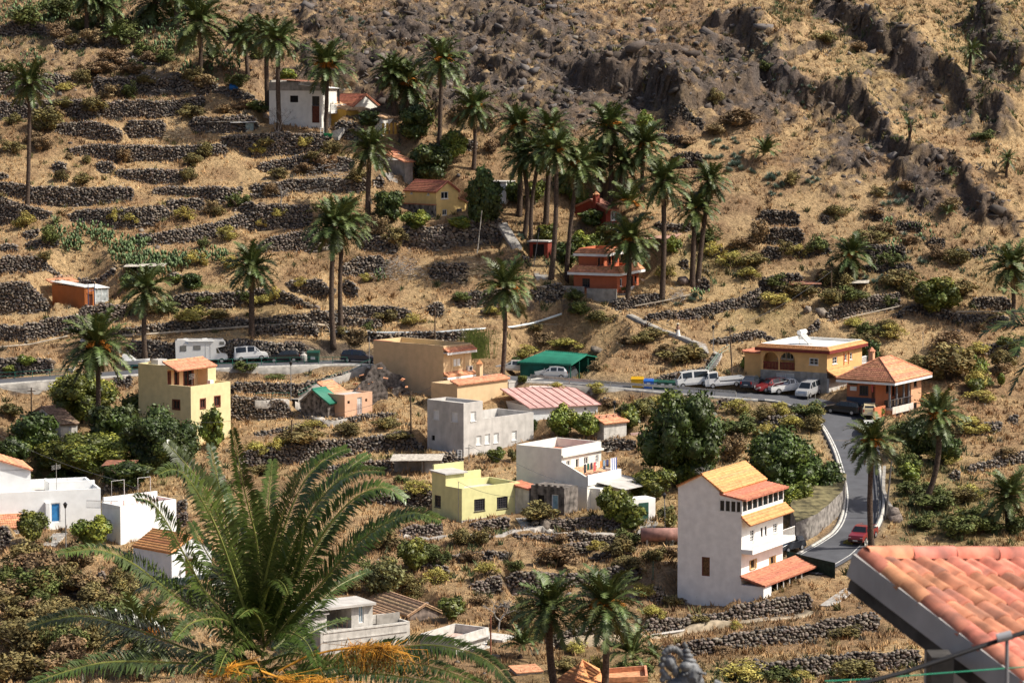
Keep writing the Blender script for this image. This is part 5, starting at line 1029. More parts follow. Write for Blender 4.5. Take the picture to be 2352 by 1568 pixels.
# ---------------------------------------------------------------- dark red and red terraced houses
DRED = plaster('dark_red_plaster', (.22, .045, .03), .15); REDP = plaster('terracotta_plaster', (.46, .135, .065), .15, (.3, .09, .05))
H = House('darkred', 'red_house', 'dark red low house with chimney and pale pitched roof behind the palm grove', (2, 1)); w, d = H.wR, H.wL
ze = 2.2; H.block(0, 0, BASE, w, d, ze, DRED, [], [((w * .45, .6, w * .9, 1.9), 'glass', 2, 1)]); gable(H, 0, w, 0, d, ze, ze + 1.1, 'x', DRED, mat('dusty_red_roof', (.36, .17, .12), .9, .2), .5)
H.box('chimney', -.3, d * .28, 0, .4, d * .28 + .7, ze + 1.9, DRED); m = MB(); m.lathe([(.6, 0), (.05, .45)], 4, (.05, d * .28 + .35, ze + 1.9)); m.build('chimney_cap', TILE, H.root); H.block(.4, d + .02, BASE, w * .7, d + 5, 1.4, DRED, name='garden_wall')
H = House('red', 'red_house', 'two storey terracotta house with two tiers of tiled eaves and a roof terrace', (2, 1)); w, d = H.wR, H.wL
z1 = H.z(1010, 968); zt = H.z(1010, 880)
H.block(0, 0, BASE, w, d, z1, REDP, [H.op('L', (645, 990, 715, 1070), 'dark', 2, 3)], [H.op('R', (992, 990, 1012, 1062), 'glass', 0), H.op('R', (1095, 968, 1112, 1075), 'dark', 0), H.op('R', (1127, 962, 1146, 1030), 'dark', 0)])
hippedapron(H, .1, .1, w - .1, d - .1, z1 + 1.15, .75, .75, TILE, WHITE); H.block(.1, .1, z1, w - .1, d - .1, z1 + 1.2, REDP, parapet=.8, name='terrace', floor=TILE)
yu = H.hit('L', 805, 960)[0]; z2 = z1 + .4; zu = H.z(800, 780, 1.2, yu); wu = w * .72
H.block(1.2, yu, z2, wu + 1.2, d - .2, zu, REDP, [], [H.op('R', (790, 800, 812, 870), 'dark', 0, 1, yu), H.op('R', (826, 795, 843, 862), 'dark', 0, 1, yu), H.op('R', (884, 780, 910, 860), 'dark', 0, 1, yu), H.op('R', (918, 775, 936, 868), 'dark', 0, 1, yu), H.op('R', (946, 768, 970, 838), 'dark', 0, 1, yu)], name='upper_walls')
hippedapron(H, 1.2, yu, wu + 1.2, d - .2, zu + .75, .55, .5, TILE, WHITE); H.block(1.2, yu, zu, wu + 1.2, d - .2, zu + .9, REDP, parapet=.5, name='roof_parapet', floor=CONC)
H.box('terrace_floor', w + .02, -.6, -1.5, w + 4.2, d * .6, .1, CONCL); H.railing([(.6, -1.3, 0), (w + 4.2, -1.3, 0), (w + 4.2, 2.5, 0)], .85, WHITE, 'picket_fence', .22, .05, .04); H.box('terrace_floor', .2, -1.5, -1.6, w + 4.2, -.02, .02, CONCL)
m = MB(); m.box(-2.2, -.8, -1.2, -1.9, d * .55, .8); m.box(-2.2, d * .62, -1.2, -1.9, d + 2.5, 1.0); m.build('yard_wall', CONC, H.root)
m = MB(); n = 9; pp = [Vector((w + .8 + 2.6 * k / n, -.2 - 1.0 * k / n, 1.3 - .75 * math.sin(math.pi * k / n))) for k in range(n + 1)]
for a, b in zip(pp[:-1], pp[1:]): m.quad(a + Vector((0, -.3, .1)), b + Vector((0, -.3, .1)), b + Vector((0, .3, .12)), a + Vector((0, .3, .12))); m.quad(a + Vector((0, -.3, .1)), b + Vector((0, -.3, .1)), b + Vector((0, 0, -.12)), a + Vector((0, 0, -.12)))
HAM = m; ho = HAM.build('hammock', WHITE); ho.location = H.root.location; ho.rotation_euler = H.root.rotation_euler; tag(ho, 'white hammock hung on the terrace beside the red terraced house', 'hammock')
for k, (fx, cl) in enumerate(((.6, 'terracotta flower pot at the left end of the red house terrace'), (1.5, 'terracotta flower pot in the middle of the red house terrace'), (2.6, 'terracotta flower pot nearest the hammock'))):
    t_ = tag(empty('flower_pot', H.root.matrix_world @ Vector((0, 0, 0))), cl, 'plant pot'); q = H.p + (H.dR * fx - H.dL * .55).to_3d(); t_.location = (q.x, q.y, q.z + .03)
    m = MB(); m.lathe([(.14, 0), (.2, .38), (.22, .4)], 9); m.build('pot', TILE, t_); link('plant', BMES['g', k], t_, (0, 0, .35), None, (.7, .7, .7))
for k, (xx, c_, lb) in enumerate(((1015, (.02, .02, .025), 'black trousers hung to dry under the upper eave of the red terraced house'), (1037, (.10, .22, .3), 'blue shirt hung to dry under the upper eave of the red terraced house'))):
    u, v = TZ(2, 1, xx, 805); p = P(u, v, H.p.y + 1.6); m = MB(); m.prism([(-.22, 0, .5), (.22, 0, .5), (.2, 0, -.3), (.02, 0, -.3), (0, 0, .05), (-.05, 0, -.3), (-.2, 0, -.3)], (0, .05, 0)); o = m.build('laundry', mat('cloth%d' % k, c_, .9)); o.location = p; tag(o, lb, 'laundry'); 
# ---------------------------------------------------------------- orange shack
ORP = plaster('orange_plaster', (.40, .135, .045), .3, (.2, .13, .09))
H = House('shack', 'orange_shack', 'flat roofed orange shack with a white sheet roof and glazed porch', (0, 1), 'shed'); w0 = H.hit('R', 865, 1150)[0]; w, d = H.wR, H.hit('L', 480, 1150)[0]; zt = H.z(780, 1072)
H.block(0, 0, -1, w0, d, zt, ORP, [], [H.op('R', (803, 1135, 852, 1272), 'brownred')]); m = MB(); m.slab((-.15, -.15, zt + .05), (w0 + .2, -.15, zt + .02), (w0 + .2, d + .2, zt + .5), (-.15, d + .2, zt + .45), .08); m.build('sheet_roof', mat('white_sheet', (.6, .6, .58), .6, .15, 1, stain=.3), H.root)
m = MB(); 
for q in ((w0 + .05, -.1), (w - .1, -.1), (w - .1, 2.2)): m.box(q[0], q[1], 0, q[0] + .08, q[1] + .08, zt - .25)
m.box(w0 + .05, -.1, .8, w - .05, -.04, .86); m.box((w0 + w) / 2, -.1, 0, (w0 + w) / 2 + .06, -.04, zt - .3); m.build('porch_frame', WOODW, H.root); H.box('porch_glass', w0 + .12, -.06, .1, w - .1, -.045, zt - .35, mat('milky_glass', (.35, .38, .38), .2, .3, 2)); m = MB(); m.slab((w0, -.25, zt - .15), (w + .15, -.25, zt - .2), (w + .15, 2.6, zt + .1), (w0, 2.6, zt + .15), .06); m.build('porch_roof', SHUT, H.root)
m = MB(); m.tube([(w0 * .25, -.25, -.2), (w0 * .25, -.25, zt + .5)], .05, 5); m.tube([(w0 * .9, -.3, -.2), (w0 * .9, -.3, zt + .5)], .05, 5); m.tube([(w0 * .25, -.25, zt - .5), (w0 * .9, -.3, zt - .4)], .04, 5); m.build('gate_posts', mat('blue_steel', (.03, .06, .14), .5), H.root)
BRK = mat('clay_block', (.42, .26, .17), .9, .15)
for k in range(8):
    q = (.3 + k * .15, d - .5 - .1 * k, zt + .5) if k < 3 else (w0 * .5 + (k - 3) * .7, d + .5, zt + .85); H.box('roof_block', q[0], q[1], q[2], q[0] + .4, q[1] + .25, q[2] + .2, BRK)
H.roof((w0 * .2, d + .3, zt + .1), (w + .8, d + .3, zt + .1), (w + .8, d + 1.8, zt + .5), (w0 * .2, d + 1.8, zt + .5), TILE)
# ---------------------------------------------------------------- tall yellow house
YEL2 = plaster('pale_yellow_plaster', (.66, .565, .32), .10, (.45, .38, .22))
H = House('yellow3', 'tall_yellow_house', 'tall pale yellow house with a tiled penthouse roof and red brown window frames', (0, 2)); w, d = H.wR, H.wL; zt = H.z(1758, 415)
H.block(0, 0, -4, w, d, zt, YEL2, [H.op('L', (1590, 540, 1650, 620), 'brown')], [H.op('R', (1842, 530, 1885, 612), 'brown'), H.op('R', (1972, 505, 2020, 595), 'brown'), H.op('R', (1843, 762, 1885, 845), 'brown')], parapet=.95, floor=TILE)
yu = H.hit('L', 1535, 300)[0]; zu = H.z(1535, 250, 0, yu); dz = zu - zt
ops = [H.op('R', (1545, 280, 1565, 400), 'brown', 0, 1, yu), H.op('R', (1605, 270, 1638, 400), 'brown', 0, 1, yu), H.op('R', (1690, 258, 1772, 405), 'brown', 1, 1, yu)]
H.block(.002, yu, zt - .9, w * .98, d, zu + .35, YEL2, [], ops, name='penthouse_walls', parapet=.5, floor=CONCL)
x1_ = H.hit('R', 1818, 330, yu)[0]; H.block(x1_, yu - 1.6, zt - .9, w * .98, yu - .02, zu - .2, YEL2, name='stair_walls')
zr = H.z(1465, 195, 0, yu + 2.5); H.roof((-.12, yu - 1.7, zu - .15), (w, yu - 1.7, zu - .15), (w, yu + .6, zu + .75), (-.12, yu + .6, zu + .75), TILE)
m = MB(); m.prism([(0, yu - 1.2, zu - .1), (0, yu, zu - .1), (0, yu, zu + .4)], (.2, 0, 0)); m.build('roof_cheek', YEL2, H.root); H.box('water_tank', w * .25, d - 1.6, zu - .1, w * .25 + 1.6, d - .5, zu + .7, CONCL)
m = MB(); ax = Vector((w * .3, yu * .45, zt - .9)); m.tube([ax, ax + Vector((0, 0, 2.2))], .03, 4); [m.tube([ax + Vector((-.5, 0, 1.5 + k * .18)), ax + Vector((.5, 0, 1.6 + k * .15))], .015, 3) for k in range(4)]; m.build('aerial', STEEL, H.root); H.box('white_tank', w * .72, yu - 2.3, zt - .9, w * .72 + .6, yu - 1.8, zt + .2, SHUT)
# ---------------------------------------------------------------- broad beige house
BEI = plaster('beige_plaster', (.60, .435, .255), .08, (.4, .28, .17))
H = House('beige', 'beige_house', 'broad beige house with blank side wall, two tiled cornices and shuttered windows', (1, 2)); w, d = H.wR, H.wL; zt = H.z(1725, 42)
H.block(0, 0, -4, w, d, zt, BEI, [], [H.op('R', (1815, 152, 1888, 232), 'beigeshut', 1), H.op('R', (1812, 372, 1884, 446), 'beigeshut', 1)], parapet=1.0, floor=YEL2)
for yy in (92, 318):
    z_ = H.hit('R', 1740, yy)[1]; H.roof((-.05, -.75, z_), (w + .25, -.75, z_), (w + .25, -.01, z_ + .35), (-.05, -.01, z_ + .35), TILE, 2); H.box('cornice', -.05, -.7, z_ - .22, w + .25, -.01, z_ - .13, WHITE); H.box('cornice', -.05, -.72, z_ - .4, w + .25, -.6, z_ - .23, WHITE)
xf = H.rect('R', (1792, 120, 1915, 282)); 
m = MB(); [m.box(*q) for q in ((xf[0], -.06, xf[1], xf[0] + .08, .0, xf[3]), (xf[2] - .08, -.06, xf[1], xf[2], 0, xf[3]), (xf[0], -.06, xf[1] - .08, xf[2], 0, xf[1]))]; m.build('wall_moulding', BEI, H.root)
for yy in (270, 358): a_, z_ = H.hit('R', 1930, yy); ac_unit(H, a_, 0, z_)
H.box('step_coping', -.03, d - 3, zt, .5, d, zt + .02, TILE)
b = tag(empty('annex_house', P(1033, 912, H.Y - 4.5), math.atan2(H.dR.y, H.dR.x)), 'low beige annex with tiled chimney and terrace wall beside the broad beige house', 'house'); b['kind'] = 'thing'
m = MB(); m.box(0, -1.2, -3, 9.5, 3, 1.6); m.build('walls', BEI, b); tiled((-.1, -1.5, 1.6), (9.6, -1.5, 1.6), (9.6, -.2, 2.0), (-.1, -.2, 2.0), TILE, b, 3); m = MB(); m.box(5.6, 0, 1.6, 6.2, .6, 3.6); m.build('chimney', BEI, b); m = MB(); m.lathe([(.62, 0), (.06, .5)], 4, (5.9, .3, 3.6)); m.build('chimney_cap', TILEB, b)
m = MB(); m.box(9.55, -1.3, -3, 20, -1.05, 1.0); m.box(9.55, -1.35, 1.0, 20, -1.0, 1.15); m.build('terrace_wall', CONCL, b)
# ---------------------------------------------------------------- bare grey house
GREY = mat('bare_render', (.50, .48, .45), .95, .1, .8, .02, stain=.45, stain_col=(.24, .23, .215), bscale=6)
H = House('grey', 'grey_house', 'bare grey rendered house with white shutters, a tall block and a lower wing', (1, 2)); w, d = H.wR, H.wL; zt = H.z(1908, 567)
wu = H.hit('R', 2083, 700)[0]
H.block(0, 0, -3, wu, d, zt, GREY, [H.op('L', (1627, 628, 1683, 716), 'shutter', 0), H.op('L', (1797, 646, 1853, 737), 'shutter', 0), H.op('L', (1612, 862, 1643, 908), 'hole')],
        [H.op('R', (1972, 643, 2022, 732), 'shutter', 0), H.op('R', (2025, 865, 2070, 950), 'shutter', 0)], parapet=.35, floor=CONCL)
zw = H.z(2083, 710, wu); H.block(wu + .01, .01, -3, w, d, zw, GREY, [], [H.op('R', (2103, 850, 2150, 940), 'shutter', 0), H.op('R', (2184, 840, 2230, 930), 'shutter', 0), H.op('R', (2351, 822, 2396, 908), 'shutter', 0)], parapet=1.0, name='wing_walls', floor=CONCL)
# ---------------------------------------------------------------- pink roofed barn
H = House('barn', 'barn', 'white barn with a faded pink standing seam metal roof', (2, 2), 'barn'); w, d = H.wR, max(H.wL, 6); zt = H.z(190, 607)
H.block(0, 0, BASE, w, d + 2, zt, mat('pale_blue_white', (.68, .70, .70), .9, .05), [], [H.op('R', (660, 600, 688, 637), 'glass', 0)])
PINKR = mat('pink_metal_roof', (.55, .33, .30), .55, .12, 1); A = Vector((-.6, -.4, zt)); B = Vector((w + .3, -.4, zt)); Cc = Vector((w * .35, d + 2, zt + 2.3)); D = Vector((-.6 - 3, d + 2, zt + 1.6))
m = MB(); m.slab(A, B, Vector((w + .3, d + 2, zt + 1.5)), Vector((-.6, d + 2, zt + 1.5)), .1); r_o = m.build('roof', PINKR, H.root)
for k in range(10):
    f = k / 9; m = MB(); a = A.lerp(B, f) + Vector((0, 0, .05)); b_ = a + Vector((0, d + 2.4, 1.5)); m.tube([a, b_], .04, 4); m.build('seam', mat('red_seam', (.42, .17, .13), .6), r_o)
# ---------------------------------------------------------------- laundry house
H = House('laundry', 'laundry_house', 'white two storey house with terracotta flat roof and laundry on its balcony', (2, 2)); w, d = H.wR, H.wL; z1 = H.z(690, 1245)
H.block(0, 0, BASE, w, d, z1, CREAMW, [H.op('L', (378, 1292, 400, 1316), 'hole')], [], name='walls', parapet=.15, floor=TILE)
yu = H.hit('L', 455, 1100)[0]; zu = H.z(455, 985, 0, yu); zc = H.z(455, 1055, 0, yu); wu = H.hit('R', 820, 1000, yu)[0]
H.block(.001, yu, z1 - .2, wu, d, zu, CREAMW, [], [H.op('R', (500, 1090, 537, 1145), 'glass', 1, 1, yu), H.op('R', (587, 1075, 615, 1175), 'glass', 0, 1, yu), H.op('R', (662, 1058, 700, 1128), 'glass', 1, 1, yu), H.op('R', (768, 1042, 795, 1130), 'glass', 1, 3, yu)], parapet=1.0, name='upper_walls', floor=TILE)
H.box('cornice', -.08, yu - .3, zc - .12, wu + .12, yu - .02, zc + .1, CREAMW)
m = MB(); m.prism([(-.001, .15, z1), (-.001, yu, z1), (-.001, yu, H.z(455, 1105, 0, yu))], (.2, 0, 0)); m.build('sloping_parapet', CREAMW, H.root); m = MB(); m.box(.0, -.12, z1 - .95, w + .1, .08, z1 + .18); m.box(w - .12, .09, z1 - .2, w + .1, yu, z1 + .18); m.build('balcony_parapet', WHITE, H.root)
cl = [(.03, .03, .035), (.015, .1, .07), (.03, .03, .05), (.5, .1, .1), (.55, .55, .5), (.55, .25, .08), (.2, .28, .38), (.05, .06, .15)]
for k, c_ in enumerate(cl):
    f = .9 + k * .62; m = MB(); h_ = .75 if k % 3 else 1.0; m.prism([(-.2, 0, 0), (.2, 0, 0), (.22, 0, -h_), (.05, .02, -h_ * .95), (-.1, -.01, -h_ * 1.02), (-.2, 0, -h_)], (0, .03, 0)); o = m.build('laundry', mat('laundry_cloth_%s' % 'abcdefgh'[k], c_, .9))
    q = H.p + (H.dR * f + H.dL * .9).to_3d(); o.location = (q.x, q.y, q.z + z1 + 1.25); o.rotation_euler = (0, 0, H.root.rotation_euler.z); tag(o, ('black shirt', 'dark green cloth', 'black trousers', 'red shirt', 'white towel', 'orange cloth', 'grey blue shirt', 'navy cloth')[k] + ' drying on the balcony line of the laundry house', 'laundry')
m = MB(); q = H.p + (H.dR * 5.4 + H.dL * .2).to_3d()
for k in range(6): m.cur = k % 2; m.quad((k * .2 - .6, 0, 0), (k * .2 - .4, 0, 0), (k * .2 - .36, 0, -1.7), (k * .2 - .56, 0, -1.7)); m.quad((k * .2 - .6, .03, 0), (k * .2 - .4, .03, 0), (k * .2 - .36, .03, -1.7), (k * .2 - .56, .03, -1.7))
o = m.build('laundry', [WHITE, mat('blue_stripe', (.05, .1, .35), .9)]); o.location = (q.x, q.y, q.z + z1 + 1.5); o.rotation_euler = (0, 0, H.root.rotation_euler.z); tag(o, 'blue and white striped towel over the balcony edge of the laundry house', 'laundry')
b = tag(empty('lean_to_shed', P(1426, 1100, H.Y + 3), H.root.rotation_euler.z), 'annex with patched pale tile roof and grey corrugated awning behind the laundry house', 'shed'); b['kind'] = 'thing'
m = MB(); m.box(-4, 0, -4, 2, 5, -.6); m.build('walls', CREAMW, b); tiled((-4.3, 2.2, .2), (1.5, 2.2, .2), (1.5, 6, 1.5), (-4.3, 6, 1.5), TILEP, b); m = MB(); m.slab((-3, -2.5, -.6), (3, -2.5, -.6), (3, 2.3, .1), (-3, 2.3, .1), .05); m.build('corrugated_awning', CONCL, b)
# ---------------------------------------------------------------- pale yellow bungalow
PY = plaster('lemon_plaster', (.62, .60, .30), .10, (.42, .42, .22))
H = House('bungalow', 'bungalow', 'pale yellow bungalow with high parapet, barred windows and a roof hut', (1, 2)); w, d = H.wR, H.wL; zt = H.z(1893, 1352)
H.block(0, 0, BASE, w, d, zt, PY, [H.op('L', (1640, 1412, 1698, 1520), 'dark', 2, 4)], [H.op('R', (2004, 1445, 2104, 1555), 'dark', 4, 5), H.op('R', (2213, 1425, 2313, 1535), 'dark', 4, 5)], parapet=.7, floor=CONCL)
yh = H.hit('L', 1742, 1300)[0]; zh = H.z(1742, 1215, 0, yh); xh = H.hit('R', 1912, 1250, yh)[0]
H.block(.001, yh, zt - .7, xh, d, zh, PY, name='hut_walls'); m = MB(); m.slab((-.25, yh - .3, zh + .03), (xh + .3, yh - .3, zh + .03), (xh + .3, d + .2, zh + .2), (-.25, d + .2, zh + .2), .14); m.build('hut_roof', CONCL, H.root)
zz = H.z(1985, 1115, xh, d); H.box('high_parapet', .3, d + .01, zt - .7, w * .55, d + .25, zz, PY); H.box('stepped_parapet', w * .55 + .01, d + .01, zt - .7, w * .85, d + .24, zt + .9, PY); H.box('plinth', -.1, -.1, BASE, w + .1, -.005, .12, CONCL)
# ---------------------------------------------------------------- four storey house
H = House('four', 'four_storey_house', 'white four storey house with glazed gallery, balcony and orange tiled roof', (2, 3)); w, d = H.wR, H.wL
H.tile = (2, 2); ze = H.z(1960, 1400); xw = w
zL = H.z(1545, 1330, 0, d); zpk = H.z(1770, 1265, 0, d * .6)
H.tile = (2, 3)
z_ = lambda y: H.hit('R', 2150, y)[1]
Lo = [H.op('L', (1742, 410, 1817, 585), 'browndoor', 0)]
Ro = [H.op('R', (2192, 432, 2235, 520), 'woodshut', 0), H.op('R', (2372, 402, 2412, 480), 'woodshut', 0), H.op('R', (2190, 160, 2228, 272), 'glass', 1, 4), H.op('R', (2285, 140, 2303, 222), 'dark', 1, 4), H.op('R', (2322, 128, 2340, 208), 'dark', 1, 4), H.op('R', (2400, 100, 2440, 190), 'glass', 1, 4)]
zg = H.z(2128, 10)          # floor of the gallery
H.block(0, 0, -4, w, d, zg, WHITE, Lo, Ro)
yg = H.hit('L', 1905, 0)[0]; H.tile = (2, 2)
zgt = H.z(2145, 1465); H.block(.01, yg, zg, w, d, ze, WHITE, name='attic_walls'); 
# gables
g = MB(); y0, y1, ym = yg - .3, d, yg + (d - yg) * .42; zr = max(zpk, ze + 1.6)
g.prism([(.011, yg, ze), (.011, d, ze), (.011, d, zL), (.011, ym, zr)], (w - .011, 0, 0)); g.build('gable_wall', WHITE, H.root)
H.roof((-.15, y0 - .2, ze), (w + .3, y0 - .2, ze), (w + .3, ym, zr + .05), (-.15, ym, zr + .05), TILEB, 9); H.roof((w + .3, d + .1, zL + .04), (-.15, d + .1, zL + .04), (-.15, ym, zr + .04), (w + .3, ym, zr + .04), TILEB, 6)
H.roof((-.1, -.5, zgt + .1), (w + .3, -.5, zgt + .1), (w + .3, yg - .1, ze - .15), (-.1, yg - .1, ze - .15), TILER, 8)
gal = MB(); npn = 8
for k in range(npn + 1): x = w * k / npn; gal.box(x - .07, -.03, zg + .02, x + .07, .12, zgt)
gal.box(0, .0, zg, w, .12, zg + .1); gal.box(0, .0, zgt - .1, w, .12, zgt + .05)
nq = 4
for k in range(nq + 1): y = yg * k / nq; gal.box(-.03, y - .07, zg + .02, .12, y + .07, zgt + .15)
gal.box(0, 0.13, zg, .12, yg, zg + .1); gal.box(0, .13, zgt - .1, .12, yg, zgt + .1); go = gal.build('gallery_frame', WOODW, H.root)
for k in range(npn): H.box('pane', w * k / npn + .08, .05, zg + .11, w * (k + 1) / npn - .08, .07, zgt - .11, GLASS, go)
for k in range(nq): H.box('pane', .05, max(yg * k / nq + .08, .14), zg + .11, .07, yg * (k + 1) / nq - .08, zgt - .11, GLASS, go)
m = MB(); m.prism([(.001, 0.0, zgt + .1), (.001, yg, ze), (.001, yg, zgt + .1)], (.1, 0, 0)); m.build('gallery_cheek', WHITE, H.root)
H.tile = (2, 3); ze2 = H.z(2200, 110, .6); H.roof((-.1, -1.0, ze2), (w + .4, -1.0, ze2), (w + .4, -.02, ze2 + .8), (-.1, -.02, ze2 + .8), TILEB, 3)
zb = H.hit('R', 2190, 395, -1.1)[1]; H.box('balcony_slab', .0, -1.2, zb, w + .4, -.01, zb + .45, WHITE); H.railing([(.0, -1.15, zb + .45), (w + .35, -1.15, zb + .45)], .95, WHITE, 'railing', .16, .02, .035)
zp = H.hit('R', 2200, 640, -1.0)[1]; xe = w + 4.6
m = MB(); m.slab((-.2, -2.6, zp - .25), (w + 3.2, -2.6, zp - .25), (w + 3.2, -.01, zp + .45), (-.2, -.01, zp + .45), .12); m.build('porch_deck', TILER, H.root); H.roof((-.2, -2.65, zp - .22), (w + 3.2, -2.65, zp - .22), (w + 3.2, -.01, zp + .5), (-.2, -.01, zp + .5), TILER, 7, name='porch_roof')
H.box('porch_pillar', 0, -2.4, -4, 1.8, -.01, zp - .35, WHITE); H.box('porch_pillar', w + 3.2, -2.4, -4, w + 4.6, -.1, zp - .3, WHITE); H.box('porch_floor', 1.81, -2.3, -2, w + 3.19, -.02, .2, CONC); H.box('porch_roof_end', w + 3.25, -2.6, zp - .28, w + 4.8, 0, zp - .18, TILEB); H.box('pool_wall', 1.85, -2.45, .2, w + 3.15, -2.3, 1.05, mat('bamboo_mat', (.25, .17, .09), .9, .3, 8))
H.box('porch_back', 1.85, -.2, .2, w + 3.1, -.05, zp - .4, HOLE); m = MB(); [m.box(1.9 + k * 1.5, -2.35, 1.05, 2.0 + k * 1.5, -2.25, zp - .3) for k in range(6)]; m.build('porch_posts', WOODW, H.root)
m = MB(); m.box(w, -.1, -4, w + 3.2, 4, zp); m.build('side_wing', WHITE, H.root)
# ---------------------------------------------------------------- white houses at lower left
WH2 = mat('bright_white_wash', (.80, .82, .82), .9, .04, 1.2, .01, stain=.1, stain_col=(.5, .52, .52))
H = House('bluedoor', 'white_house', 'long white house with roof terrace parapets and a bright blue door', (0, 2)); w, d = H.wR, 9; H.tile = (0, 2); x1 = H.hit('R', 443, 1400)[0]
zt = H.hit('R', 700, 1358)[1]; H.block(0, 0, -5, w, d, zt, WH2, [], [H.op('R', (467, 1482, 555, 1660), 'bluedoor', 0)], parapet=.85, floor=CONCL)
H.box('wall_pier', x1 - .4, -.9, -5, x1, -.01, zt - 1.2, WH2); xg = H.hit('R', 282, 1250, 3)[0]; zg2 = H.z(280, 1170, xg, 3.0)
H.block(0, 3.0, zt - .8, xg, d + 1, zg2, WH2, name='upper_walls'); H.roof((xg + .2, 2.7, zg2 - .1), (xg + .2, d + 1, zg2 - .1), (-1, d + 1, zg2 + 2.1), (-1, 2.7, zg2 + 2.1), TILE); m = MB(); m.prism([(xg, 3.0, zg2 - .1), (0, 3.0, zg2 - .1), (0, 3.0, zg2 + 1.75)], (0, .2, 0)); m.build('gable_wall', WH2, H.root)
xx = H.hit('R', 450, 1300, 3.5)[0]; H.box('inner_parapet', xx, 3.5, zt - .8, w, 3.75, zt + .4, WH2); H.box('inner_parapet', xx - .05, 3.76, zt - .8, xx + .2, 6.5, zt + .4, WH2)
m = MB(); ax = Vector((xx + .4, 1.0, zt - .8)); m.tube([ax, ax + Vector((0, 0, 3.6))], .03, 4); [m.tube([ax + Vector((-.5, 0, 2.9 + k * .13)), ax + Vector((.5, .1, 3.0 + k * .13))], .02, 3) for k in range(4)]; m.build('aerial', STEEL, H.root)
xo = H.hit('R', 210, 1500, -1)[0]; H.roof((max(xo - 4.5, 0), -2.2, zt - 3.5), (xo, -2.2, zt - 3.5), (xo, -.02, zt - 2.4), (max(xo - 4.5, 0), -.02, zt - 2.4), TILE); H.block(max(xo - 4.3, .2), -2.0, -5, xo - .1, -.03, zt - 3.5, WH2, name='porch_walls')
H = House('pool', 'white_house', 'low white house with a flat terracotta roof terrace and thin goal like frames', (0, 2)); w, d = H.wR, H.wL; zt = H.z(1110, 1512)
H.block(0, 0, -4, w, d, zt, WH2, parapet=.5, floor=TILE); H.box('high_parapet', .3, d + .01, zt - .5, w, d + .25, zt + .5, WH2); H.railing([(0, d + 2.8, zt - .9), (0, .3, zt - .3)], .8, WOODW, 'railing', .2)
m = MB(); 
for x_, y_ in ((w * .15, d - .3), (w * .62, d - .3)): m.tube([(x_, y_, zt - .5), (x_, y_, zt + 2.2), (x_ + 1.6, y_, zt + 2.2), (x_ + 1.6, y_, zt - .5)], .04, 5)
m.build('pipe_frames', WOODW, H.root)
H = House('cottage', 'cottage', 'small white cottage with bright orange ridged roof and dark grey plinth', (0, 3)); w, d = H.wR, H.wL; ze = H.z(1580, 372)
H.block(0, 0, .9, w, d, ze, WH2, [], [H.op('R', (1702, 430, 1778, 595), 'browndoor', 0)]); H.block(-.03, -.03, -4, w + .03, d + .03, .9, mat('slate_grey_paint', (.07, .085, .095), .9, .1), name='plinth'); gable(H, 0, w, 0, d, ze, ze + w * .26, 'y', WH2, TILEB, .15, 8)
a_, zq = H.hit('R', 1715, 415); ac_unit(H, a_, 0, zq); a_, zq = H.hit('R', 1655, 560); H.box('wall_lamp', a_, -.25, zq, a_ + .22, -.02, zq + .4, WOODW); H.box('terrace_wall', 2.2, -2.6, -1.2, w + 3.5, -2.4, .35, WH2); H.box('terrace_floor', .3, -2.4, -4, w + 3.5, -.04, -.25, CONCL)
m = MB(); m.tube([(.2, -2.7, -.9), (.9, -2.6, .0), (2.2, -2.55, .5)], .04, 5); m.tube([(.2, -2.7, -1.6), (.2, -2.7, -.9)], .04, 5); m.build('handrail', WOODW, H.root)
# ---------------------------------------------------------------- derelict house, stone house, small white
OLD = mat('old_whitewash', (.52, .50, .46), .95, .12, 1.5, .02, stain=.65, stain_col=(.2, .19, .17))
H = House('derelict', 'derelict_house', 'derelict white house with open upper room, pale blue door and rust streaks', (1, 3)); w, d = H.wR, H.wL; zt = H.z(595, 1100)
H.block(0, 0, -6, w, d, zt, OLD, [], [H.op('R', (1168, 1160, 1250, 1200), 'hole')], parapet=.35, floor=CONC)
for yy in (1110, 1185): zq = H.hit('R', 620, yy)[1]; H.box('wall_band', .3, -.06, zq - .05, w - .3, -.005, zq + .05, OLD)
yu = d * .35; xa = H.hit('R', 650, 950, yu)[0]; xb = H.hit('R', 877, 950, yu)[0]; xc = H.hit('R', 1072, 950, yu)[0]; zu = H.z(1072, 830, xc, yu)
H.block(xb, yu, zt - .35, xc, d, zu, OLD, [], [H.op('R', (943, 845, 990, 1015), 'palebluedoor', 1, 1, yu)], name='upper_walls'); H.block(-.5, yu, zt - .35, xa, d, zu - .6, OLD, name='upper_walls')
H.box('back_wall', xa, d - .3, zt - .35, xb, d - .05, zu, CONC); m = MB(); m.slab((xa - 1.5, yu - .5, zu + .1), (xc + .1, yu - .5, zu + .1), (xc + .1, d + .2, zu + .15), (xa - 1.5, d + .2, zu + .15), .22); m.build('roof_slab', CONCL, H.root)
H.box('roof_edge', -1.0, yu - .3, zu - .55, xa + .1, d, zu - .4, CONCL); xd = H.hit('R', 1110, 980, yu)[0]; H.box('yard_parapet', xd, yu, zt - .3, w - .1, yu + .2, zt + .6, CONC)
for k in range(5): m = MB(); m.tube([(xa + k * .5, yu - .2, zt - .3), (xa + k * .5 + .05, yu - .2, zt + .5)], .02, 4); m.build('rebar', RUST, H.root)
H = House('stonehouse', 'stone_house', 'stone gabled house with pale sun bleached tile roof behind the derelict house', (1, 3)); w, d = H.wR, 9; ze = H.z(1400, 950)
SFACE = mat('stone_facing_warm', (.19, .15, .125), .9, .5, 1.6, .05, bscale=5)
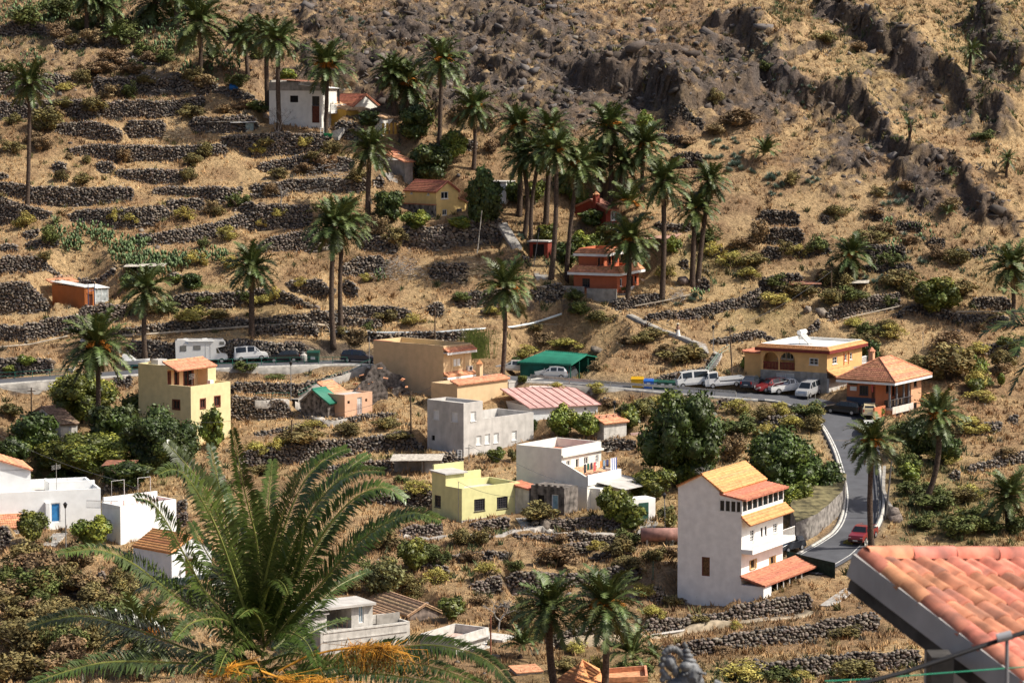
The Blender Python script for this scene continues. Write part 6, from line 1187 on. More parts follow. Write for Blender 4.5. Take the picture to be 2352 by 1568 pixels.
H.block(0, 0, BASE, w, d, ze, SFACE); gable(H, 0, w, 0, d, ze, ze + w * .25, 'y', SFACE, TILEP, .2)
m = H.roof((-3.5, d, ze - 1.1), (-3.5, 2, ze - 1.1), (-.3, 2, ze - .1), (-.3, d, ze - .1), TILEP)
H = House('smallwhite', 'small_white_house', 'small whitewashed house with high flat parapet and faded pink roof floor', (1, 3)); w, d = H.wR, H.wL; zt = H.z(1825, 1152)
H.block(0, 0, -5, w, d, zt, OLD, [], [], parapet=.8, floor=mat('faded_pink_screed', (.48, .36, .31), .9, .2, 2, stain=.4)); zc = H.hit('R', 1830, 1222)[1]; H.box('cornice', -.1, -.35, zc, w + .1, -.01, zc + .08, CONCL)
xk = H.hit('R', 2120, 1300)[0]; zk = H.z(2190, 1165, xk); H.block(w + .02, -1.5, -6, w + 2.6, 2, zk, OLD, [], [H.op('R', (2235, 1262, 2262, 1300), 'palebluedoor', 0, 1, -1.5)], name='annex_walls'); H.box('water_trough', w * .25, -1.6, zc - 1.5, w * .65, -.6, zc - .5, OLD); H.block(w * .1, -2.2, -6, w * .8, -.36, zc - 1.55, OLD, name='step_walls'); H.window('R', (w * .82, -2.5, w + .01, zc - .6), 'bluedoor', -.18, 0)
# ---------------------------------------------------------------- huts, sheds, carport
RUB = mat('rubble_masonry', (.15, .13, .115), .95, .5, 2.2, .08, bscale=4); GRNR = mat('green_metal_roof', (.02, .17, .11), .55, .1, 1); PNK = plaster('pink_plaster', (.58, .36, .24), .15, (.4, .27, .2))
H = House('hut', 'stone_hut', 'rubble stone hut with a green corrugated roof slope', (1, 2), 'hut'); w, d = H.wR, H.wL; ze = H.z(660, 565)
H.block(0, 0, BASE, w, d, ze, RUB); g = MB(); g.quad((0, 0, ze), (0, d, ze), (0, d * .55, ze + 1.5)); g.build('gable_wall', RUB, H.root); zt = ze + 1.5
H.roof((-.2, -.4, ze - .1), (w + .1, -.4, ze - .1), (w + .1, d * .55, zt + .05), (-.2, d * .55, zt + .05), GRNR, 1, .3, .05); H.roof((w, d + .1, ze - .1), (-.2, d + .1, ze - .1), (-.2, d * .55, zt), (w, d * .55, zt), CONC, 3)
H.roof((w + .15, d * .1, ze + .2), (w + 3.2, d * .1, ze + .2), (w + 3.2, d * .9, zt + .5), (w + .15, d * .9, zt + .5), TILE, 8)
H = House('pinkhut', 'pink_hut', 'small pink rendered hut with two tiny windows and a red gate', (1, 2), 'hut'); w, d = H.wR, 3.2; zt = H.z(815, 492)
H.block(0, 0, BASE, w, d, zt, PNK, [], [H.op('R', (840, 545, 862, 572), 'hole'), H.op('R', (1003, 525, 1022, 552), 'hole'), H.op('R', (930, 512, 974, 670), 'whitedoor', 0)], parapet=.2, floor=CONCL)
rc = H.rect('R', (925, 572, 972, 672)); m = MB(); [m.tube([(rc[0] + k * .1, -.06, rc[1]), (rc[0] + k * .1, -.06, rc[3])], .015, 4) for k in range(8)]; m.build('gate', mat('red_gate', (.25, .03, .03), .6), H.root)
CG = mat('green_shade_sheet', (.008, .11, .085), .6, .2, .8)
H = House('carport', 'carport', 'long green sheeted carport with corrugated roof beside the road', (2, 2), 'carport'); w, d = H.wR, H.wL; zt = H.z(540, 215)
m = MB(); m.box(0, .3, -.4, .05, d, zt); m.box(.05, d - .1, -.4, w, d, zt); m.build('sheet_walls', CG, H.root); H.box('back_sheet', w, 0, -.4, w + .05, d, zt + .2, CG)
m = MB(); [m.box(q[0], q[1], -.5, q[0] + .1, q[1] + .1, zt + .2) for q in ((0, 0), (w * .35, 0), (w * .7, 0), (w, 0))]; m.build('posts', GREENM, H.root)
H.roof((-.3, -.2, zt + .05), (-.3, d + .3, zt + .05), (w * .6, d * .8, zt + 1.0), (w * .6, -.2, zt + .75), GRNR, 1, .35, .05); H.roof((w + .3, d + .3, zt + .1), (w + .3, -.2, zt + .1), (w * .6, -.2, zt + .74), (w * .6, d * .8, zt + .99), GRNR, 1, .35, .05)
m = MB(); m.hexa([(.8, 1.0, -.3), (w * .7, 1.0, -.3), (w * .7, 4.5, -.3), (.8, 4.5, -.3), (1.3, 1.4, 1.2), (w * .6, 1.4, 1.35), (w * .6, 4, 1.3), (1.3, 4, 1.2)]); o = m.build('covered_car', mat('grey_cover', (.05, .055, .06), .7, .2)); o.location = H.p; o.rotation_euler = H.root.rotation_euler; tag(o, 'car under a dark grey cover inside the green carport', 'car')
BLK = mat('concrete_block', (.36, .34, .31), .95, .18, 3, .02, stain=.3)
H = House('brickhut', 'block_hut', 'whitewashed block hut whose broken tile roof is held down by bricks', (2, 2), 'hut'); w, d = H.wR, H.wL; zt = H.z(845, 755)
H.block(0, 0, -2, w, d, zt, OLD); H.roof((-.2, -.3, zt), (w + .2, -.3, zt), (w + .2, d, zt + .7), (-.2, d, zt + .7), TILE, 6)
for k in range(6): H.box('hollow_brick', .2 + k * .55, d * .55 + (k % 2) * .4, zt + .55, .6 + k * .55, d * .55 + .25 + (k % 2) * .4, zt + .8, BRK)
H.box('low_wall', w * .8, -1.6, -2, w + 3, -1.35, .7, mat('pinkish_block', (.4, .27, .24), .9, .15, 2))
H = House('hidden', 'old_cottage', 'old low cottage with dusty tile roof half hidden by mango trees', (0, 2)); w, d = H.wR, 8; ze = 2.4
H.block(0, 0, BASE, w, d, ze, OLD, [], [((w * .5, .3, w * .62, 2.0), 'bluedoor', 0)]); gable(H, 0, w, 0, d, ze, ze + 1.6, 'x', OLD, mat('dusty_old_tile', (.25, .17, .12), .9, .3, 2, objvar=.2), .3)
H = House('garage', 'garage', 'low dark red garage with pale roof edge beside the stone steps', (2, 1)); w, d = max(H.wR, 1.5), H.wL; H.block(0, 0, BASE, w, d, 2.1, DRED, [((.5, -.2, d - .4, 1.8), 'hole')], []); H.box('roof_slab', -.3, -.2, 2.1, w, d + .3, 2.25, CONCL)
H = House('tileannex', 'ruined_store', 'dark burnt block store with flat broken top below the laundry house', (2, 2), 'ruin')
H.root.location = P(1296, 1180, FR['laundry'][5] - 3.4); H.root.rotation_euler = (0, 0, math.atan2(FR['laundry'][1].y, FR['laundry'][1].x)); BURN = mat('sooty_block', (.16, .14, .125), .95, .4, 1.5, .04, stain=.6, stain_col=(.03, .03, .03))
w, d = 2.6, 4.4; H.block(0, 0, -2, w, d, 2.8, BURN, [((d * .18, .0, d * .38, 2.0), 'palebluedoor', 0), ((d * .6, .9, d * .8, 1.8), 'hole')], []); m = MB(); [m.box(-.02, .2 + k * .8, 2.8, .25, .6 + k * .8, 3.0) for k in range(5)]; m.build('broken_blocks', BURN, H.root); H.block(.0, d + .3, -2, 2, d + 2.6, 2.3, OLD, name='side_room'); H.roof((-.2, d + .2, 2.3), (2.2, d + .2, 2.3), (2.2, d + 2.8, 2.7), (-.2, d + 2.8, 2.7), TILER, 3)
# ruined cottage
r = tag(empty('ruined_cottage', G(862, 925), R(15)), 'ruined stone cottage with jagged gable ends and fallen orange tiles', 'ruin'); r['kind'] = 'thing'
def ruin_wall(pts, off, t=.5, y=0): m = MB(); m.prism([(x, y, z) for x, z in pts], (0, t, 0)); m.build('broken_wall', RUB, r)
ruin_wall([(-3.2, -1), (1.5, -1), (1.6, 1.2), (.8, 2.6), (-.4, 3.1), (-1.6, 2.6), (-2.6, 1.6), (-3.2, 1.2)], 0); ruin_wall([(-.5, -1), (5.5, -1), (5.6, .8), (4.6, 1.2), (4.2, 2.9), (2.6, 3.4), (1.6, 4.6), (.3, 4.2), (-.5, 2.8)], 0, .5, 3.2); ruin_wall([(2.2, -1), (6.6, -1), (6.4, .6), (4.8, 1.0), (3.4, 1.8), (2.4, 1.5)], 0, .5, .8)
rr = random.Random(4)
for k in range(16): x = rr.uniform(-2.4, 5); m = MB(); m.box(-.3, -.18, 0, .3, .18, .07); o = m.build('fallen_tile', TILE, r); o.location = (x, rr.choice((.2, 3.4, 1.0)), {0: 3.1, 1: 4.2, 2: 1.9}[k % 3] * max(.3, 1 - abs(x - 1) * .14)); o.rotation_euler = (rr.uniform(-.4, .4), rr.uniform(-.4, .4), rr.uniform(0, 3))
# ---------------------------------------------------------------- arcaded yellow house
ARC = plaster('amber_plaster', (.66, .40, .17), .08, (.45, .24, .08)); MARO = mat('maroon_fascia', (.18, .03, .025), .7, .1)
H = House('arcaded', 'arcaded_house', 'amber yellow house with arched loggia, maroon eaves and bare concrete ground floor', (3, 2)); w, d = H.wR, H.wL; z1 = H.z(540, 290); zt = H.z(545, 100)
H.block(0, 0, -2, w, d, z1, CONC, [H.op('L', (75, 290, 240, 395), 'whitedoor', 3)], [H.op('R', (582, 355, 615, 430), 'whitedoor', 0)], name='ground_floor')
# left face with two arches
x_op = [H.rect('L', (108, 100, 248, 262)), H.rect('L', (-45, 95, 95, 255))]
mb = MB(); N = 12
def archwall(mb, ops, a0, a1, z0, z1, x):
    ops = sorted(ops); cur = a0
    for o in ops:
        mb.quad((x, cur, z0), (x, o[0], z0), (x, o[0], z1), (x, cur, z1)); mb.quad((x, o[0], z0), (x, o[2], z0), (x, o[2], o[1]), (x, o[0], o[1]))
        rad = (o[2] - o[0]) / 2; cx_ = (o[0] + o[2]) / 2; zs_ = o[3] - rad; pts = [(cx_ - rad * math.cos(math.pi * k / N), zs_ + rad * math.sin(math.pi * k / N)) for k in range(N + 1)]
        for p, q in zip(pts[:-1], pts[1:]): mb.quad((x, p[0], p[1]), (x, q[0], q[1]), (x, q[0], z1), (x, p[0], z1)); mb.quad((x, p[0], p[1]), (x, q[0], q[1]), (x + .3, q[0], q[1]), (x + .3, p[0], p[1]))
        for e in (o[0], o[2]): mb.quad((x, e, o[1]), (x + .3, e, o[1]), (x + .3, e, zs_), (x, e, zs_))
        cur = o[2]
    mb.quad((x, cur, z0), (x, a1, z0), (x, a1, z1), (x, cur, z1))
xi = x_op; ylast = max(o[2] for o in xi) + .4; ystart = min(o[0] for o in xi) - .1
archwall(mb, xi, ystart, d, z1, zt, 0); mb.build('arcade_wall', ARC, H.root)
H.block(0, 0, z1, w, ystart, zt, ARC, [H.op('L', (378, 152, 462, 216), 'glass', 1, 2)], [H.op('R', (592, 142, 636, 206), 'glass', 1, 2), H.op('R', (704, 118, 724, 178), 'glass', 0, 2), H.op('R', (752, 105, 774, 165), 'glass', 0, 2)], name='walls')
H.block(2.0, ystart + .01, z1, w, d, zt, ARC, [((ystart + 1.2, z1 + 1.2, ystart + 2.2, z1 + 2.2), 'glass', 1), ((ylast - 2.6, z1 + 1.2, ylast - 1.4, z1 + 2.2), 'glass', 1)], [], name='loggia_back'); H.box('loggia_floor', .05, ystart + .05, z1, 2, d, z1 + .05, TILE)
H.railing([(.1, ystart + .3, z1), (.1, d, z1)], .95, MARO, 'balustrade', .2, .06, .07)
hippedapron(H, 0, 0, w, d, zt + .55, .55, .35, TILEB, MARO); H.block(0, 0, zt, w, d, zt + .7, CREAMW, parapet=.35, name='roof_parapet', floor=WHITE)
for rc in (H.rect('R', (694, 105, 700, 215)), H.rect('R', (735, 95, 744, 205))): H.box('red_moulding', rc[0], -.07, rc[1], rc[0] + .15, -.005, rc[3], mat('brick_red_trim', (.42, .1, .04), .7))
zr_ = H.hit('R', 560, 300)[1]; H.roof((-.1, -1.3, zr_ - .2), (w * .62, -1.3, zr_ - .2), (w * .62, -.02, zr_ + .5), (-.1, -.02, zr_ + .5), TILEB, 3); m = MB(); m.box(-.1, -1.28, zr_ - .5, w * .62, -1.15, zr_ - .22); m.build('fascia', MARO, H.root)
H.box('rear_balcony', w + .01, .1, z1 - .2, w + 2.2, 2.6, z1 + .1, MARO); H.railing([(w, .1, z1 + .1), (w + 2.2, .1, z1 + .1), (w + 2.2, 2.6, z1 + .1)], .9, WHITE, 'balustrade', .2, .05, .07)
H.block(-.01, -.3, -2, w * .6, -.02, zr_ - .5, CONCL, name='lower_front')
H.block(.8, d + .02, -2, w * .7, d + 2.6, zt - .5, ARC, name='side_wing'); H.roof((.5, d + .05, zt - .6), (w * .7, d + .05, zt - .6), (w * .7, d + 2.8, zt - .5), (.5, d + 2.8, zt - .5), TILER, 3)
tw = tag(empty('water_heater', H.p + (H.dR * (w * .45) + H.dL * (d * .62)).to_3d() + Vector((0, 0, zt + .35)), H.root.rotation_euler.z), 'white solar water heater tank on the roof of the arcaded yellow house', 'water heater')
m = MB(); m.tube([(-.9, 0, 1.5), (.9, 0, 1.5)], .32, 12); m.build('tank', WHITE, tw); m = MB(); m.slab((-.8, -1.3, .1), (.8, -1.3, .1), (.8, -.1, 1.3), (-.8, -.1, 1.3), .1); m.build('panel', CONCL, tw); m = MB(); [m.tube([(x, 0, 0), (x, 0, 1.3)], .04, 4) for x in (-.8, .8)]; m.build('legs', STEEL, tw)
# ---------------------------------------------------------------- restaurant
RO = plaster('restaurant_orange', (.50, .175, .085), .10, (.35, .12, .07)); PEA = plaster('peach_plaster', (.66, .36, .21), .08, (.5, .3, .2)); BLUEP = mat('blue_grey_band', (.06, .08, .11), .8, .1)
H = House('restaurant', 'restaurant', 'orange restaurant with big hipped tile roof, columns and an open balcony', (3, 2), 'restaurant'); w, d = H.wR, H.wL
zf = H.hit('R', 1130, 610)[1]; ze = H.z(1110, 372, -.6, -.6)
H.block(0, 0, -3, w, d, zf, PEA, [], [H.op('R', (1175, 602, 1210, 680), 'dark', 0), H.op('R', (1240, 582, 1272, 660), 'dark', 0), H.op('R', (1278, 575, 1295, 690), 'browndoor', 0), H.op('R', (1338, 560, 1366, 635), 'dark', 0)], name='ground_floor')
xb = w * .66; yb = 2.0
H.block(0, yb, zf, xb, d, ze + .1, RO, [], [H.op('R', (1085, 400, 1112, 470), 'dark', 0, 1, yb), H.op('R', (1140, 385, 1165, 495), 'dark', 0, 1, yb), H.op('R', (1225, 365, 1245, 470), 'dark', 0, 1, yb)], name='walls')
a_ = H.hit('L', 1075, 520)[0]; zs0 = H.z(840, 540, 0, d * .4)
for rc, kd in ((H.rect('L', (845, 405, 922, 490)), 'dark'), (H.rect('L', (955, 415, 1010, 552)), 'browndoor')): H.window('L', (max(rc[0], yb + .1), rc[1], rc[2], rc[3]), kd, -.18, 2 if kd == 'dark' else 0, 1)
rc = H.rect('L', (757, 412, 815, 450)); H.box('white_sign', -.09, rc[0], rc[1], -.02, rc[2], rc[3], WHITE); rc = H.rect('L', (735, 490, 1070, 550)); H.box('blue_band', -.05, max(rc[0], yb), rc[1] - .6, -.01, d, rc[3] - .35, BLUEP)
rc = H.rect('L', (740, 362, 822, 398)); H.box('wooden_sign', -.1, rc[0], rc[1], -.02, rc[2], rc[3], WOOD); rc = H.rect('L', (1018, 390, 1040, 458)); m = MB(); m.lathe([(.3, -.03), (.3, .03)], 14); o = m.build('round_sign', mat('pink_sign', (.55, .12, .12), .5), H.root); o.location = (-.2, max(rc[0], yb + .3), (rc[1] + rc[3]) / 2); o.rotation_euler = (math.pi / 2, 0, 0); o.scale = (1, 2, 1)
H.block(xb + .01, 0, zf, w, d, ze + .1, PEA, [], [H.op('R', (1340, 338, 1368, 415), 'dark', 0)], name='end_room')
for x_ in (.15, xb * .36, xb * .70, xb - .3): m = MB(); m.tube([(x_, .2, zf), (x_, .2, ze)], .14, 8); m.build('column', mat('grey_stone_column', (.16, .17, .19), .8, .2), H.root)
H.box('balcony_slab', -.02, -.25, zf - .3, xb, yb, zf, CONCL); m = MB(); m.box(-.02, -.3, zf - .75, xb + .1, -.26, zf + .1); m.build('peeling_fascia', mat('peeling_paint', (.66, .60, .54), .9, .05, 2, stain=.8, stain_col=(.40, .2, .12)), H.root); H.railing([(.0, -.2, zf), (xb, -.2, zf)], .95, DARKF, 'railing', .5, .03, .05)
m = MB(); [m.box(.6 + k * .9, .6, zf, 1.1 + k * .9, 1.1, zf + .8) for k in range(6)]; m.build('balcony_chairs', WOOD, H.root)
O = 1.0; A, B, Cc, D = (-O, -O, ze), (w + O, -O, ze), (w + O, d + O, ze), (-O, d + O, ze); hz = ze + 2.35; Rg0 = ((w) * .42, d / 2, hz) if w > d else (w / 2, w / 2, hz); Rg1 = (w - w * .42, d / 2, hz) if w > d else (w / 2, d - w / 2, hz)
if w > d:
    H.roof(A, B, (w - d * .5, d / 2, hz), (d * .5, d / 2, hz), TILE, 12); H.roof(Cc, D, (d * .5, d / 2, hz), (w - d * .5, d / 2, hz), TILE, 12); H.roof(D, A, (d * .5, d / 2, hz), (d * .5, d / 2, hz), TILE, 12); H.roof(B, Cc, (w - d * .5, d / 2, hz), (w - d * .5, d / 2, hz), TILE, 12)
    hp = [((A), (d * .5, d / 2, hz)), (D, (d * .5, d / 2, hz)), (B, (w - d * .5, d / 2, hz))]
else:
    H.roof(D, A, (w / 2, w / 2, hz), (w / 2, d - w / 2, hz), TILE, 12); H.roof(B, Cc, (w / 2, d - w / 2, hz), (w / 2, w / 2, hz), TILE, 12); H.roof(A, B, (w / 2, w / 2, hz), (w / 2, w / 2, hz), TILE, 12); H.roof(Cc, D, (w / 2, d - w / 2, hz), (w / 2, d - w / 2, hz), TILE, 12)
    hp = [(A, (w / 2, w / 2, hz)), (B, (w / 2, w / 2, hz)), (D, (w / 2, d - w / 2, hz))]
for p, q in hp: m = MB(); m.tube([Vector(p) + Vector((0, 0, .12)), Vector(q) + Vector((0, 0, .12))], .1, 6); m.build('hip_tiles', TILE, H.root)
f = MB(); f.box(-O, -O, ze - .38, w + O, -O + .12, ze - .12); f.box(-O, -O + .13, ze - .38, -O + .12, d + O, ze - .12); f.box(-O + .13, -O + .13, ze - .3, w + O, d + O, ze - .2); f.build('fascia', WHITE, H.root)
H.box('chimney', w * .6, d - .9, ze, w * .6 + .6, d - .3, ze + 2.9, PEA); m = MB(); m.lathe([(.6, 0), (.05, .5)], 4, (w * .6 + .3, d - .6, ze + 2.9)); m.build('chimney_cap', TILE, H.root)
H.box('side_terrace', w + .02, -.4, zf - .25, w + 2.6, 2, zf, PEA); m = MB(); m.box(w, -.4, zf, w + 2.6, -.3, zf + .9); m.build('terrace_panel', PEA, H.root); H.box('entrance_wall', -3.2, .6, -2, -.02, .8, zf + .3, RO)
# ---------------------------------------------------------------- bottom orange roof, block hut
H = House('bottomroof', 'orange_roofed_house', 'house with low orange tile roofs and a walled flat roof at the bottom edge', (2, 3)); w, d = H.wR, H.wL; zt = H.z(0, 1600); H.tile = (2, 3)
zt = (CZ + ray(1340, 1558)[1] * H.p.y) - H.p.z
rt = lambda u, v, Y: tuple((H.root.matrix_world.inverted() @ P(u, v, Y)))
bpy.context.view_layer.update(); Yh = H.p.y
H.roof(rt(1262, 1572, Yh + 1), rt(1330, 1580, Yh - 3), rt(1378, 1545, Yh - 1), rt(1338, 1517, Yh + 3), TILEB, 8); H.roof(rt(1390, 1580, Yh - 3), rt(1376, 1536, Yh + 3), rt(1338, 1517, Yh + 3), rt(1322, 1560, Yh - 3), TILEB, 8)
p0, p1, p2, p3 = rt(1384, 1545, Yh + 3.5), rt(1485, 1538, Yh + 3.5), rt(1488, 1562, Yh), rt(1384, 1566, Yh); m = MB(); m.slab(p0, p1, p2, p3, .15); m.build('flat_roof', TILE, H.root)
for a, b in ((p0, p1), (p1, p2), (p3, p2)): m = MB(); a, b = Vector(a), Vector(b); m.prism([a, b, b + Vector((0, 0, .42)), a + Vector((0, 0, .42))], Vector((b - a)).cross(Vector((0, 0, 1))).normalized() * .2); m.build('parapet', TILE, H.root)
H.block(.5, .5, -4, w - .5, d - .5, min(p2[2], p3[2]) - .6, PEA)
r = tag(empty('block_hut', P(1208, 1560, 262), R(20)), 'little grey block hut with orange top among rubble near the bottom edge', 'hut'); r['kind'] = 'thing'
m = MB(); m.box(-1.2, -1, -3, 1.2, 1, .9); m.build('walls', BLK, r); m = MB(); m.slab((-1.3, -1.1, .92), (1.3, -1.1, .92), (1.3, 1.1, 1.15), (-1.3, 1.1, 1.15), .08); m.build('roof', TILE, r); m = MB(); m.box(-4, -2.6, -3, 3.5, -2.2, -.6); m.build('rubble_wall', RUB, r)
# ---------------------------------------------------------------- scattered sheds
def shed(u, v, L, D_, h, rz, roofm, wallm, label, tilt=.3, open_=True, nm='tin_shed'):
    r = tag(empty(nm, G(u, v), R(rz)), label, 'shed'); r['kind'] = 'thing'
    m = MB(); m.slab((-L / 2 - .2, -.2, h), (L / 2 + .2, -.2, h + tilt * .3), (L / 2 + .2, D_ + .2, h + tilt), (-L / 2 - .2, D_ + .2, h + tilt * .8), .06); m.build('roof', roofm, r)
    m = MB(); n = max(2, int(L / 1.5))
    for k in range(n + 1): m.box(-L / 2 + L * k / n - .05, 0, -.6, -L / 2 + L * k / n + .05, .1, h)
    m.build('posts', WOOD, r); m = MB(); m.box(-L / 2, D_ - .2, -.6, L / 2, D_ - .1, h + tilt * .7); m.box(L * .12, .12, -.6, L / 2, .18, h * .95) if not open_ else m.box(-L / 2, .3, -.6, -L / 2 + .06, D_ - .25, h); m.build('panels', wallm, r)
PALEW = mat('bleached_planks', (.45, .41, .35), .9, .25, 3)
shed(508, 301, 3.6, 2.4, 1.3, 4, PALEW, mat('grey_panel', (.25, .26, .26), .8, .3), 'lean to animal shed roofed with bleached planks, right of the brush pile'); shed(558, 304, 3.2, 2.4, 1.4, 2, SHUT, mat('pale_green_panel', (.30, .36, .33), .8, .2), 'small shed with pale grey sheet roof and panels below the hilltop trees', open_=False)
shed(1850, 674, 3.8, 3, 1.2, -4, RUST, RUB, 'low shed with a rusty red sheet roof on the right hand terraces', open_=False); shed(1965, 668, 3.0, 2, 1.0, -10, PALEW, WOOD, 'collapsed pale sheet lean to beside the thin pole on the right terraces')
shed(270, 1108, 3.2, 2.6, 1.9, -5, RUST, WOOD, 'rusty roofed wire and timber hutch under the mango trees', open_=False); shed(955, 1092, 5.5, 3, 1.7, -4, PALEW, CONC, 'makeshift store with patched plank roof above the pale yellow bungalow', .4, False)
shed(330, 640, 5, 3, 1.6, -3, PALEW, WOOD, 'low sheet roofed pen among the cactus above the banana plants'); shed(1510, 575, 4.2, 4, 1.5, -18, mat('dusty_pink_roof', (.40, .24, .18), .9, .2), CREAMW, 'small pale hut with dusty pink roof right of the red terraced house', .6, False, 'small_hut'); shed(690, 1000, .01, .01, .01, 0, PALEW, WOOD, 'x') if False else None
b = tag(empty('white_wall_house', G(1168, 462), R(70)), 'white walled house glimpsed between dark trees and the palm grove', 'house'); b['kind'] = 'thing'; m = MB(); m.box(-1, 0, -2, 2.5, 5, 2.6); m.build('walls', WHITE, b); m = MB(); m.box(-1.1, -.1, 2.6, 2.6, 5.1, 2.75); m.build('flat_roof', CONCL, b)
b = tag(empty('gate_house', G(1480, 1196), R(30)), 'white walled hut with dark green door at the head of the stone steps', 'hut'); b['kind'] = 'thing'; m = MB(); m.box(-1.6, 0, -1, 1.4, 2, 2.4); m.build('walls', WHITE, b); m = MB(); m.box(-.7, -.06, 0, .5, -.01, 2.0); m.build('door', FRAMES['greendoor'][1], b)
# ================================================================ paths, steps, pipes, poles
def Gs(pts): return [G(u, v) for u, v in pts]
def path_strip(name, pts, wd, m, label, cat='path', h=.12, kind='structure', lift=.05, side=1):
    w = [G(u, v) for u, v in pts]; n = max(2, int(sum((b - a).length for a, b in zip(w[:-1], w[1:])) / .8)); P_ = smooth_line([tuple(p) for p in w], n)
    V = []; t = np.gradient(P_[:, :2], axis=0); t /= np.linalg.norm(t, axis=1)[:, None] + 1e-9
    for i in range(n):
        nx_, ny_ = -t[i, 1], t[i, 0]; x, y = P_[i, :2]; a = (x + nx_ * wd / 2, y + ny_ * wd / 2); b = (x - nx_ * wd / 2, y - ny_ * wd / 2); z = max(float(T(*a)), float(T(*b)), float(T(x, y))) * .6 + float(T(x, y)) * .4 + lift
        V += [(*a, z - 1), (*a, z), (*b, z), (*b, z - 1)]
    Q = [(i * 4 + p, (i + 1) * 4 + p, (i + 1) * 4 + p + 1, i * 4 + p + 1) for i in range(n - 1) for p in range(3)]
    o = link(name, npmesh(name, V, Q, m)); tag(o, label if kind != 'structure' else None, cat if kind != 'structure' else None, kind=kind); return o
PATHM = mat('pale_path', (.40, .37, .33), .9, .2, 2, .02, stain=.4)
path_strip('path', [(930,1233),(1050,1228),(1176,1219),(1250,1219),(1320,1222),(1400,1226),(1471,1229)], 1.5, PATHM, '')
path_strip('path', [(1446,724),(1485,742),(1530,762),(1575,778),(1605,790)], 1.2, CONC, '')
path_strip('path', [(671,921),(720,898),(770,872),(820,850),(852,840)], 1.6, CONC, '')
path_strip('path', [(675,925),(705,950),(745,966),(790,960)], 1.3, PATHM, '')
path_strip('path', [(1288,1490),(1376,1478),(1498,1463),(1638,1443),(1764,1424),(1860,1408)], 1.4, mat('dusty_track', (.33,.27,.19), .95, .2, 2), '')
0 and path_strip('path', [(1508,300),(1632,301)], .9, mat('pale_earth_path', (.42, .33, .23), .95, .2, 2), '')
path_strip('path', [(175,722),(195,745),(200,770),(190,790)], 1.2, PATHM, '')
path_strip('path', [(588,925),(620,922),(660,920)], 1.2, PATHM, '')
def pipe(pts, r, m, label, lift=.35, nm='water_pipe'):
    w = [G(u, v) + Vector((0, 0, lift)) for u, v in pts]; mb = MB(); mb.tube(w, r, 6); tag(mb.build(nm, m), label, 'pipe')
PIPEB = mat('beige_pipe', (.42, .36, .28), .7, .2, 1, stain=.3); PIPEW = mat('pale_blue_pipe', (.55, .60, .62), .5, .1, 1)
pipe([(282,777),(335,774),(450,765),(572,756),(650,752),(725,750),(748,753),(757,763),(850,767)], .16, PIPEB, 'long beige water pipe on the wall above the camper van bay')
pipe([(757,768),(850,770),(940,770),(998,770),(1063,764),(1176,757),(1226,748),(1290,727)], .15, PIPEW, 'pale blue white water pipe running right above the broad beige house')
pipe([(1936,738),(2000,724),(2071,708)], .1, PIPEB, 'beige pipe on the low wall right of the arcaded house terraces'); pipe([(1458,709),(1525,697),(1596,680)], .11, PIPEB, 'pinkish beige pipe below the hammock terrace'); pipe([(0,803),(70,797),(155,778)], .12, PIPEB, 'pipe along the wall at the left edge above the road'); pipe([(2196,722),(2352,721)], .1, PIPEB, 'thin beige pipe crossing behind the right edge palm')
pipe([(1288,1486),(1376,1474),(1498,1459),(1638,1439),(1764,1420)], .13, CONCL, 'pale concrete water channel edge above the lower right terraces', .05, 'water_channel')
STEP = mat('grey_steps', (.42, .40, .37), .9, .15, 2)
def stairs(a, b, wd, label, wall=True):
    A, B = G(*a), G(*b); d = B - A; n = max(4, int(abs(d.z) / .19) or 4, int(d.xy.length / .5)); r = tag(empty('stone_steps', A), label, 'steps'); r['kind'] = 'thing'; r.rotation_euler = (0, 0, math.atan2(d.y, d.x)); L = d.xy.length; dz = d.z
    for k in range(n): m = MB(); m.box(L * k / n, -wd / 2, dz * (k + 1) / n - .45, L * (k + 1) / n + .05, wd / 2, dz * (k + 1) / n + .06); m.build('step', STEP, r)
    return A, B
stairs((1616,868),(1642,812),1.9,'broad pale stone steps climbing from the white vans beside the road'); stairs((1601,784),(1640,812),1.4,'steps joining the walker path to the broad stone steps')
stairs((1247,642),(1222,592),1.7,'stone steps with landing left of the red terraced house'); stairs((1188,570),(1152,512),1.4,'stone steps at the right of the gabled yellow house wall'); stairs((766,318),(782,294),1.6,'dark steps up to the white hilltop house door'); stairs((157,850),(186,820),1.3,'narrow steps with handrail behind the palm left of the camper van')
stairs((1482,1230),(1494,1196),1.8,'stone steps up to the dark green door'); stairs((1215,1217),(1197,1190),1.2,'white painted steps beside the pale yellow bungalow'); stairs((1897,1392),(1955,1352),1.3,'zigzag steps below the road by the foreground roof'); stairs((1212,902),(1180,868),1.4,'steps beside the striped container'); stairs((905,418),(890,398),1.2,'steps left of the gabled yellow house garden'); stairs((110,1255),(140,1225),1.4,'steps with thin white rails below the blue door house')
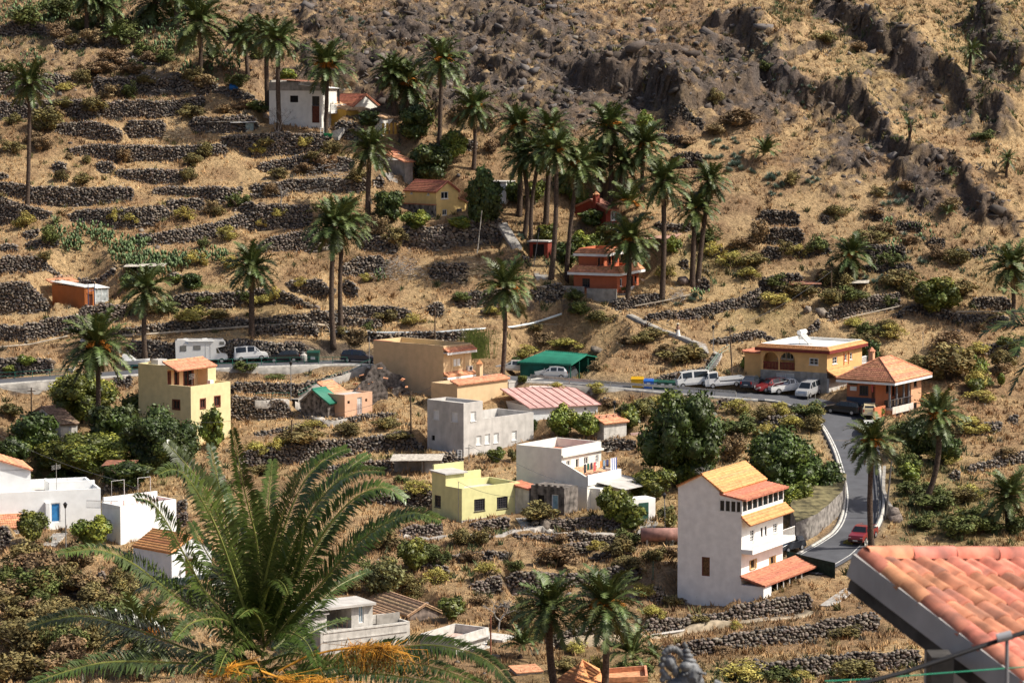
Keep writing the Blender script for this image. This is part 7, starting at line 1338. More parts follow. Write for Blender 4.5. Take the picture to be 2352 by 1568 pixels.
def rail_line(pts, h, m, label, nrail=2, step=1.6, r=.045, rr=.03, nm='road_railing', topbox=None, lift=0):
    w = [G(u, v) + Vector((0, 0, lift)) for u, v in pts]; root = empty(nm, w[0]); tag(root, label, 'railing'); o = w[0]; w = [p - o for p in w]
    L = [0]; [L.append(L[-1] + (b - a).length) for a, b in zip(w[:-1], w[1:])]
    def at(s):
        for i in range(len(w) - 1):
            if s <= L[i + 1] + 1e-6: return w[i].lerp(w[i + 1], (s - L[i]) / max(L[i + 1] - L[i], 1e-6))
        return w[-1]
    n = max(1, int(L[-1] / step)); pb = MB(); pb.tube([(0, 0, -.4), (0, 0, h)], r, 6); po = pb.build('post', m, root); po.location = at(0)
    for k in range(1, n + 1): c = po.copy(); COL.objects.link(c); c.location = at(k * L[-1] / n)
    for j in range(nrail):
        mb = MB(); zz = h - j * h / nrail * .95; pl = [at(k * L[-1] / (n * 2)) + Vector((0, 0, zz)) for k in range(n * 2 + 1)]
        if topbox:
            for a, b in zip(pl[:-1], pl[1:]): mb.prism([a + Vector((0, -.05, -topbox)), b + Vector((0, -.05, -topbox)), b + Vector((0, -.05, topbox)), a + Vector((0, -.05, topbox))], (0, .06, 0))
        else: mb.tube(pl, rr, 5)
        mb.build('rail', m, root)
rail_line([(-5,874),(60,871),(155,865)], 1.0, GREENM, 'green painted road railing at the far left', 2, 1.75); rail_line([(303,858),(400,849),(520,843),(640,839),(797,838)], 1.0, GREENM, 'green painted road railing in front of the parked camper van and cars', 2, 1.75)
rail_line([(851,842),(800,862),(740,890),(686,916)], .95, GREENM, 'green handrail descending the ramp to the green roofed hut', 2, 1.5, .03, .022, 'ramp_handrail'); rail_line([(588,920),(664,918)], .9, GREENM, 'green handrail on the lower garden path near the tall yellow house', 2, 1.5, .03, .022, 'path_handrail')
rail_line([(1218,876),(1300,884),(1396,892),(1480,898),(1546,902),(1620,909),(1690,914)], .75, STEEL, 'galvanised crash barrier in front of the bins and white vans', 1, 2.6, .07, .03, 'crash_barrier', .16)
rail_line([(1618,868),(1652,822),(1675,808)], .95, mat('pale_green_rail', (.2,.36,.3), .5), 'pale green handrail along the broad stone steps', 2, 1.3, .03, .022, 'steps_handrail')
rail_line([(0,1258),(95,1282)], .9, STEEL, 'pale wire handrail on the path at the lower left', 2, 3, .03, .02, 'path_handrail'); rail_line([(2016,1215),(2018,1150),(2014,1080),(2012,1040)], .6, STEEL, 'metal crash barrier along the right side of the descending road', 1, 2.5, .05, .03, 'crash_barrier', .13)
rail_line([(1446,722),(1485,740),(1530,760),(1575,776)], .55, WOOD, 'wooden handrail along the walker path', 1, 1.6, .04, .04, 'path_handrail')
m = MB(); w_ = Gs([(1807,1300),(1850,1312),(1918,1328)])
for a, b in zip(w_[:-1], w_[1:]): m.prism([a + Vector((0, 0, -.5)), b + Vector((0, 0, -.5)), b + Vector((0, 0, 1.6)), a + Vector((0, 0, 1.6))], (.0, .06, 0))
tag(m.build('screen_fence', mat('dark_green_mesh', (.008, .022, .018), .9, .3, 3)), 'dark green screen fence along the road end beside the four storey house', 'fence', kind='thing')
m = MB(); w_ = Gs([(2028,1085),(2026,1110),(2026,1140),(2034,1165),(2050,1190)])
for a, b in zip(w_[:-1], w_[1:]): m.prism([a + Vector((0, 0, -1.5)), b + Vector((0, 0, -1.5)), b + Vector((0, 0, .8)), a + Vector((0, 0, .8))], (.35, .1, 0))
tag(m.build('retaining_wall', CONC), 'broken concrete parapet at the right of the descending road', 'wall', kind='thing')
# kerbs: raised pale edge on the inner side of the bend, both real steps
KERB = mat('pale_kerb', (.46, .44, .40), .9, .15, 2)
def kerb(off, i0, i1, wd=.3, h=.16):
    V = []
    for i in range(i0, i1): 
        for o_, zz in ((off(i), -.2), (off(i), h), (off(i) + wd, h), (off(i) + wd, -.2)): x, y = RC[i, :2] + RN[i] * o_; V.append((x, y, RC[i, 2] + zz))
    n = i1 - i0; Q = [(i * 4 + p, (i + 1) * 4 + p, (i + 1) * 4 + p + 1, i * 4 + p + 1) for i in range(n - 1) for p in range(3)]
    o = link('kerb', npmesh('kerb', V, Q, KERB), rd_o)
kerb(lambda i: -RWK[i] - .35, int(149 * .62), 150); kerb(lambda i: -RWK[i] - .5, 0, int(149 * .62), .3, .12); kerb(lambda i: RWK[i] + .1, int(149 * .78), int(149 * .93), .3, .5)
# tall masonry bank inside the bend
MAS_ = mat('mortared_stone', (.23, .21, .19), .95, .35, 1.6, .06, stain=.4, stain_col=(.33, .3, .27), bscale=4)
fp = [G(u, v) for u, v in [(1944,1135),(1935,1174),(1905,1205),(1876,1229),(1828,1254),(1815,1205),(1850,1155),(1895,1120)]]; zt_ = max(p.z for p in fp) + .9
m = MB(); m.prism([(p.x, p.y, min(q.z for q in fp) - 1) for p in fp], (0, 0, 1)); m = MB(); n = len(fp)
for i in range(n): a, b = fp[i], fp[(i + 1) % n]; m.quad((a.x, a.y, a.z - 1), (b.x, b.y, b.z - 1), (b.x, b.y, max(b.z + 2.3, zt_ - 1.2)), (a.x, a.y, max(a.z + 2.3, zt_ - 1.2)))
m.cur = 1; m.quad(*[(p.x, p.y, max(p.z + 2.3, zt_ - 1.2)) for p in fp]); tag(m.build('retaining_wall', [MAS_, mat('weedy_soil', (.14, .12, .06), .95, .4, 1.2, .1)]), 'tall mortared stone bank on the inside of the road bend under the trees', 'wall', kind='thing')
# poles and lamps
def pole(b, t, r, m, label, arm=False):
    B = G(*b); Tt = P(t[0], t[1], B.y); root = tag(empty('utility_pole', B), label, 'pole'); mb = MB(); mb.tube([(0, 0, -.5), tuple(Tt - B)], [r, r * .75], 7); mb.build('shaft', m, root)
    if arm: mb = MB(); q = Tt - B; mb.tube([q + Vector((-.5, 0, -.4)), q + Vector((.5, 0, -.4))], .05, 4); mb.build('crossarm', m, root)
    return Tt
PT = {}
for k, (b, t, r, m_, lb, arm) in enumerate([((72,1002),(72,890),.11,WOOD,'wooden pole rising from the dark trees at the far left',1),((944,996),(943,898),.11,WOOD,'dark wooden pole just left of the bare grey house',1),((669,1052),(670,964),.11,WOOD,'dark wooden pole in the plot below the green roofed hut',0),
 ((999,784),(999,703),.1,WOOD,'slim wooden pole in front of the round rubble mound',0),((1095,582),(1107,483),.08,PALEW,'bare leaning pale pole left of the stone steps under the gabled house',0),((1909,700),(1910,622),.09,WOOD,'dark pole on the right hand terraces beside the tin sheds',0),
 ((2033,1192),(2048,1056),.11,mat('grey_wood',(.13,.12,.11),.9),'leaning grey pole at the right of the descending road',0),((1127,1530),(1127,1412),.09,RUST,'rust brown pole before the small whitewashed house',0),((1053,1198),(1053,1106),.05,STEEL,'thin steel pole at the corner of the pale yellow bungalow',0),
 ((1077,1062),(1077,1021),.05,STEEL,'short steel post behind the pale yellow bungalow',1),((1683,872),(1676,752),.11,WOOD,'tall dark pole beside the broad stone steps',1),((1610,1320),(1612,1272),.04,PALEW,'thin stick before the brown door of the four storey house',0),((2120,800),(2120,760),.04,STEEL,'thin mast on the grassy terrace behind the restaurant',0),
 ((1500,1330),(1500,1288),.05,GREENM,'green fence post on the bare yard left of the four storey house',0),((1869,950),(1873,905),.04,STEEL,'wire fence post inside the road bend',0),((1853,940),(1857,897),.04,STEEL,'second wire fence post just left of the road bend',0)]):
    PT[k] = pole(b, t, r, m_, lb, arm)
def lamp(b, t, label):
    B = G(*b); q = P(t[0], t[1], B.y) - B; root = tag(empty('street_lamp', B), label, 'street lamp'); mb = MB(); mb.tube([(0, 0, -.4), tuple(q)], [.07, .045], 6); mb.build('post', mat('lamp_grey', (.2, .2, .2), .6), root)
    mb = MB(); mb.lathe([(.1, -.05), (.22, .35), (.24, .36), (.02, .6)], 6, q); mb.build('lantern', BLACKM, root); return q + B
lamp((152,1268),(150,1165),'white lamp post before the blue door house'); lamp((1411,962),(1411,930),'lamp post behind the tile hut with bricks'); lamp((1528,1220),(1526,1143),'lamp post left of the four storey house'); lamp((668,920),(668,838),'lamp post at the foot of the concrete ramp'); lamp((1638,806),(1638,756),'lamp post at the top of the walker path'); lamp((1225,610),(1238,532),'lamp post beside the stone steps near the dark red garage'); lamp((848,840),(848,770),'tall dark lamp post at the left edge of the broad beige house'); lamp((518,1240),(519,1150),'lamp post behind the fronds of the near palm')
def wire(pts, sag, label, r=.022):
    mb = MB(); o = []
    for a, b in zip(pts[:-1], pts[1:]):
        for k in range(13): t = k / 12; p = a.lerp(b, t); p = p - Vector((0, 0, sag * 4 * t * (1 - t))); o.append(p)
    mb.tube(o, r, 3, False); tag(mb.build('overhead_wire', mat('cable_grey', (.06, .06, .065), .7)), label, 'wire')
FR_ = FR
wire([P(-30,985,330), P(265,1101,322), P(430,1140,318)], .5, 'overhead wire sagging across the dark trees at the lower left'); wire([PT[0], P(375,952,345), P(530,966,345)], .5, 'overhead wire from the left pole to the tall yellow house'); wire([PT[0], P(-20,880,352)], .4, 'overhead wire leaving the left pole towards the frame edge')
wire([P(1186,1064,FR['laundry'][5]-5), P(1361,1124,FR['laundry'][5]-3)], .3, 'overhead wire across the side wall of the laundry house'); wire([PT[1], P(990,888,350)], .3, 'short overhead wire from the pole to the broad beige house'); wire([PT[1], PT[2]], .6, 'overhead wire between the two dark poles below the ruined cottage'); wire([PT[9], P(1240,1075,330)], .5, 'overhead wire behind the pale yellow bungalow'); wire([PT[8], P(1180,1140,FR['bungalow'][5] - 3)], .4, 'overhead wire along the front of the pale yellow bungalow'); wire([PT[3], P(1290,745,382)], .6, 'overhead wire running right from the slim pole below the mound'); wire([PT[3], P(560,725,385), P(300,712,385)], .9, 'overhead wires running left from the slim pole behind the twin palms'); wire([PT[10], PT[5]], .8, 'overhead wire from the stone steps pole to the right hand terraces'); wire([P(2076,392,440), P(2009,350,445), P(1995,340,440)], .1, 'thin cable on the rock below the straight tailed palm')
# ================================================================ vehicles
TYRE = mat('tyre', (.015, .015, .016), .9, .2, 5); RIM = mat('alloy_rim', (.45, .45, .46), .35, .05, 3, metal=.6); CGLASS = mat('car_glass', (.015, .02, .024), .06, .05, 1, spec=.7); LENS = mat('head_lamp', (.6, .6, .58), .15, .02, 1); RED = mat('tail_lamp', (.35, .02, .015), .3, .05, 1); PLATE = mat('number_plate', (.6, .6, .58), .5, .02, 1); TRIM = mat('black_trim', (.02, .02, .02), .7, .1, 3)
def paint(n, c, metal=.0): return mat('paint_' + n, c, .28, .02, 1, spec=.5, metal=metal, coat=.5)
PW = paint('white', (.74, .74, .72)); PS_ = paint('silver', (.48, .49, .50), .3); PK = paint('black', (.012, .013, .016)); PB = paint('navy', (.012, .018, .04)); PR = paint('dark_red', (.20, .018, .022)); PC = paint('cream', (.60, .50, .30)); PGY = paint('charcoal', (.03, .035, .045))
PROF = {
 'hatch': (4.1, 1.75, [(.5,.5,.52,.86),(.465,.70,.72,.92),(.24,.90,.93,.94),(.04,.94,1.42,.78),(-.18,.96,1.48,.78),(-.40,.98,1.38,.76),(-.475,.95,1.0,.86),(-.5,.5,.52,.86)], (2, 3), (2, 5), (5, 6)),
 'wagon': (4.6, 1.8, [(.5,.5,.52,.86),(.465,.70,.72,.92),(.24,.92,.95,.94),(.06,.95,1.46,.78),(-.18,.96,1.52,.78),(-.43,.98,1.44,.76),(-.485,.95,1.0,.86),(-.5,.5,.52,.86)], (2, 3), (2, 5), (5, 6)),
 'sedan': (4.3, 1.72, [(.5,.5,.52,.86),(.465,.68,.70,.92),(.22,.88,.90,.94),(.06,.92,1.38,.76),(-.14,.93,1.42,.76),(-.30,.95,1.05,.88),(-.46,.93,.95,.9),(-.5,.5,.52,.86)], (2, 3), (2, 5), (4, 5)),
 'mpv': (4.3, 1.8, [(.5,.55,.57,.86),(.47,.82,.85,.92),(.30,1.0,1.03,.92),(.14,1.05,1.72,.80),(-.1,1.05,1.82,.82),(-.46,1.05,1.78,.82),(-.49,1.0,1.05,.88),(-.5,.5,.52,.86)], (2, 3), (2, 5), (5, 6)),
 'van': (4.6, 1.7, [(.5,.5,.52,.9),(.49,.9,.93,.94),(.46,1.02,1.05,.94),(.32,1.08,1.82,.84),(0,1.08,1.92,.86),(-.47,1.08,1.86,.86),(-.495,1.05,1.1,.9),(-.5,.5,.52,.88)], (2, 3), (2, 5), (5, 6)),
 'pickup': (5.0, 1.75, [(.5,.6,.62,.88),(.47,.88,.90,.93),(.27,1.02,1.05,.94),(.16,1.06,1.58,.80),(.02,1.06,1.62,.80),(-.035,1.04,1.10,.9),(-.04,.95,.96,.96),(-.5,.92,.93,.95)], (2, 3), (2, 5), (4, 5)),
 'truck': (4.9, 1.75, [(.5,.55,.57,.9),(.495,1.0,1.03,.94),(.47,1.1,1.13,.94),(.40,1.15,1.85,.84),(.16,1.15,1.92,.86),(.14,1.1,1.15,.9),(.13,.72,.73,.6),(-.5,.72,.73,.6)], (2, 3), (2, 5), (4, 5))}
def car(kind, u, v, head, pm, label, sc=1.0, group='parked vehicles along the road'):
    L, W, st, ws, sw, rw = PROF[kind]; L *= sc; B = G(u, v); root = tag(empty({'hatch': 'parked_car', 'wagon': 'parked_car', 'sedan': 'parked_car', 'mpv': 'parked_van', 'van': 'parked_van', 'pickup': 'pickup_truck', 'truck': 'flatbed_truck'}[kind], B + Vector((0, 0, .03)), R(head)), label, {'mpv': 'van', 'van': 'van', 'pickup': 'pickup', 'truck': 'truck'}.get(kind, 'car'), group)
    e = .7 * L / 2; zf = float(T(B.x + math.cos(R(head)) * e, B.y + math.sin(R(head)) * e)); zr = float(T(B.x - math.cos(R(head)) * e, B.y - math.sin(R(head)) * e)); root.rotation_euler = (0, -max(-.07, min(.07, math.atan2(zf - zr, 2 * e))), R(head)); root.location.z = max(B.z, min((zf + zr) / 2, B.z + .3)) + .16
    m = MB(); rings = []
    for xf, bz, tz, wt in st:
        x = xf * L; w_ = W / 2 * (.93 if abs(xf) > .46 else 1.0); wu = W / 2 * wt; rings.append([(x, -w_ * .94, .24), (x, -w_, .5), (x, -w_ * .98, bz), (x, -wu * .97, tz), (x, wu * .97, tz), (x, w_ * .98, bz), (x, w_, .5), (x, w_ * .94, .24)])
    for a, b in zip(rings[:-1], rings[1:]):
        for k in range(8): m.quad(a[k], a[(k + 1) % 8], b[(k + 1) % 8], b[k])
    m.quad(*rings[0]); m.quad(*rings[-1][::-1]); m.build('body', pm, root)
    def gl(pts, name, ins=.86, lift=.012):
        c = sum((Vector(p) for p in pts), Vector()) / len(pts); q = [c + (Vector(p) - c) * ins for p in pts]; n = (q[1] - q[0]).cross(q[2] - q[1]).normalized(); n = n if (n.dot(c - Vector((0, 0, .9)))) > 0 else -n
        g = MB(); g.prism([p + n * lift for p in q], n * .008); g.build(name, CGLASS, root)
    a, b = rings[ws[0]], rings[ws[1]]; gl([a[2], a[5], b[4], b[3]], 'windscreen', .88); a, b = rings[rw[0]], rings[rw[1]]; gl([a[3], a[4], b[5], b[2]], 'rear_window', .8)
    i0, i1 = sw
    for s_, (kb, kt) in ((-1, (2, 3)), (1, (5, 4))):
        for j in range(i0, i1):
            a, b = rings[j], rings[j + 1]
            if kind in ('van', 'mpv') and j == 4 and kind == 'van' and pm is not PW: continue
            if j == i0: gl([a[kb], b[kb], b[kt]], 'side_window', .62)
            else: gl([a[kb], b[kb], b[kt], a[kt]], 'side_window', .84)
    wr = .31 if kind not in ('pickup',) else .35
    for sx in (.31, -.30):
        for sy in (-1, 1):
            t = MB(); t.tube([(0, -.1, 0), (0, .1, 0)], wr, 14); o = t.build('wheel', TYRE, root, False); o.location = (sx * L, sy * (W / 2 - .1), wr - .05); r_ = MB(); r_.tube([(0, sy * .1, 0), (0, sy * .112, 0)], wr * .62, 10); r_.build('rim', RIM, o)
    for sy in (-1, 1):
        x = L / 2 * .985; h = MB(); h.box(x - .12, sy * W * .36 - .14, .58, x + .01, sy * W * .36 + .14, .72) if kind not in ('van', 'truck') else h.box(x - .05, sy * W * .36 - .13, .62, x + .02, sy * W * .36 + .13, .82); h.build('headlight', LENS, root)
        h = MB(); h.box(-x - .02, sy * W * .39 - .07, .62, -x + .1, sy * W * .39 + .07, .92); h.build('tail_light', RED, root)
        h = MB(); h.box(.17 * L, sy * (W / 2 + .02) - .07, .98 if kind not in ('van', 'mpv', 'truck') else 1.1, .2 * L, sy * (W / 2 + .02) + .07, 1.12 if kind not in ('van', 'mpv', 'truck') else 1.3); h.build('mirror', TRIM if kind in ('van', 'truck') else pm, root)
    h = MB(); h.box(L / 2 - .04, -W * .45, .3, L / 2 + .06, W * .45, .46); h.build('front_bumper', TRIM if kind in ('van', 'truck', 'pickup') else pm, root); h = MB(); h.box(-L / 2 - .06, -W * .45, .32, -L / 2 + .03, W * .45, .48); h.build('rear_bumper', TRIM if kind in ('van', 'truck', 'pickup') else pm, root)
    h = MB(); h.box(L / 2 + .06, -.26, .36, L / 2 + .07, .26, .47); h.build('number_plate', PLATE, root); h = MB(); h.box(-L / 2 - .075, -.26, .5, -L / 2 - .062, .26, .61); h.build('number_plate', PLATE, root)
    if kind == 'pickup':
        h = MB(); h.box(-.485 * L, -W * .42, .935, -.06 * L, W * .42, .945); h.build('load_bed', TRIM, root); h = MB()
        for sy in (-1, 1): h.tube([(-.06 * L, sy * W * .45, .95), (-.06 * L, sy * W * .45, 1.5), (-.4 * L, sy * W * .45, 1.3), (-.48 * L, sy * W * .45, .95)], .025, 4)
        h.build('load_rails', pm, root)
    if kind == 'truck':
        h = MB(); h.box(-.5 * L, -W * .5, .74, .12 * L, W * .5, .84); h.build('load_bed', PGY, root)
        for q in ((-.5 * L, -W * .5, .12 * L, -W * .46), (-.5 * L, W * .46, .12 * L, W * .5), (-.5 * L, -W * .46, -.49 * L, W * .46)): h = MB(); h.box(q[0], q[1], .84, q[2], q[3], 1.15); h.build('side_board', PW, root)
    return root
car('mpv', 576, 833, 10, PW, 'white mini van parked between the camper van and the black cars'); car('hatch', 652, 833, 186, PK, 'black parked car left of the green dumpster'); car('wagon', 825, 834, -6, PB, 'dark blue estate car beside the broad beige house')
car('wagon', 1178, 862, 184, PS_, 'silver car half behind the tall roadside palm, left of the carport'); car('hatch', 1265, 871, 183, PS_, 'silver hatchback parked in front of the green carport'); car('van', 1590, 892, 190, PW, 'white passenger van parked next to the bins', .95); car('truck', 1662, 893, 188, PW, 'small white flatbed truck between the white van and the dark car')
car('sedan', 1727, 890, 65, PGY, 'dark charcoal saloon car seen from behind left of the dark red car'); car('wagon', 1772, 899, 208, PR, 'dark red car parked below the arcaded yellow house', .95); car('pickup', 1808, 907, 20, PW, 'white pickup with load rails and a plank in its bed'); car('mpv', 1857, 916, 238, PS_, 'silver van facing down the road left of the black hatchback', .95); car('wagon', 1934, 951, 165, PK, 'black hatchback parked in front of the orange restaurant', .92)
car('hatch', 1997, 956, 83, PC, 'cream coloured car seen from behind beside the restaurant', .88); car('hatch', 1996, 995, 85, PW, 'white car parked below the cream car, half behind the palm'); rp = car('pickup', 1983, 1242, 243, PR, 'dark red pickup parked at the lower roadside by the palm', .95); car('hatch', 1812, 1266, 225, PGY, 'dark car partly hidden behind the four storey house', .9)
# camper van
B = G(462, 834); cv = tag(empty('camper_van', B + Vector((0, 0, .12)), R(6)), 'white camper van with alcove cab and blue swirl decals', 'camper van', 'parked vehicles along the road')
m = MB(); hw = 1.08; prof = [(-3.2,.45),(2.0,.45),(2.0,.75),(1.9,1.9),(3.0,2.15),(3.15,2.55),(2.8,2.98),(-3.0,2.98),(-3.25,2.8)]; m.prism([(x, -hw, z) for x, z in prof], (0, 2 * hw, 0)); m.build('living_box', PW, cv)
m = MB(); prof = [(1.2,.38),(3.3,.38),(3.4,.8),(3.15,1.12),(2.55,1.25),(2.1,1.95),(1.2,1.95)]; m.prism([(x, -.95, z) for x, z in prof], (0, 1.9, 0)); m.build('cab', PW, cv)
m = MB(); m.prism([(2.5, -.9, 1.3), (2.5, .9, 1.3), (2.12, .85, 1.9), (2.12, -.85, 1.9)], (.03, 0, .02)); m.build('windscreen', CGLASS, cv); m = MB(); m.prism([(1.5, -.965, 1.25), (2.4, -.965, 1.25), (2.08, -.965, 1.8), (1.5, -.965, 1.8)], (0, -.01, 0)); m.build('side_window', CGLASS, cv)
GREYW = mat('acrylic_window', (.18, .18, .17), .2, .1, 2)
for x, z, w_, h_ in ((-2.6, 1.6, .7, .6), (-.9, 1.75, .8, .45), (2.4, 2.4, .5, .28), (-3.9, 0, 0, 0)):
    if w_: m = MB(); m.box(x - .04, -hw - .03, z - .04, x + w_ + .04, -hw - .005, z + h_ + .04); fo = m.build('side_window', TRIM, cv); m = MB(); m.box(x, -hw - .04, z, x + w_, -hw - .031, z + h_); m.build('pane', GREYW, fo)
m = MB(); m.box(-3.29, -.5, 1.5, -3.22, .5, 2.1); m.build('rear_window', GREYW, cv); m = MB(); [m.box(*q) for q in ((.55, -hw - .02, .6, .58, -hw - .002, 2.5), (1.15, -hw - .02, .6, 1.18, -hw - .002, 2.5), (.58, -hw - .02, 2.47, 1.15, -hw - .002, 2.5))]; m.build('door', mat('grey_line', (.4, .4, .4), .5), cv)
m = MB(); m.tube([(-1.9, -hw - .06, 2.8), (1.6, -hw - .06, 2.8)], .07, 6); m.build('awning', PW, cv); SW = mat('blue_decal', (.05, .25, .6), .4)
for x0, z0 in ((2.45, 2.3), (-1.95, 2.4)): m = MB(); q = [(x0 + .35 * math.cos(a), z0 + .25 * math.sin(a)) for a in [i * .35 for i in range(6)]]; [m.prism([(a[0], -hw - .012, a[1]), (b[0], -hw - .012, b[1]), (b[0], -hw - .012, b[1] + .07), (a[0], -hw - .012, a[1] + .07)], (0, -.006, 0)) for a, b in zip(q[:-1], q[1:])]; m.build('decal', SW, cv)
m = MB(); [m.box(*q) for q in ((-2.2, -.3, 2.98, -1.6, .3, 3.1), (.2, -.3, 2.98, .8, .3, 3.1))]; m.tube([(-3, -.9, 3.08), (1.5, -.9, 3.08)], .025, 4); m.build('roof_gear', PW, cv)
for x in (-1.7, 2.6):
    for sy in (-1, 1): t = MB(); t.tube([(0, -.11, 0), (0, .11, 0)], .34, 14); o = t.build('wheel', TYRE, cv); o.location = (x, sy * .95, .26); r_ = MB(); r_.tube([(0, sy * .11, 0), (0, sy * .125, 0)], .2, 10); r_.build('rim', RIM, o)
# boat on trailer
B = G(310, 845); b = tag(empty('boat', B, R(2)), 'small white boat on a trailer just left of the tall yellow house roof', 'boat'); m = MB()
st = [(-1.8,.7,.55,.95),(-.8,.85,.5,1.0),(.5,.8,.5,1.05),(1.3,.5,.62,1.15),(1.9,.04,.95,1.25)]; rg = [[(x, -w_, h), (x, -w_ * .6, l_), (x, w_ * .6, l_), (x, w_, h)] for x, w_, l_, h in st]
for p, q in zip(rg[:-1], rg[1:]): [m.quad(p[k], p[(k + 1) % 4], q[(k + 1) % 4], q[k]) for k in range(4)]
m.quad(*rg[0]); m.build('hull', PW, b); m = MB(); m.hexa([(-1.7, -.8, 1.0), (.2, -.75, 1.0), (.2, .75, 1.0), (-1.7, .8, 1.0), (-1.5, -.7, 1.75), (-.6, -.6, 1.65), (-.6, .6, 1.65), (-1.5, .7, 1.75)]); m.build('cabin', PW, b); m = MB(); m.box(-1.6, -.5, .3, 1.6, .5, .42); m.build('trailer', mat('blue_frame', (.02, .1, .2), .6), b)
# bins
def bin_(u, v, c, lid, label, sc=1.0, wd=1.3):
    b = tag(empty('wheelie_bin', G(u, v), R(-5)), label, 'bin', 'recycling bins beside the road'); m = MB(); w_ = wd / 2 * sc; m.hexa([(-w_ * .88, -.42, .15), (w_ * .88, -.42, .15), (w_ * .88, .42, .15), (-w_ * .88, .42, .15), (-w_, -.52, 1.15 * sc), (w_, -.52, 1.15 * sc), (w_, .52, 1.15 * sc), (-w_, .52, 1.15 * sc)]); m.build('tub', c, b)
    m = MB(); m.hexa([(-w_ * 1.04, -.56, 1.16 * sc), (w_ * 1.04, -.56, 1.16 * sc), (w_ * 1.04, .56, 1.16 * sc), (-w_ * 1.04, .56, 1.16 * sc), (-w_ * .95, -.4, 1.36 * sc), (w_ * .95, -.4, 1.36 * sc), (w_ * .95, .5, 1.4 * sc), (-w_ * .95, .5, 1.4 * sc)]); m.build('lid', lid, b)
    for sx in (-.8, .8): m = MB(); m.tube([(sx * w_ - .05, -.35, .1), (sx * w_ + .05, -.35, .1)], .1, 8); m.build('wheel', TYRE, b)
    m = MB(); m.box(-w_ * .35, -.56, .55, w_ * .35, -.49, .9); m.build('sticker', PLATE if 'green' in label else lid, b)
BY = paint('bin_yellow', (.70, .40, .01)); BBL = paint('bin_blue', (.02, .13, .50)); BG = paint('bin_green', (.015, .075, .05)); BG2 = paint('bin_teal', (.02, .13, .10))
bin_(1464, 892, BY, BY, 'yellow recycling bin, leftmost of the row of five bins', 1.05, 1.5); bin_(1490, 894, BBL, BBL, 'blue paper bin between the yellow and green bins', .95); bin_(1506, 895, BG2, BG2, 'teal green bin next to the blue bin', .92); bin_(1522, 896, BG, BG, 'dark green bin, fourth of the row of five', .92); bin_(1540, 897, BG, BG, 'dark green bin, rightmost of the row beside the white van', .92)
bin_(720, 834, BG, BG, 'green dumpster with white poster by the stone wall near the black cars', 1.2, 1.3)
m = MB(); m.lathe([(.35, 0), (.5, .5), (.45, .9), (.2, 1.1), (.25, 1.3)], 10); o = m.build('stone_planter', CONCL); o.location = G(697, 831); tag(o, 'pale rounded concrete post between the black car and the green dumpster', 'bollard')
# tank, container, cistern, barrow, ladder, blue barrel, boulders
b = tag(empty('water_tank', G(1516, 1246), R(2)), 'rust pink cylindrical water tank lying left of the four storey house', 'tank'); m = MB(); m.tube([(-2.0, 0, .85), (3.2, 0, .85)], .72, 18); m.build('cylinder', mat('pink_rust_tank', (.32, .17, .14), .8, .2, 1.5, stain=.3), b, True); m = MB(); [m.box(x, -.6, -.4, x + .2, .6, .4) for x in (-1.5, 1.2)]; m.build('supports', CONC, b)
b = tag(empty('container', G(1243, 903), R(-3)), 'small green and white striped container above the pink roofed barn', 'container'); m = MB(); m.box(-1.4, -.8, -.5, 1.4, .8, .75); m.build('box', CG, b); m = MB(); [m.box(-1.4 + k * .28, -.83, -.3, -1.28 + k * .28, -.8, .7) for k in range(10)]; m.build('ribs', WHITE, b); m = MB(); m.box(-1.45, -.85, .76, 1.45, .85, .85); m.build('roof', mat('pinkish_white_top', (.6, .5, .46), .8, .1), b)
m = MB(); m.tube([(-.6, 0, .5), (.6, 0, .5)], .48, 14); o = m.build('water_tank', mat('blue_barrel', (.01, .12, .38), .4), None, True); o.location = G(537, 208); tag(o, 'blue barrel tank on the terrace left of the hilltop palms', 'tank')
m = MB(); m.hexa([(-.5, -.35, .35), (.4, -.35, .35), (.4, .35, .35), (-.5, .35, .35), (-.7, -.5, .85), (.6, -.5, .85), (.6, .5, .85), (-.7, .5, .85)]); b = m.build('garden_cart', mat('bright_green_tub', (.02, .25, .1), .5)); b.location = G(755, 320); tag(b, 'bright green garden cart by the steps of the white hilltop house', 'cart'); [MB for _ in ()]
for k in range(2): t = MB(); t.tube([(0, -.05, 0), (0, .05, 0)], .2, 8); o = t.build('wheel', TYRE, b); o.location = (-.3 + .6 * k, -.45, .2)
def ladder(u, v, h, label, lean=.25): 
    b = tag(empty('ladder', G(u, v)), label, 'ladder'); m = MB(); [m.tube([(x, 0, 0), (x, lean, h)], .03, 4) for x in (-.22, .22)]; m.build('rails', WOODW, b)
    for k in range(int(h / .3)): m = MB(); t = (k + 1) * .3 / h; m.tube([(-.22, lean * t, h * t), (.22, lean * t, h * t)], .02, 4); m.build('rung', WOODW, b)
ladder(740, 318, 1.6, 'small ladder against the base of the white hilltop house'); ladder(1056, 1063, 1.5, 'pale ladder leaning on the wall below the bare grey house')
def boulder(u, v, s, label): o = link('boulder', SMESH[int(u) % 14], None, G(u, v) + Vector((0, 0, s * .4)), (.3, .2, u), (s, s * .8, s * .8)); tag(o, label, 'boulder', 'boulders')
for u, v, s in ((1255,1214,.95),(1282,1212,.55),(1855,718,.8),(1884,726,.9),(1570,652,.8),(1370,810,.9),(2096,1212,.6),(745,575,.6),(728,708,.5),(1110,720,.5),(2050,1190,1.1),(2058,1198,.8),(500,1180,.5),(2170,1010,.5)): boulder(u, v, s, where(u, v, 'grey boulder'))
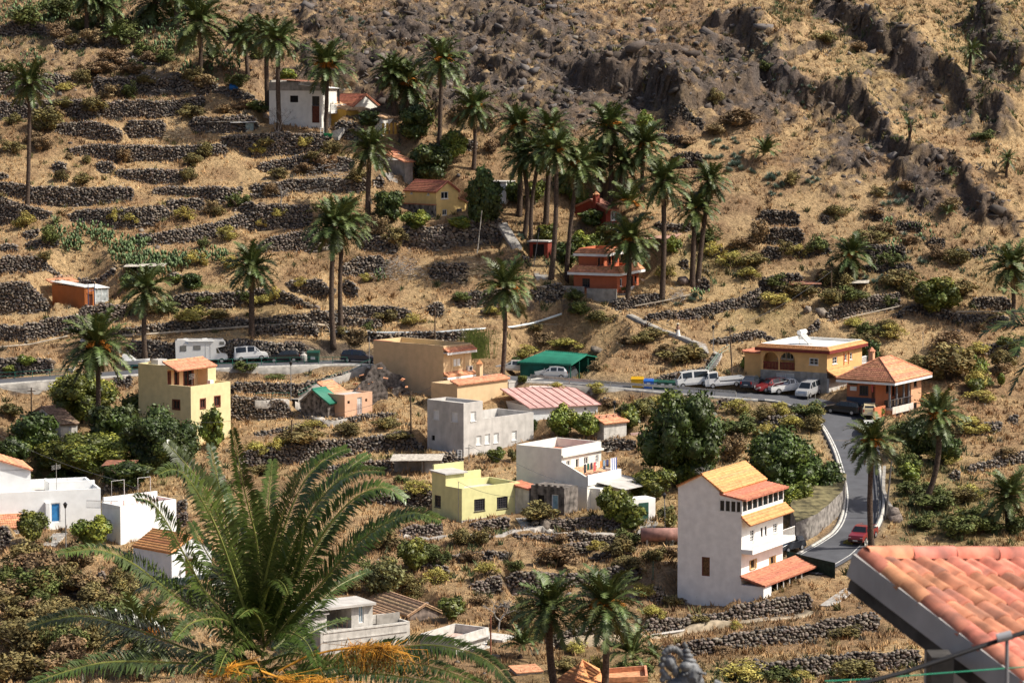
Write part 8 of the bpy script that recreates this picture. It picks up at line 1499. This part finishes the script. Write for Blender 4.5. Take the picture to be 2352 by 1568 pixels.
# brush heaps, bare trees
GT = mat('grey_twigs', (.27, .25, .23), .95, .2, 3); TT = mat('straw_fronds', (.50, .40, .26), .9, .2, 3)
def heap(u, v, w_, h_, m_, label, n=260, L=1.2):
    B = G(u, v); s = F / B.y; mb = MB(); rr = random.Random(u)
    for k in range(n):
        x, y = rr.gauss(0, w_ / s * .25), rr.gauss(0, .9); z = rr.uniform(0, h_ / s) * math.exp(-(x / (w_ / s * .4)) ** 2); a = rr.uniform(0, 6.3); e = rr.uniform(-.4, .7); l = L * rr.uniform(.3, 1)
        p = Vector((x, y, z + float(T(B.x + x, B.y + y)) - B.z)); q = p + Vector((math.cos(a) * l, math.sin(a) * l, e * l * .6)); mb.quad(p, p + Vector((0, .02, .05)), q)
        mb.quad(p, p + Vector((.04, 0, 0)), q)
    o = mb.build('brush_heap', m_); o.location = B; tag(o, label, 'brush heap', kind='stuff')
heap(920, 632, 130, 40, GT, 'heap of grey dead twigs on the terrace right of the twin palms', 500); heap(1085, 630, 80, 34, TT, 'heap of dry palm fronds and twigs left of the leaning young palm', 300); heap(410, 318, 70, 28, TT, 'pile of bleached palm fronds below the long upper terrace wall', 240); heap(360, 215, 90, 14, GT, 'dry grey stalks along the shadowed upper terrace wall', 160); heap(760, 415, 150, 36, GT, 'thicket of bare grey branches along the wall left of the lone palm', 420); heap(1620, 1140, 60, 60, GT, 'bare grey branches right of the big round tree', 250, 1.6); heap(240, 1130, 70, 30, WOOD, 'dry fronds and scraps beside the timber hutch', 160); heap(1560, 690, 50, 24, GT, 'fallen grey branches below the white picket fence', 130); heap(1400, 1035, 60, 18, PALEW, 'pile of planks and scrap behind the laundry house', 60)
def bare_tree(u, vb, h_, label, seed=1):
    B = G(u, vb); s = F / B.y; H_ = h_ / s; rr = random.Random(seed); m = MB()
    def br(p, d, l, r, k):
        q = p + d * l; m.tube([p, p.lerp(q, .5) + Vector((rr.gauss(0, .06), 0, rr.gauss(0, .05))), q], [r, r * .8, r * .55], 4, False)
        if k > 0: [br(q, (d + Vector((rr.gauss(0, .55), rr.gauss(0, .4), rr.gauss(0, .3)))).normalized(), l * .72, r * .58, k - 1) for _ in range(3)]
    br(Vector((0, 0, -.2)), Vector((.1, 0, 1)), H_ * .34, .12, 4); b = tag(empty('bare_tree', B), label, 'tree'); m.build('branches', GT, b)
bare_tree(635, 345, 110, 'leafless grey tree before the white hilltop house', 3); bare_tree(645, 468, 46, 'small leafless shrub tree on the terrace above the twin palms', 5); bare_tree(1145, 1450, 90, 'thin leafless tree behind the small whitewashed house', 9); bare_tree(1620, 1150, 90, 'leafless tree at the right of the big round tree', 4)
# ================================================================ the walker
def person(u, v, h_, label):
    B = G(u, v) + Vector((0, 0, .06)); V = [(0,0,.93),(0,0,1.15),(0,0,1.38),(0,0,1.5),(0,0,1.62),(-.19,0,1.38),(-.26,-.05,1.12),(-.2,-.16,.92),(.19,0,1.38),(.25,.06,1.12),(.22,.0,.88),(-.1,0,.9),(-.11,-.1,.5),(-.1,-.02,.08),(-.1,-.14,.04),(.1,0,.9),(.12,.12,.5),(.13,.24,.12),(.13,.1,.06)]
    E = [(0,1),(1,2),(2,3),(3,4),(2,5),(5,6),(6,7),(2,8),(8,9),(9,10),(0,11),(11,12),(12,13),(13,14),(0,15),(15,16),(16,17),(17,18)]; Rr = [.14,.12,.14,.055,.105,.06,.045,.035,.06,.045,.035,.1,.065,.045,.04,.1,.065,.045,.04]
    me = bpy.data.meshes.new('body'); me.from_pydata(V, E, []); me.materials.append(mat('skin', (.42, .24, .16), .6, .05)); root = tag(empty('person', B, R(20)), label, 'person'); o = link('body', me, root); mo = o.modifiers.new('skin', 'SKIN'); o.modifiers.new('sub', 'SUBSURF').levels = 1
    for i, r_ in enumerate(Rr): me.skin_vertices[0].data[i].radius = (r_, r_)
    me.skin_vertices[0].data[0].use_root = True; mo.use_smooth_shade = True
    m = MB(); m.lathe([(.2, 1.42), (.21, 1.2), (.17, 1.0), (.19, .95)], 10); m.build('top', mat('tan_top', (.36, .22, .16), .9), root); m = MB(); m.lathe([(.18, .98), (.24, .7), (.33, .3), (.36, .12)], 12); m.build('skirt', mat('white_skirt', (.72, .71, .68), .9), root)
    m = MB(); m.lathe([(.3, 1.68), (.31, 1.70), (.13, 1.71), (.12, 1.82), (.03, 1.84)], 12); m.build('sun_hat', mat('straw_hat', (.55, .5, .4), .9), root); m = MB(); m.lathe([(.11, 1.45), (.125, 1.6), (.12, 1.7)], 9, (0, .04, 0)); m.build('hair', mat('dark_hair', (.03, .02, .015), .7), root); m = MB(); m.box(-.38, -.15, .75, -.24, .12, 1.0); m.build('bag', BLACKM, root)
person(1557, 775, 27, 'person in pale hat, brown top and long white skirt walking down the stone path')
# ================================================================ the near palm
NP = tag(empty('palm_tree', P(603, 1530, 60)), 'huge near palm whose fronds fill the lower left of the picture', 'palm tree'); O0 = Vector(NP.location)
LEAFN = mat('near_palm_leaf', (.060, .090, .017), .33, .3, 1.2, spec=.5, objvar=.25); RACN = mat('near_rachis', (.17, .19, .045), .5, .15, 2)
tr = trunk_mb(Vector((0, 0, float(S(60)) - O0.z - 1)), Vector((0, 0, -.3)), .5, .42, 5); tr.build('trunk', TRUNK, NP, True)
m = MB(); m.lathe([(.45, -2.6), (.7, -1.8), (.6, -1.2), (.3, -.7), (.1, -.4)], 14); m.build('crown_shaft', TRUNK, NP, True)
def near_frond(pts, dY, seed, ll=.52, twist=.0, dens=1.0):
    rng = random.Random(seed); n = 26; pts = [(603 + (pts[0][0] - 603) * .6, pts[0][1] + 10)] + list(pts); sp = smooth_line([(u, v) for u, v in pts], n); W_ = [P(u, v, 60 + dY * (i / (n - 1)) ** 1.4) - O0 for i, (u, v) in enumerate(sp)]
    rc = MB(); rc.tube(W_, [.032 * (1 - i / n) + .006 for i in range(n)], 5); L = sum((b - a).length for a, b in zip(W_[:-1], W_[1:])); npair = int(L / .031 * dens); V = []; c = Vector((0, 0, 0))
    up0 = Vector((rng.uniform(-.2, .2), -.55, .8)).normalized()
    for j in range(npair):
        t = .10 + .9 * j / npair; f = t * (n - 1); i = min(int(f), n - 2); p = W_[i].lerp(W_[i + 1], f - i); d = (W_[min(i + 2, n - 1)] - W_[max(i - 1, 0)]).normalized(); side = d.cross(up0).normalized(); up = side.cross(d).normalized()
        ln = ll * (min(1, t * 3.2) ** .7) * (1 - .72 * max(0, t - .55) / .45) * rng.uniform(.85, 1.12)
        for s in (-1, 1):
            dr = (side * s * .85 + d * rng.uniform(.4, .7) + up * rng.uniform(-.05, .4)).normalized(); e = p + dr * ln - Vector((0, 0, ln * rng.uniform(.05, .3))); mid = p + dr * ln * .5 + Vector((0, 0, .02)); w_ = .024 * rng.uniform(.8, 1.2)
            nn = dr.cross(up).normalized() * w_; V += [p - nn * .5, mid - nn, e, mid + nn]
    me = npmesh('frond', np.array([tuple(v) for v in V]), np.arange(len(V)).reshape(-1, 4), LEAFN); fo = link('frond', me, NP); ro = rc.build('rachis', RACN, fo)
NF = [([(598,1380),(590,1250),(560,1120),(534,988)],-1,.50),([(585,1400),(545,1290),(480,1140),(430,1070),(384,1018)],0,.5),([(575,1420),(540,1300),(510,1150),(483,1022)],1.2,.45),([(570,1420),(500,1220),(440,1110),(400,1078),(364,1090)],-1.2,.46),
 ([(570,1470),(480,1370),(430,1285),(380,1195),(345,1152),(311,1144)],-1.5,.5),([(560,1480),(460,1410),(380,1350),(300,1290),(220,1262),(132,1272)],-2,.5),([(560,1520),(460,1500),(380,1470),(300,1440),(210,1415),(130,1420),(68,1440)],-1,.5),
 ([(560,1540),(450,1525),(330,1518),(230,1522),(140,1545),(72,1570)],-2.2,.5),([(610,1400),(640,1250),(690,1120),(740,1060),(797,1030)],.5,.5),([(600,1380),(610,1250),(618,1140),(626,1058)],1.5,.46),([(615,1400),(650,1310),(700,1200),(760,1120),(820,1085),(882,1082)],-.8,.5),
 ([(618,1400),(660,1280),(720,1170),(790,1085),(845,1044)],1.5,.46),([(625,1430),(690,1310),(760,1200),(820,1140),(880,1120),(932,1146)],0,.5),([(635,1450),(730,1350),(800,1265),(880,1205),(950,1178),(1015,1196)],-1.5,.52),([(640,1455),(700,1380),(780,1300),(850,1230),(920,1190),(985,1188)],1,.46),
 ([(600,1420),(612,1360),(630,1332),(650,1340),(662,1365)],-2.5,.4),([(700,1535),(820,1505),(900,1492),(980,1480),(1060,1492),(1125,1520),(1175,1572)],-2,.48),([(700,1545),(820,1525),(930,1522),(1020,1538),(1110,1575)],-2.8,.46),([(690,1560),(800,1545),(900,1550),(1000,1568),(1060,1590)],-3.2,.45),
 ([(640,1440),(680,1360),(740,1240),(790,1180)],2.2,.42),([(590,1400),(570,1300),(540,1200),(520,1120)],2.2,.42),([(600,1400),(600,1300),(598,1200),(585,1130)],.2,.45),([(575,1430),(520,1340),(470,1260),(440,1200)],2.0,.42),([(630,1440),(665,1340),(690,1260),(700,1180)],-1,.44),
 ([(585,1490),(540,1440),(500,1420),(440,1430),(400,1470)],-2.6,.42),([(580,1520),(520,1500),(470,1510),(430,1545)],-3,.42),([(650,1500),(720,1450),(800,1420)],3,.36),([(590,1460),(560,1380),(500,1320),(440,1290)],1.2,.44),([(640,1480),(700,1420),(770,1350),(850,1310)],2.6,.4),
 ([(620,1560),(560,1570),(480,1590)],-3,.42),([(640,1560),(720,1580),(800,1600)],-3,.4),([(600,1380),(625,1260),(660,1150),(700,1065)],-1.6,.44),([(560,1440),(500,1380),(440,1350),(370,1340),(310,1360)],2.4,.42),([(610,1520),(680,1500),(750,1530)],-3,.4),([(600,1500),(560,1470),(520,1500),(500,1550)],-3.2,.4),([(610,1480),(650,1450),(700,1470),(730,1530)],-3,.4),([(600,1540),(570,1530),(540,1560)],-3.4,.4),([(620,1540),(660,1530),(690,1560)],-3.4,.4),([(605,1470),(600,1430),(575,1400),(545,1420)],-3,.4),([(605,1440),(620,1380),(640,1300),(655,1230)],.8,.5),([(590,1440),(560,1350),(545,1250),(560,1180)],.8,.5)]
for i, (pts, dY, ll) in enumerate(NF): near_frond(pts, dY, i + 50, ll * .92)
ORG = mat('orange_stalk', (.58, .27, .03), .6, .25, 3); ORD = mat('date_fruit', (.22, .13, .03), .6, .4, 6)
def near_fruit(pts, dY, n, seed):
    rr = random.Random(seed); W_ = [P(u, v, 60 + dY) - O0 for u, v in pts]; m = MB(); m.tube(W_, .024, 6); fs = MB(); e = W_[-1]; a_ = W_[-2]
    for k in range(n):
        p = a_.lerp(e, rr.uniform(-.2, 1.1)); q = p + Vector((rr.gauss(.1, .28), rr.gauss(0, .15), rr.uniform(-.15, .15))); t = q + Vector((rr.gauss(0, .12), rr.gauss(0, .1), -rr.uniform(.15, .5))); m.tube([p, q, t], [.006, .005, .003], 3, False)
        for j in range(3): z = q.lerp(t, .4 + .3 * j); fs.box(z.x - .012, z.y - .012, z.z - .016, z.x + .012, z.y + .012, z.z + .016)
    o = m.build('fruit_stalks', ORG, NP); tag(fs.build('dates', ORD, o), kind='stuff')
near_fruit([(640,1540),(700,1508),(760,1493),(820,1485),(895,1488)], -2.4, 190, 1); near_fruit([(640,1560),(700,1560),(760,1568)], -2.8, 60, 2); near_fruit([(590,1520),(530,1530),(490,1555)], -2.8, 60, 3); near_fruit([(600,1540),(640,1555),(690,1575)], -3.2, 70, 4)
# frond tips of another near palm at the right edge
NP = tag(empty('palm_tree', P(2420, 770, 150)), 'near palm whose frond tips enter at the right edge', 'palm tree'); O0 = Vector(NP.location); B_ = float(S(150)) - O0.z
trunk_mb(Vector((0, 0, B_)), Vector((0, 0, 0)), .4, .35, 8).build('trunk', TRUNK, NP, True)
for k in range(26): s_ = 1.35; link('frond', FM[min(8, k // 3)], NP, (0, 0, 0), (random.uniform(-.3, .3), random.uniform(-.2, .2), k * 2.4), (s_, s_, s_))
# ================================================================ the near roof
A, Bp, Cp = P(1980, 1286, 24.0), P(2375, 1287, 24.9), P(2378, 1584, 22.2); ex = (Bp - A).normalized(); dn = (Cp - A); dn = dn - ex * dn.dot(ex) * 0; Ld = dn.length; dn = dn.normalized(); up = ex.cross(-dn).normalized(); up = up if up.z > 0 else -up
NR = tag(empty('near_house', A), 'near house corner with weathered terracotta tiles and white verge board', 'house'); NR['kind'] = 'thing'; M4 = Matrix.Translation((0, 0, 0))
def loc(s, t, h): return ex * s + dn * t + up * h
NTILE = mat('weathered_terracotta', (.55, .215, .13), .8, .25, 5, .004, stain=.75, stain_col=(.13, .10, .09), objvar=.28); TWd, TLn = .335, .262
tv = []; tq = []; prof = [(0, .006), (.04, .05), (.085, .062), (.13, .05), (.17, .008), (.2, .0), (.235, .036), (.27, .042), (.305, .03), (.335, .004)]
for t, dz in ((-.05, -.006), (.30, .022)):
    for x, z in prof: tv.append((x, t, z + dz))
n = len(prof); tq = [(i, i + 1, n + i + 1, n + i) for i in range(n - 1)]; k = len(tv)
for x, z in prof: tv.append((x, .302, z + .022 - .022)); 
tq += [(n + i, n + i + 1, k + i + 1, k + i) for i in range(n - 1)]
TME = npmesh('roof_tile', tv, tq, NTILE); Rm = Matrix((ex, dn, up)).transposed().to_4x4()
deck = MB(); deck.hexa([loc(-.02, -.1, -.12), loc(5, -.1, -.12), loc(5, 5, -.12), loc(-.02, 5, -.12), loc(-.02, -.1, -.03), loc(5, -.1, -.03), loc(5, 5, -.03), loc(-.02, 5, -.03)]); RF = deck.build('roof', mat('mortar', (.25, .2, .17), .9), NR)
for j in range(14):
    for i in range(10):
        o = bpy.data.objects.new('roof_tile', TME); COL.objects.link(o); o.parent = RF; o.matrix_local = Matrix.Translation(loc(.13 + i * TWd + random.gauss(0, .004), .06 + j * TLn, .012 + random.uniform(0, .006))) @ Rm @ Matrix.Rotation(random.gauss(0, .012), 4, 'Z')
# barrel tiles along the verge and the ridge
def barrel(Lb, r0, r1):
    V = []; N_ = 9
    for x, r_ in ((0, r0), (Lb, r1)):
        for q in (1.0, .86):
            for k in range(N_): a = math.pi * (k / (N_ - 1)); V.append((math.cos(a) * r_ * q, x, math.sin(a) * r_ * q))
    Q = []
    for b0, b1 in ((0, 2 * N_), (N_, 3 * N_)): Q += [(b0 + k, b0 + k + 1, b1 + k + 1, b1 + k) for k in range(N_ - 1)]
    Q += [(k, k + 1, N_ + k + 1, N_ + k) for k in range(N_ - 1)] + [(2 * N_ + k, 2 * N_ + k + 1, 3 * N_ + k + 1, 3 * N_ + k) for k in range(N_ - 1)]
    return npmesh('barrel_tile', V, Q, NTILE, smooth=False)
BT = barrel(.34, .082, .104)
for j in range(16):
    o = bpy.data.objects.new('barrel_tile', BT); COL.objects.link(o); o.parent = RF; o.matrix_local = Matrix.Translation(loc(.052, -.05 + j * TLn, .02 + .004 * (j % 2))) @ Rm @ Matrix.Rotation(random.gauss(0, .02), 4, 'Z') @ Matrix.Rotation(-.05, 4, 'X')
BT2 = barrel(.46, .07, .075); Rr_ = Matrix((-dn, ex, up)).transposed().to_4x4()
for i in range(9): o = bpy.data.objects.new('ridge_tile', BT2); COL.objects.link(o); o.parent = RF; o.matrix_local = Matrix.Translation(loc(.02 + i * .45, .0, .05)) @ Rr_
VB = mat('dirty_white_board', (.40, .38, .36), .85, .08, 3, .004, stain=.5, stain_col=(.2, .19, .18)); m = MB(); m.hexa([loc(-.06, -.06, -.17), loc(-.02, -.06, -.17), loc(-.02, 5, -.17), loc(-.06, 5, -.17), loc(-.06, -.06, .03), loc(-.02, -.06, .03), loc(-.02, 5, .03), loc(-.06, 5, .03)]); m.build('verge_board', VB, NR)
m = MB(); m.hexa([loc(-.03, -.04, -.29), loc(.22, -.04, -.29), loc(.22, 5, -.29), loc(-.03, 5, -.29), loc(-.03, -.04, -.172), loc(.22, -.04, -.172), loc(.22, 5, -.172), loc(-.03, 5, -.172)]); m.build('soffit_beam', mat('dark_beam', (.06, .055, .05), .9, .3, 4), NR)
m = MB(); q = loc(.24, .3, -.3); m.box(q.x + .3, q.y - 5, -18, q.x + 6, q.y - .4, q.z - .35); 
m = MB(); q0 = loc(.5, .25, -.13); q1 = loc(5, .25, -.13); q2 = loc(5, 5, -.13); q3 = loc(.5, 5, -.13); z_ = -20
for a, b in ((q0, q1), (q1, q2), (q2, q3), (q3, q0)): m.quad((a.x, a.y, z_), (b.x, b.y, z_), tuple(b), tuple(a))
m.build('walls', VB, NR)
q = P(2150, 1500, 22.6) - A; m = MB(); m.box(q.x - .04, q.y - .05, q.z - .30, q.x + .13, q.y + .25, q.z - .02); m.build('beam_bracket', mat('dark_beam', (.06, .055, .05)), NR)
# cable, bracket and green line
o = MB(); o.tube([P(u, v, 19.5 - .01 * (2352 - u) / 10) for u, v in ((2400,1432),(2352,1452),(2312,1464),(2240,1488),(2165,1514),(2080,1542),(1990,1566),(1940,1578))], .017, 8); tag(o.build('cable', mat('black_cable', (.012, .012, .014), .5)), 'thick black cable crossing in front of the near tiled roof', 'cable')
b = tag(empty('cable_bracket', P(2318, 1568, 19.4)), 'grey cable clamp on a slim post before the near tiled roof', 'bracket'); q = P(2306, 1462, 19.4) - P(2318, 1568, 19.4); m = MB(); m.tube([(0, 0, -1.2), (q.x + .02, 0, q.z - .02)], .013, 8); m.build('post', mat('grey_plastic', (.22, .22, .23), .6), b); m = MB(); m.tube([q + Vector((-.045, 0, -.01)), q + Vector((.05, 0, .015))], .032, 12); m.build('clamp', mat('grey_plastic_light', (.36, .36, .37), .5), b)
o = MB(); o.tube([P(1895, 1563, 21), P(2000, 1558, 21), P(2145, 1546, 21), P(2360, 1530, 21)], .005, 5); tag(o.build('green_line', mat('green_twine', (.04, .35, .2), .6)), 'thin green line stretched below the near roof', 'line')
# ================================================================ the statue
B = P(1566, 1640, 22); st_ = tag(empty('stone_statue', B), 'grey carved stone statue with tall conical crown and large ears', 'statue'); sc_ = 22 / F
def blob(m, u, v, rx, ry, dy=0.0, ang=0.0, n=12, rz=None):
    c = P(u, v, 22 + dy) - B; V = []; base = len(m.v); ca, sa = math.cos(ang), math.sin(ang); rx *= sc_; ry *= sc_; rd = rz * sc_ if rz else (rx + ry) / 2
    for i in range(7):
        th = math.pi * i / 6
        for j in range(n): ph = 2 * math.pi * j / n; x, y, z = math.sin(th) * math.cos(ph) * rx, math.sin(th) * math.sin(ph) * rd, math.cos(th) * ry; m.v.append((c.x + x * ca - z * sa, c.y + y, c.z + x * sa + z * ca))
    for i in range(6):
        for j in range(n): q = base + i * n; m.f.append((q + j, q + (j + 1) % n, q + n + (j + 1) % n, q + n + j)); m.mi.append(0)
m = MB()
for i, (u, v, r_) in enumerate([(1575,1484,6),(1577,1494,10),(1580,1504,14),(1583,1514,18),(1586,1524,22),(1590,1533,25)]): blob(m, u, v, r_, 6.5, 0, -.25); 
blob(m, 1572, 1479, 4.5, 7); blob(m, 1592, 1550, 22, 28); blob(m, 1603, 1570, 16, 22); blob(m, 1574, 1566, 20, 30, .01); blob(m, 1560, 1600, 50, 48, .03); blob(m, 1575, 1530, 16, 12, -.03)
for k in range(11): a = math.pi * (.18 + .1 * k); blob(m, 1545 + math.cos(a) * 24, 1516 - math.sin(a) * 26 + (k > 6) * (k - 6) * 6, 8, 8, .0)
blob(m, 1540, 1522, 15, 22, .02, .3); blob(m, 1527, 1548, 9, 9); blob(m, 1522, 1560, 8, 8); blob(m, 1534, 1556, 9, 7); blob(m, 1552, 1540, 10, 16); blob(m, 1604, 1556, 5, 3, -.05); blob(m, 1585, 1556, 5, 3, -.06); blob(m, 1598, 1562, 5, 12, -.06)
for k in range(8): blob(m, 1570 + k * 7, 1540 + abs(k - 4) * 2.2, 4.2, 4.2, -.055)
o = m.build('figure', mat('carved_grey_stone', (.135, .14, .145), .55, .3, 14, .01, spec=.4, bscale=40), st_); rm = o.modifiers.new('remesh', 'REMESH'); rm.mode = 'VOXEL'; rm.voxel_size = .0045; rm.use_smooth_shade = True
m = MB(); m.box(-.18, -.15, -.6, .18, .15, .0); m.build('pedestal', CONC, st_)
b = tag(empty('rail_knob', P(1640, 1566, 21.5)), 'grey handrail end beside the stone statue', 'railing'); m = MB(); m.tube([(0, 0, 0), (.12, -.02, -.05), (.3, -.05, -.14)], [.028, .022, .022], 9); m.build('rail', mat('carved_grey_stone', (.1, .1, .1)), b)
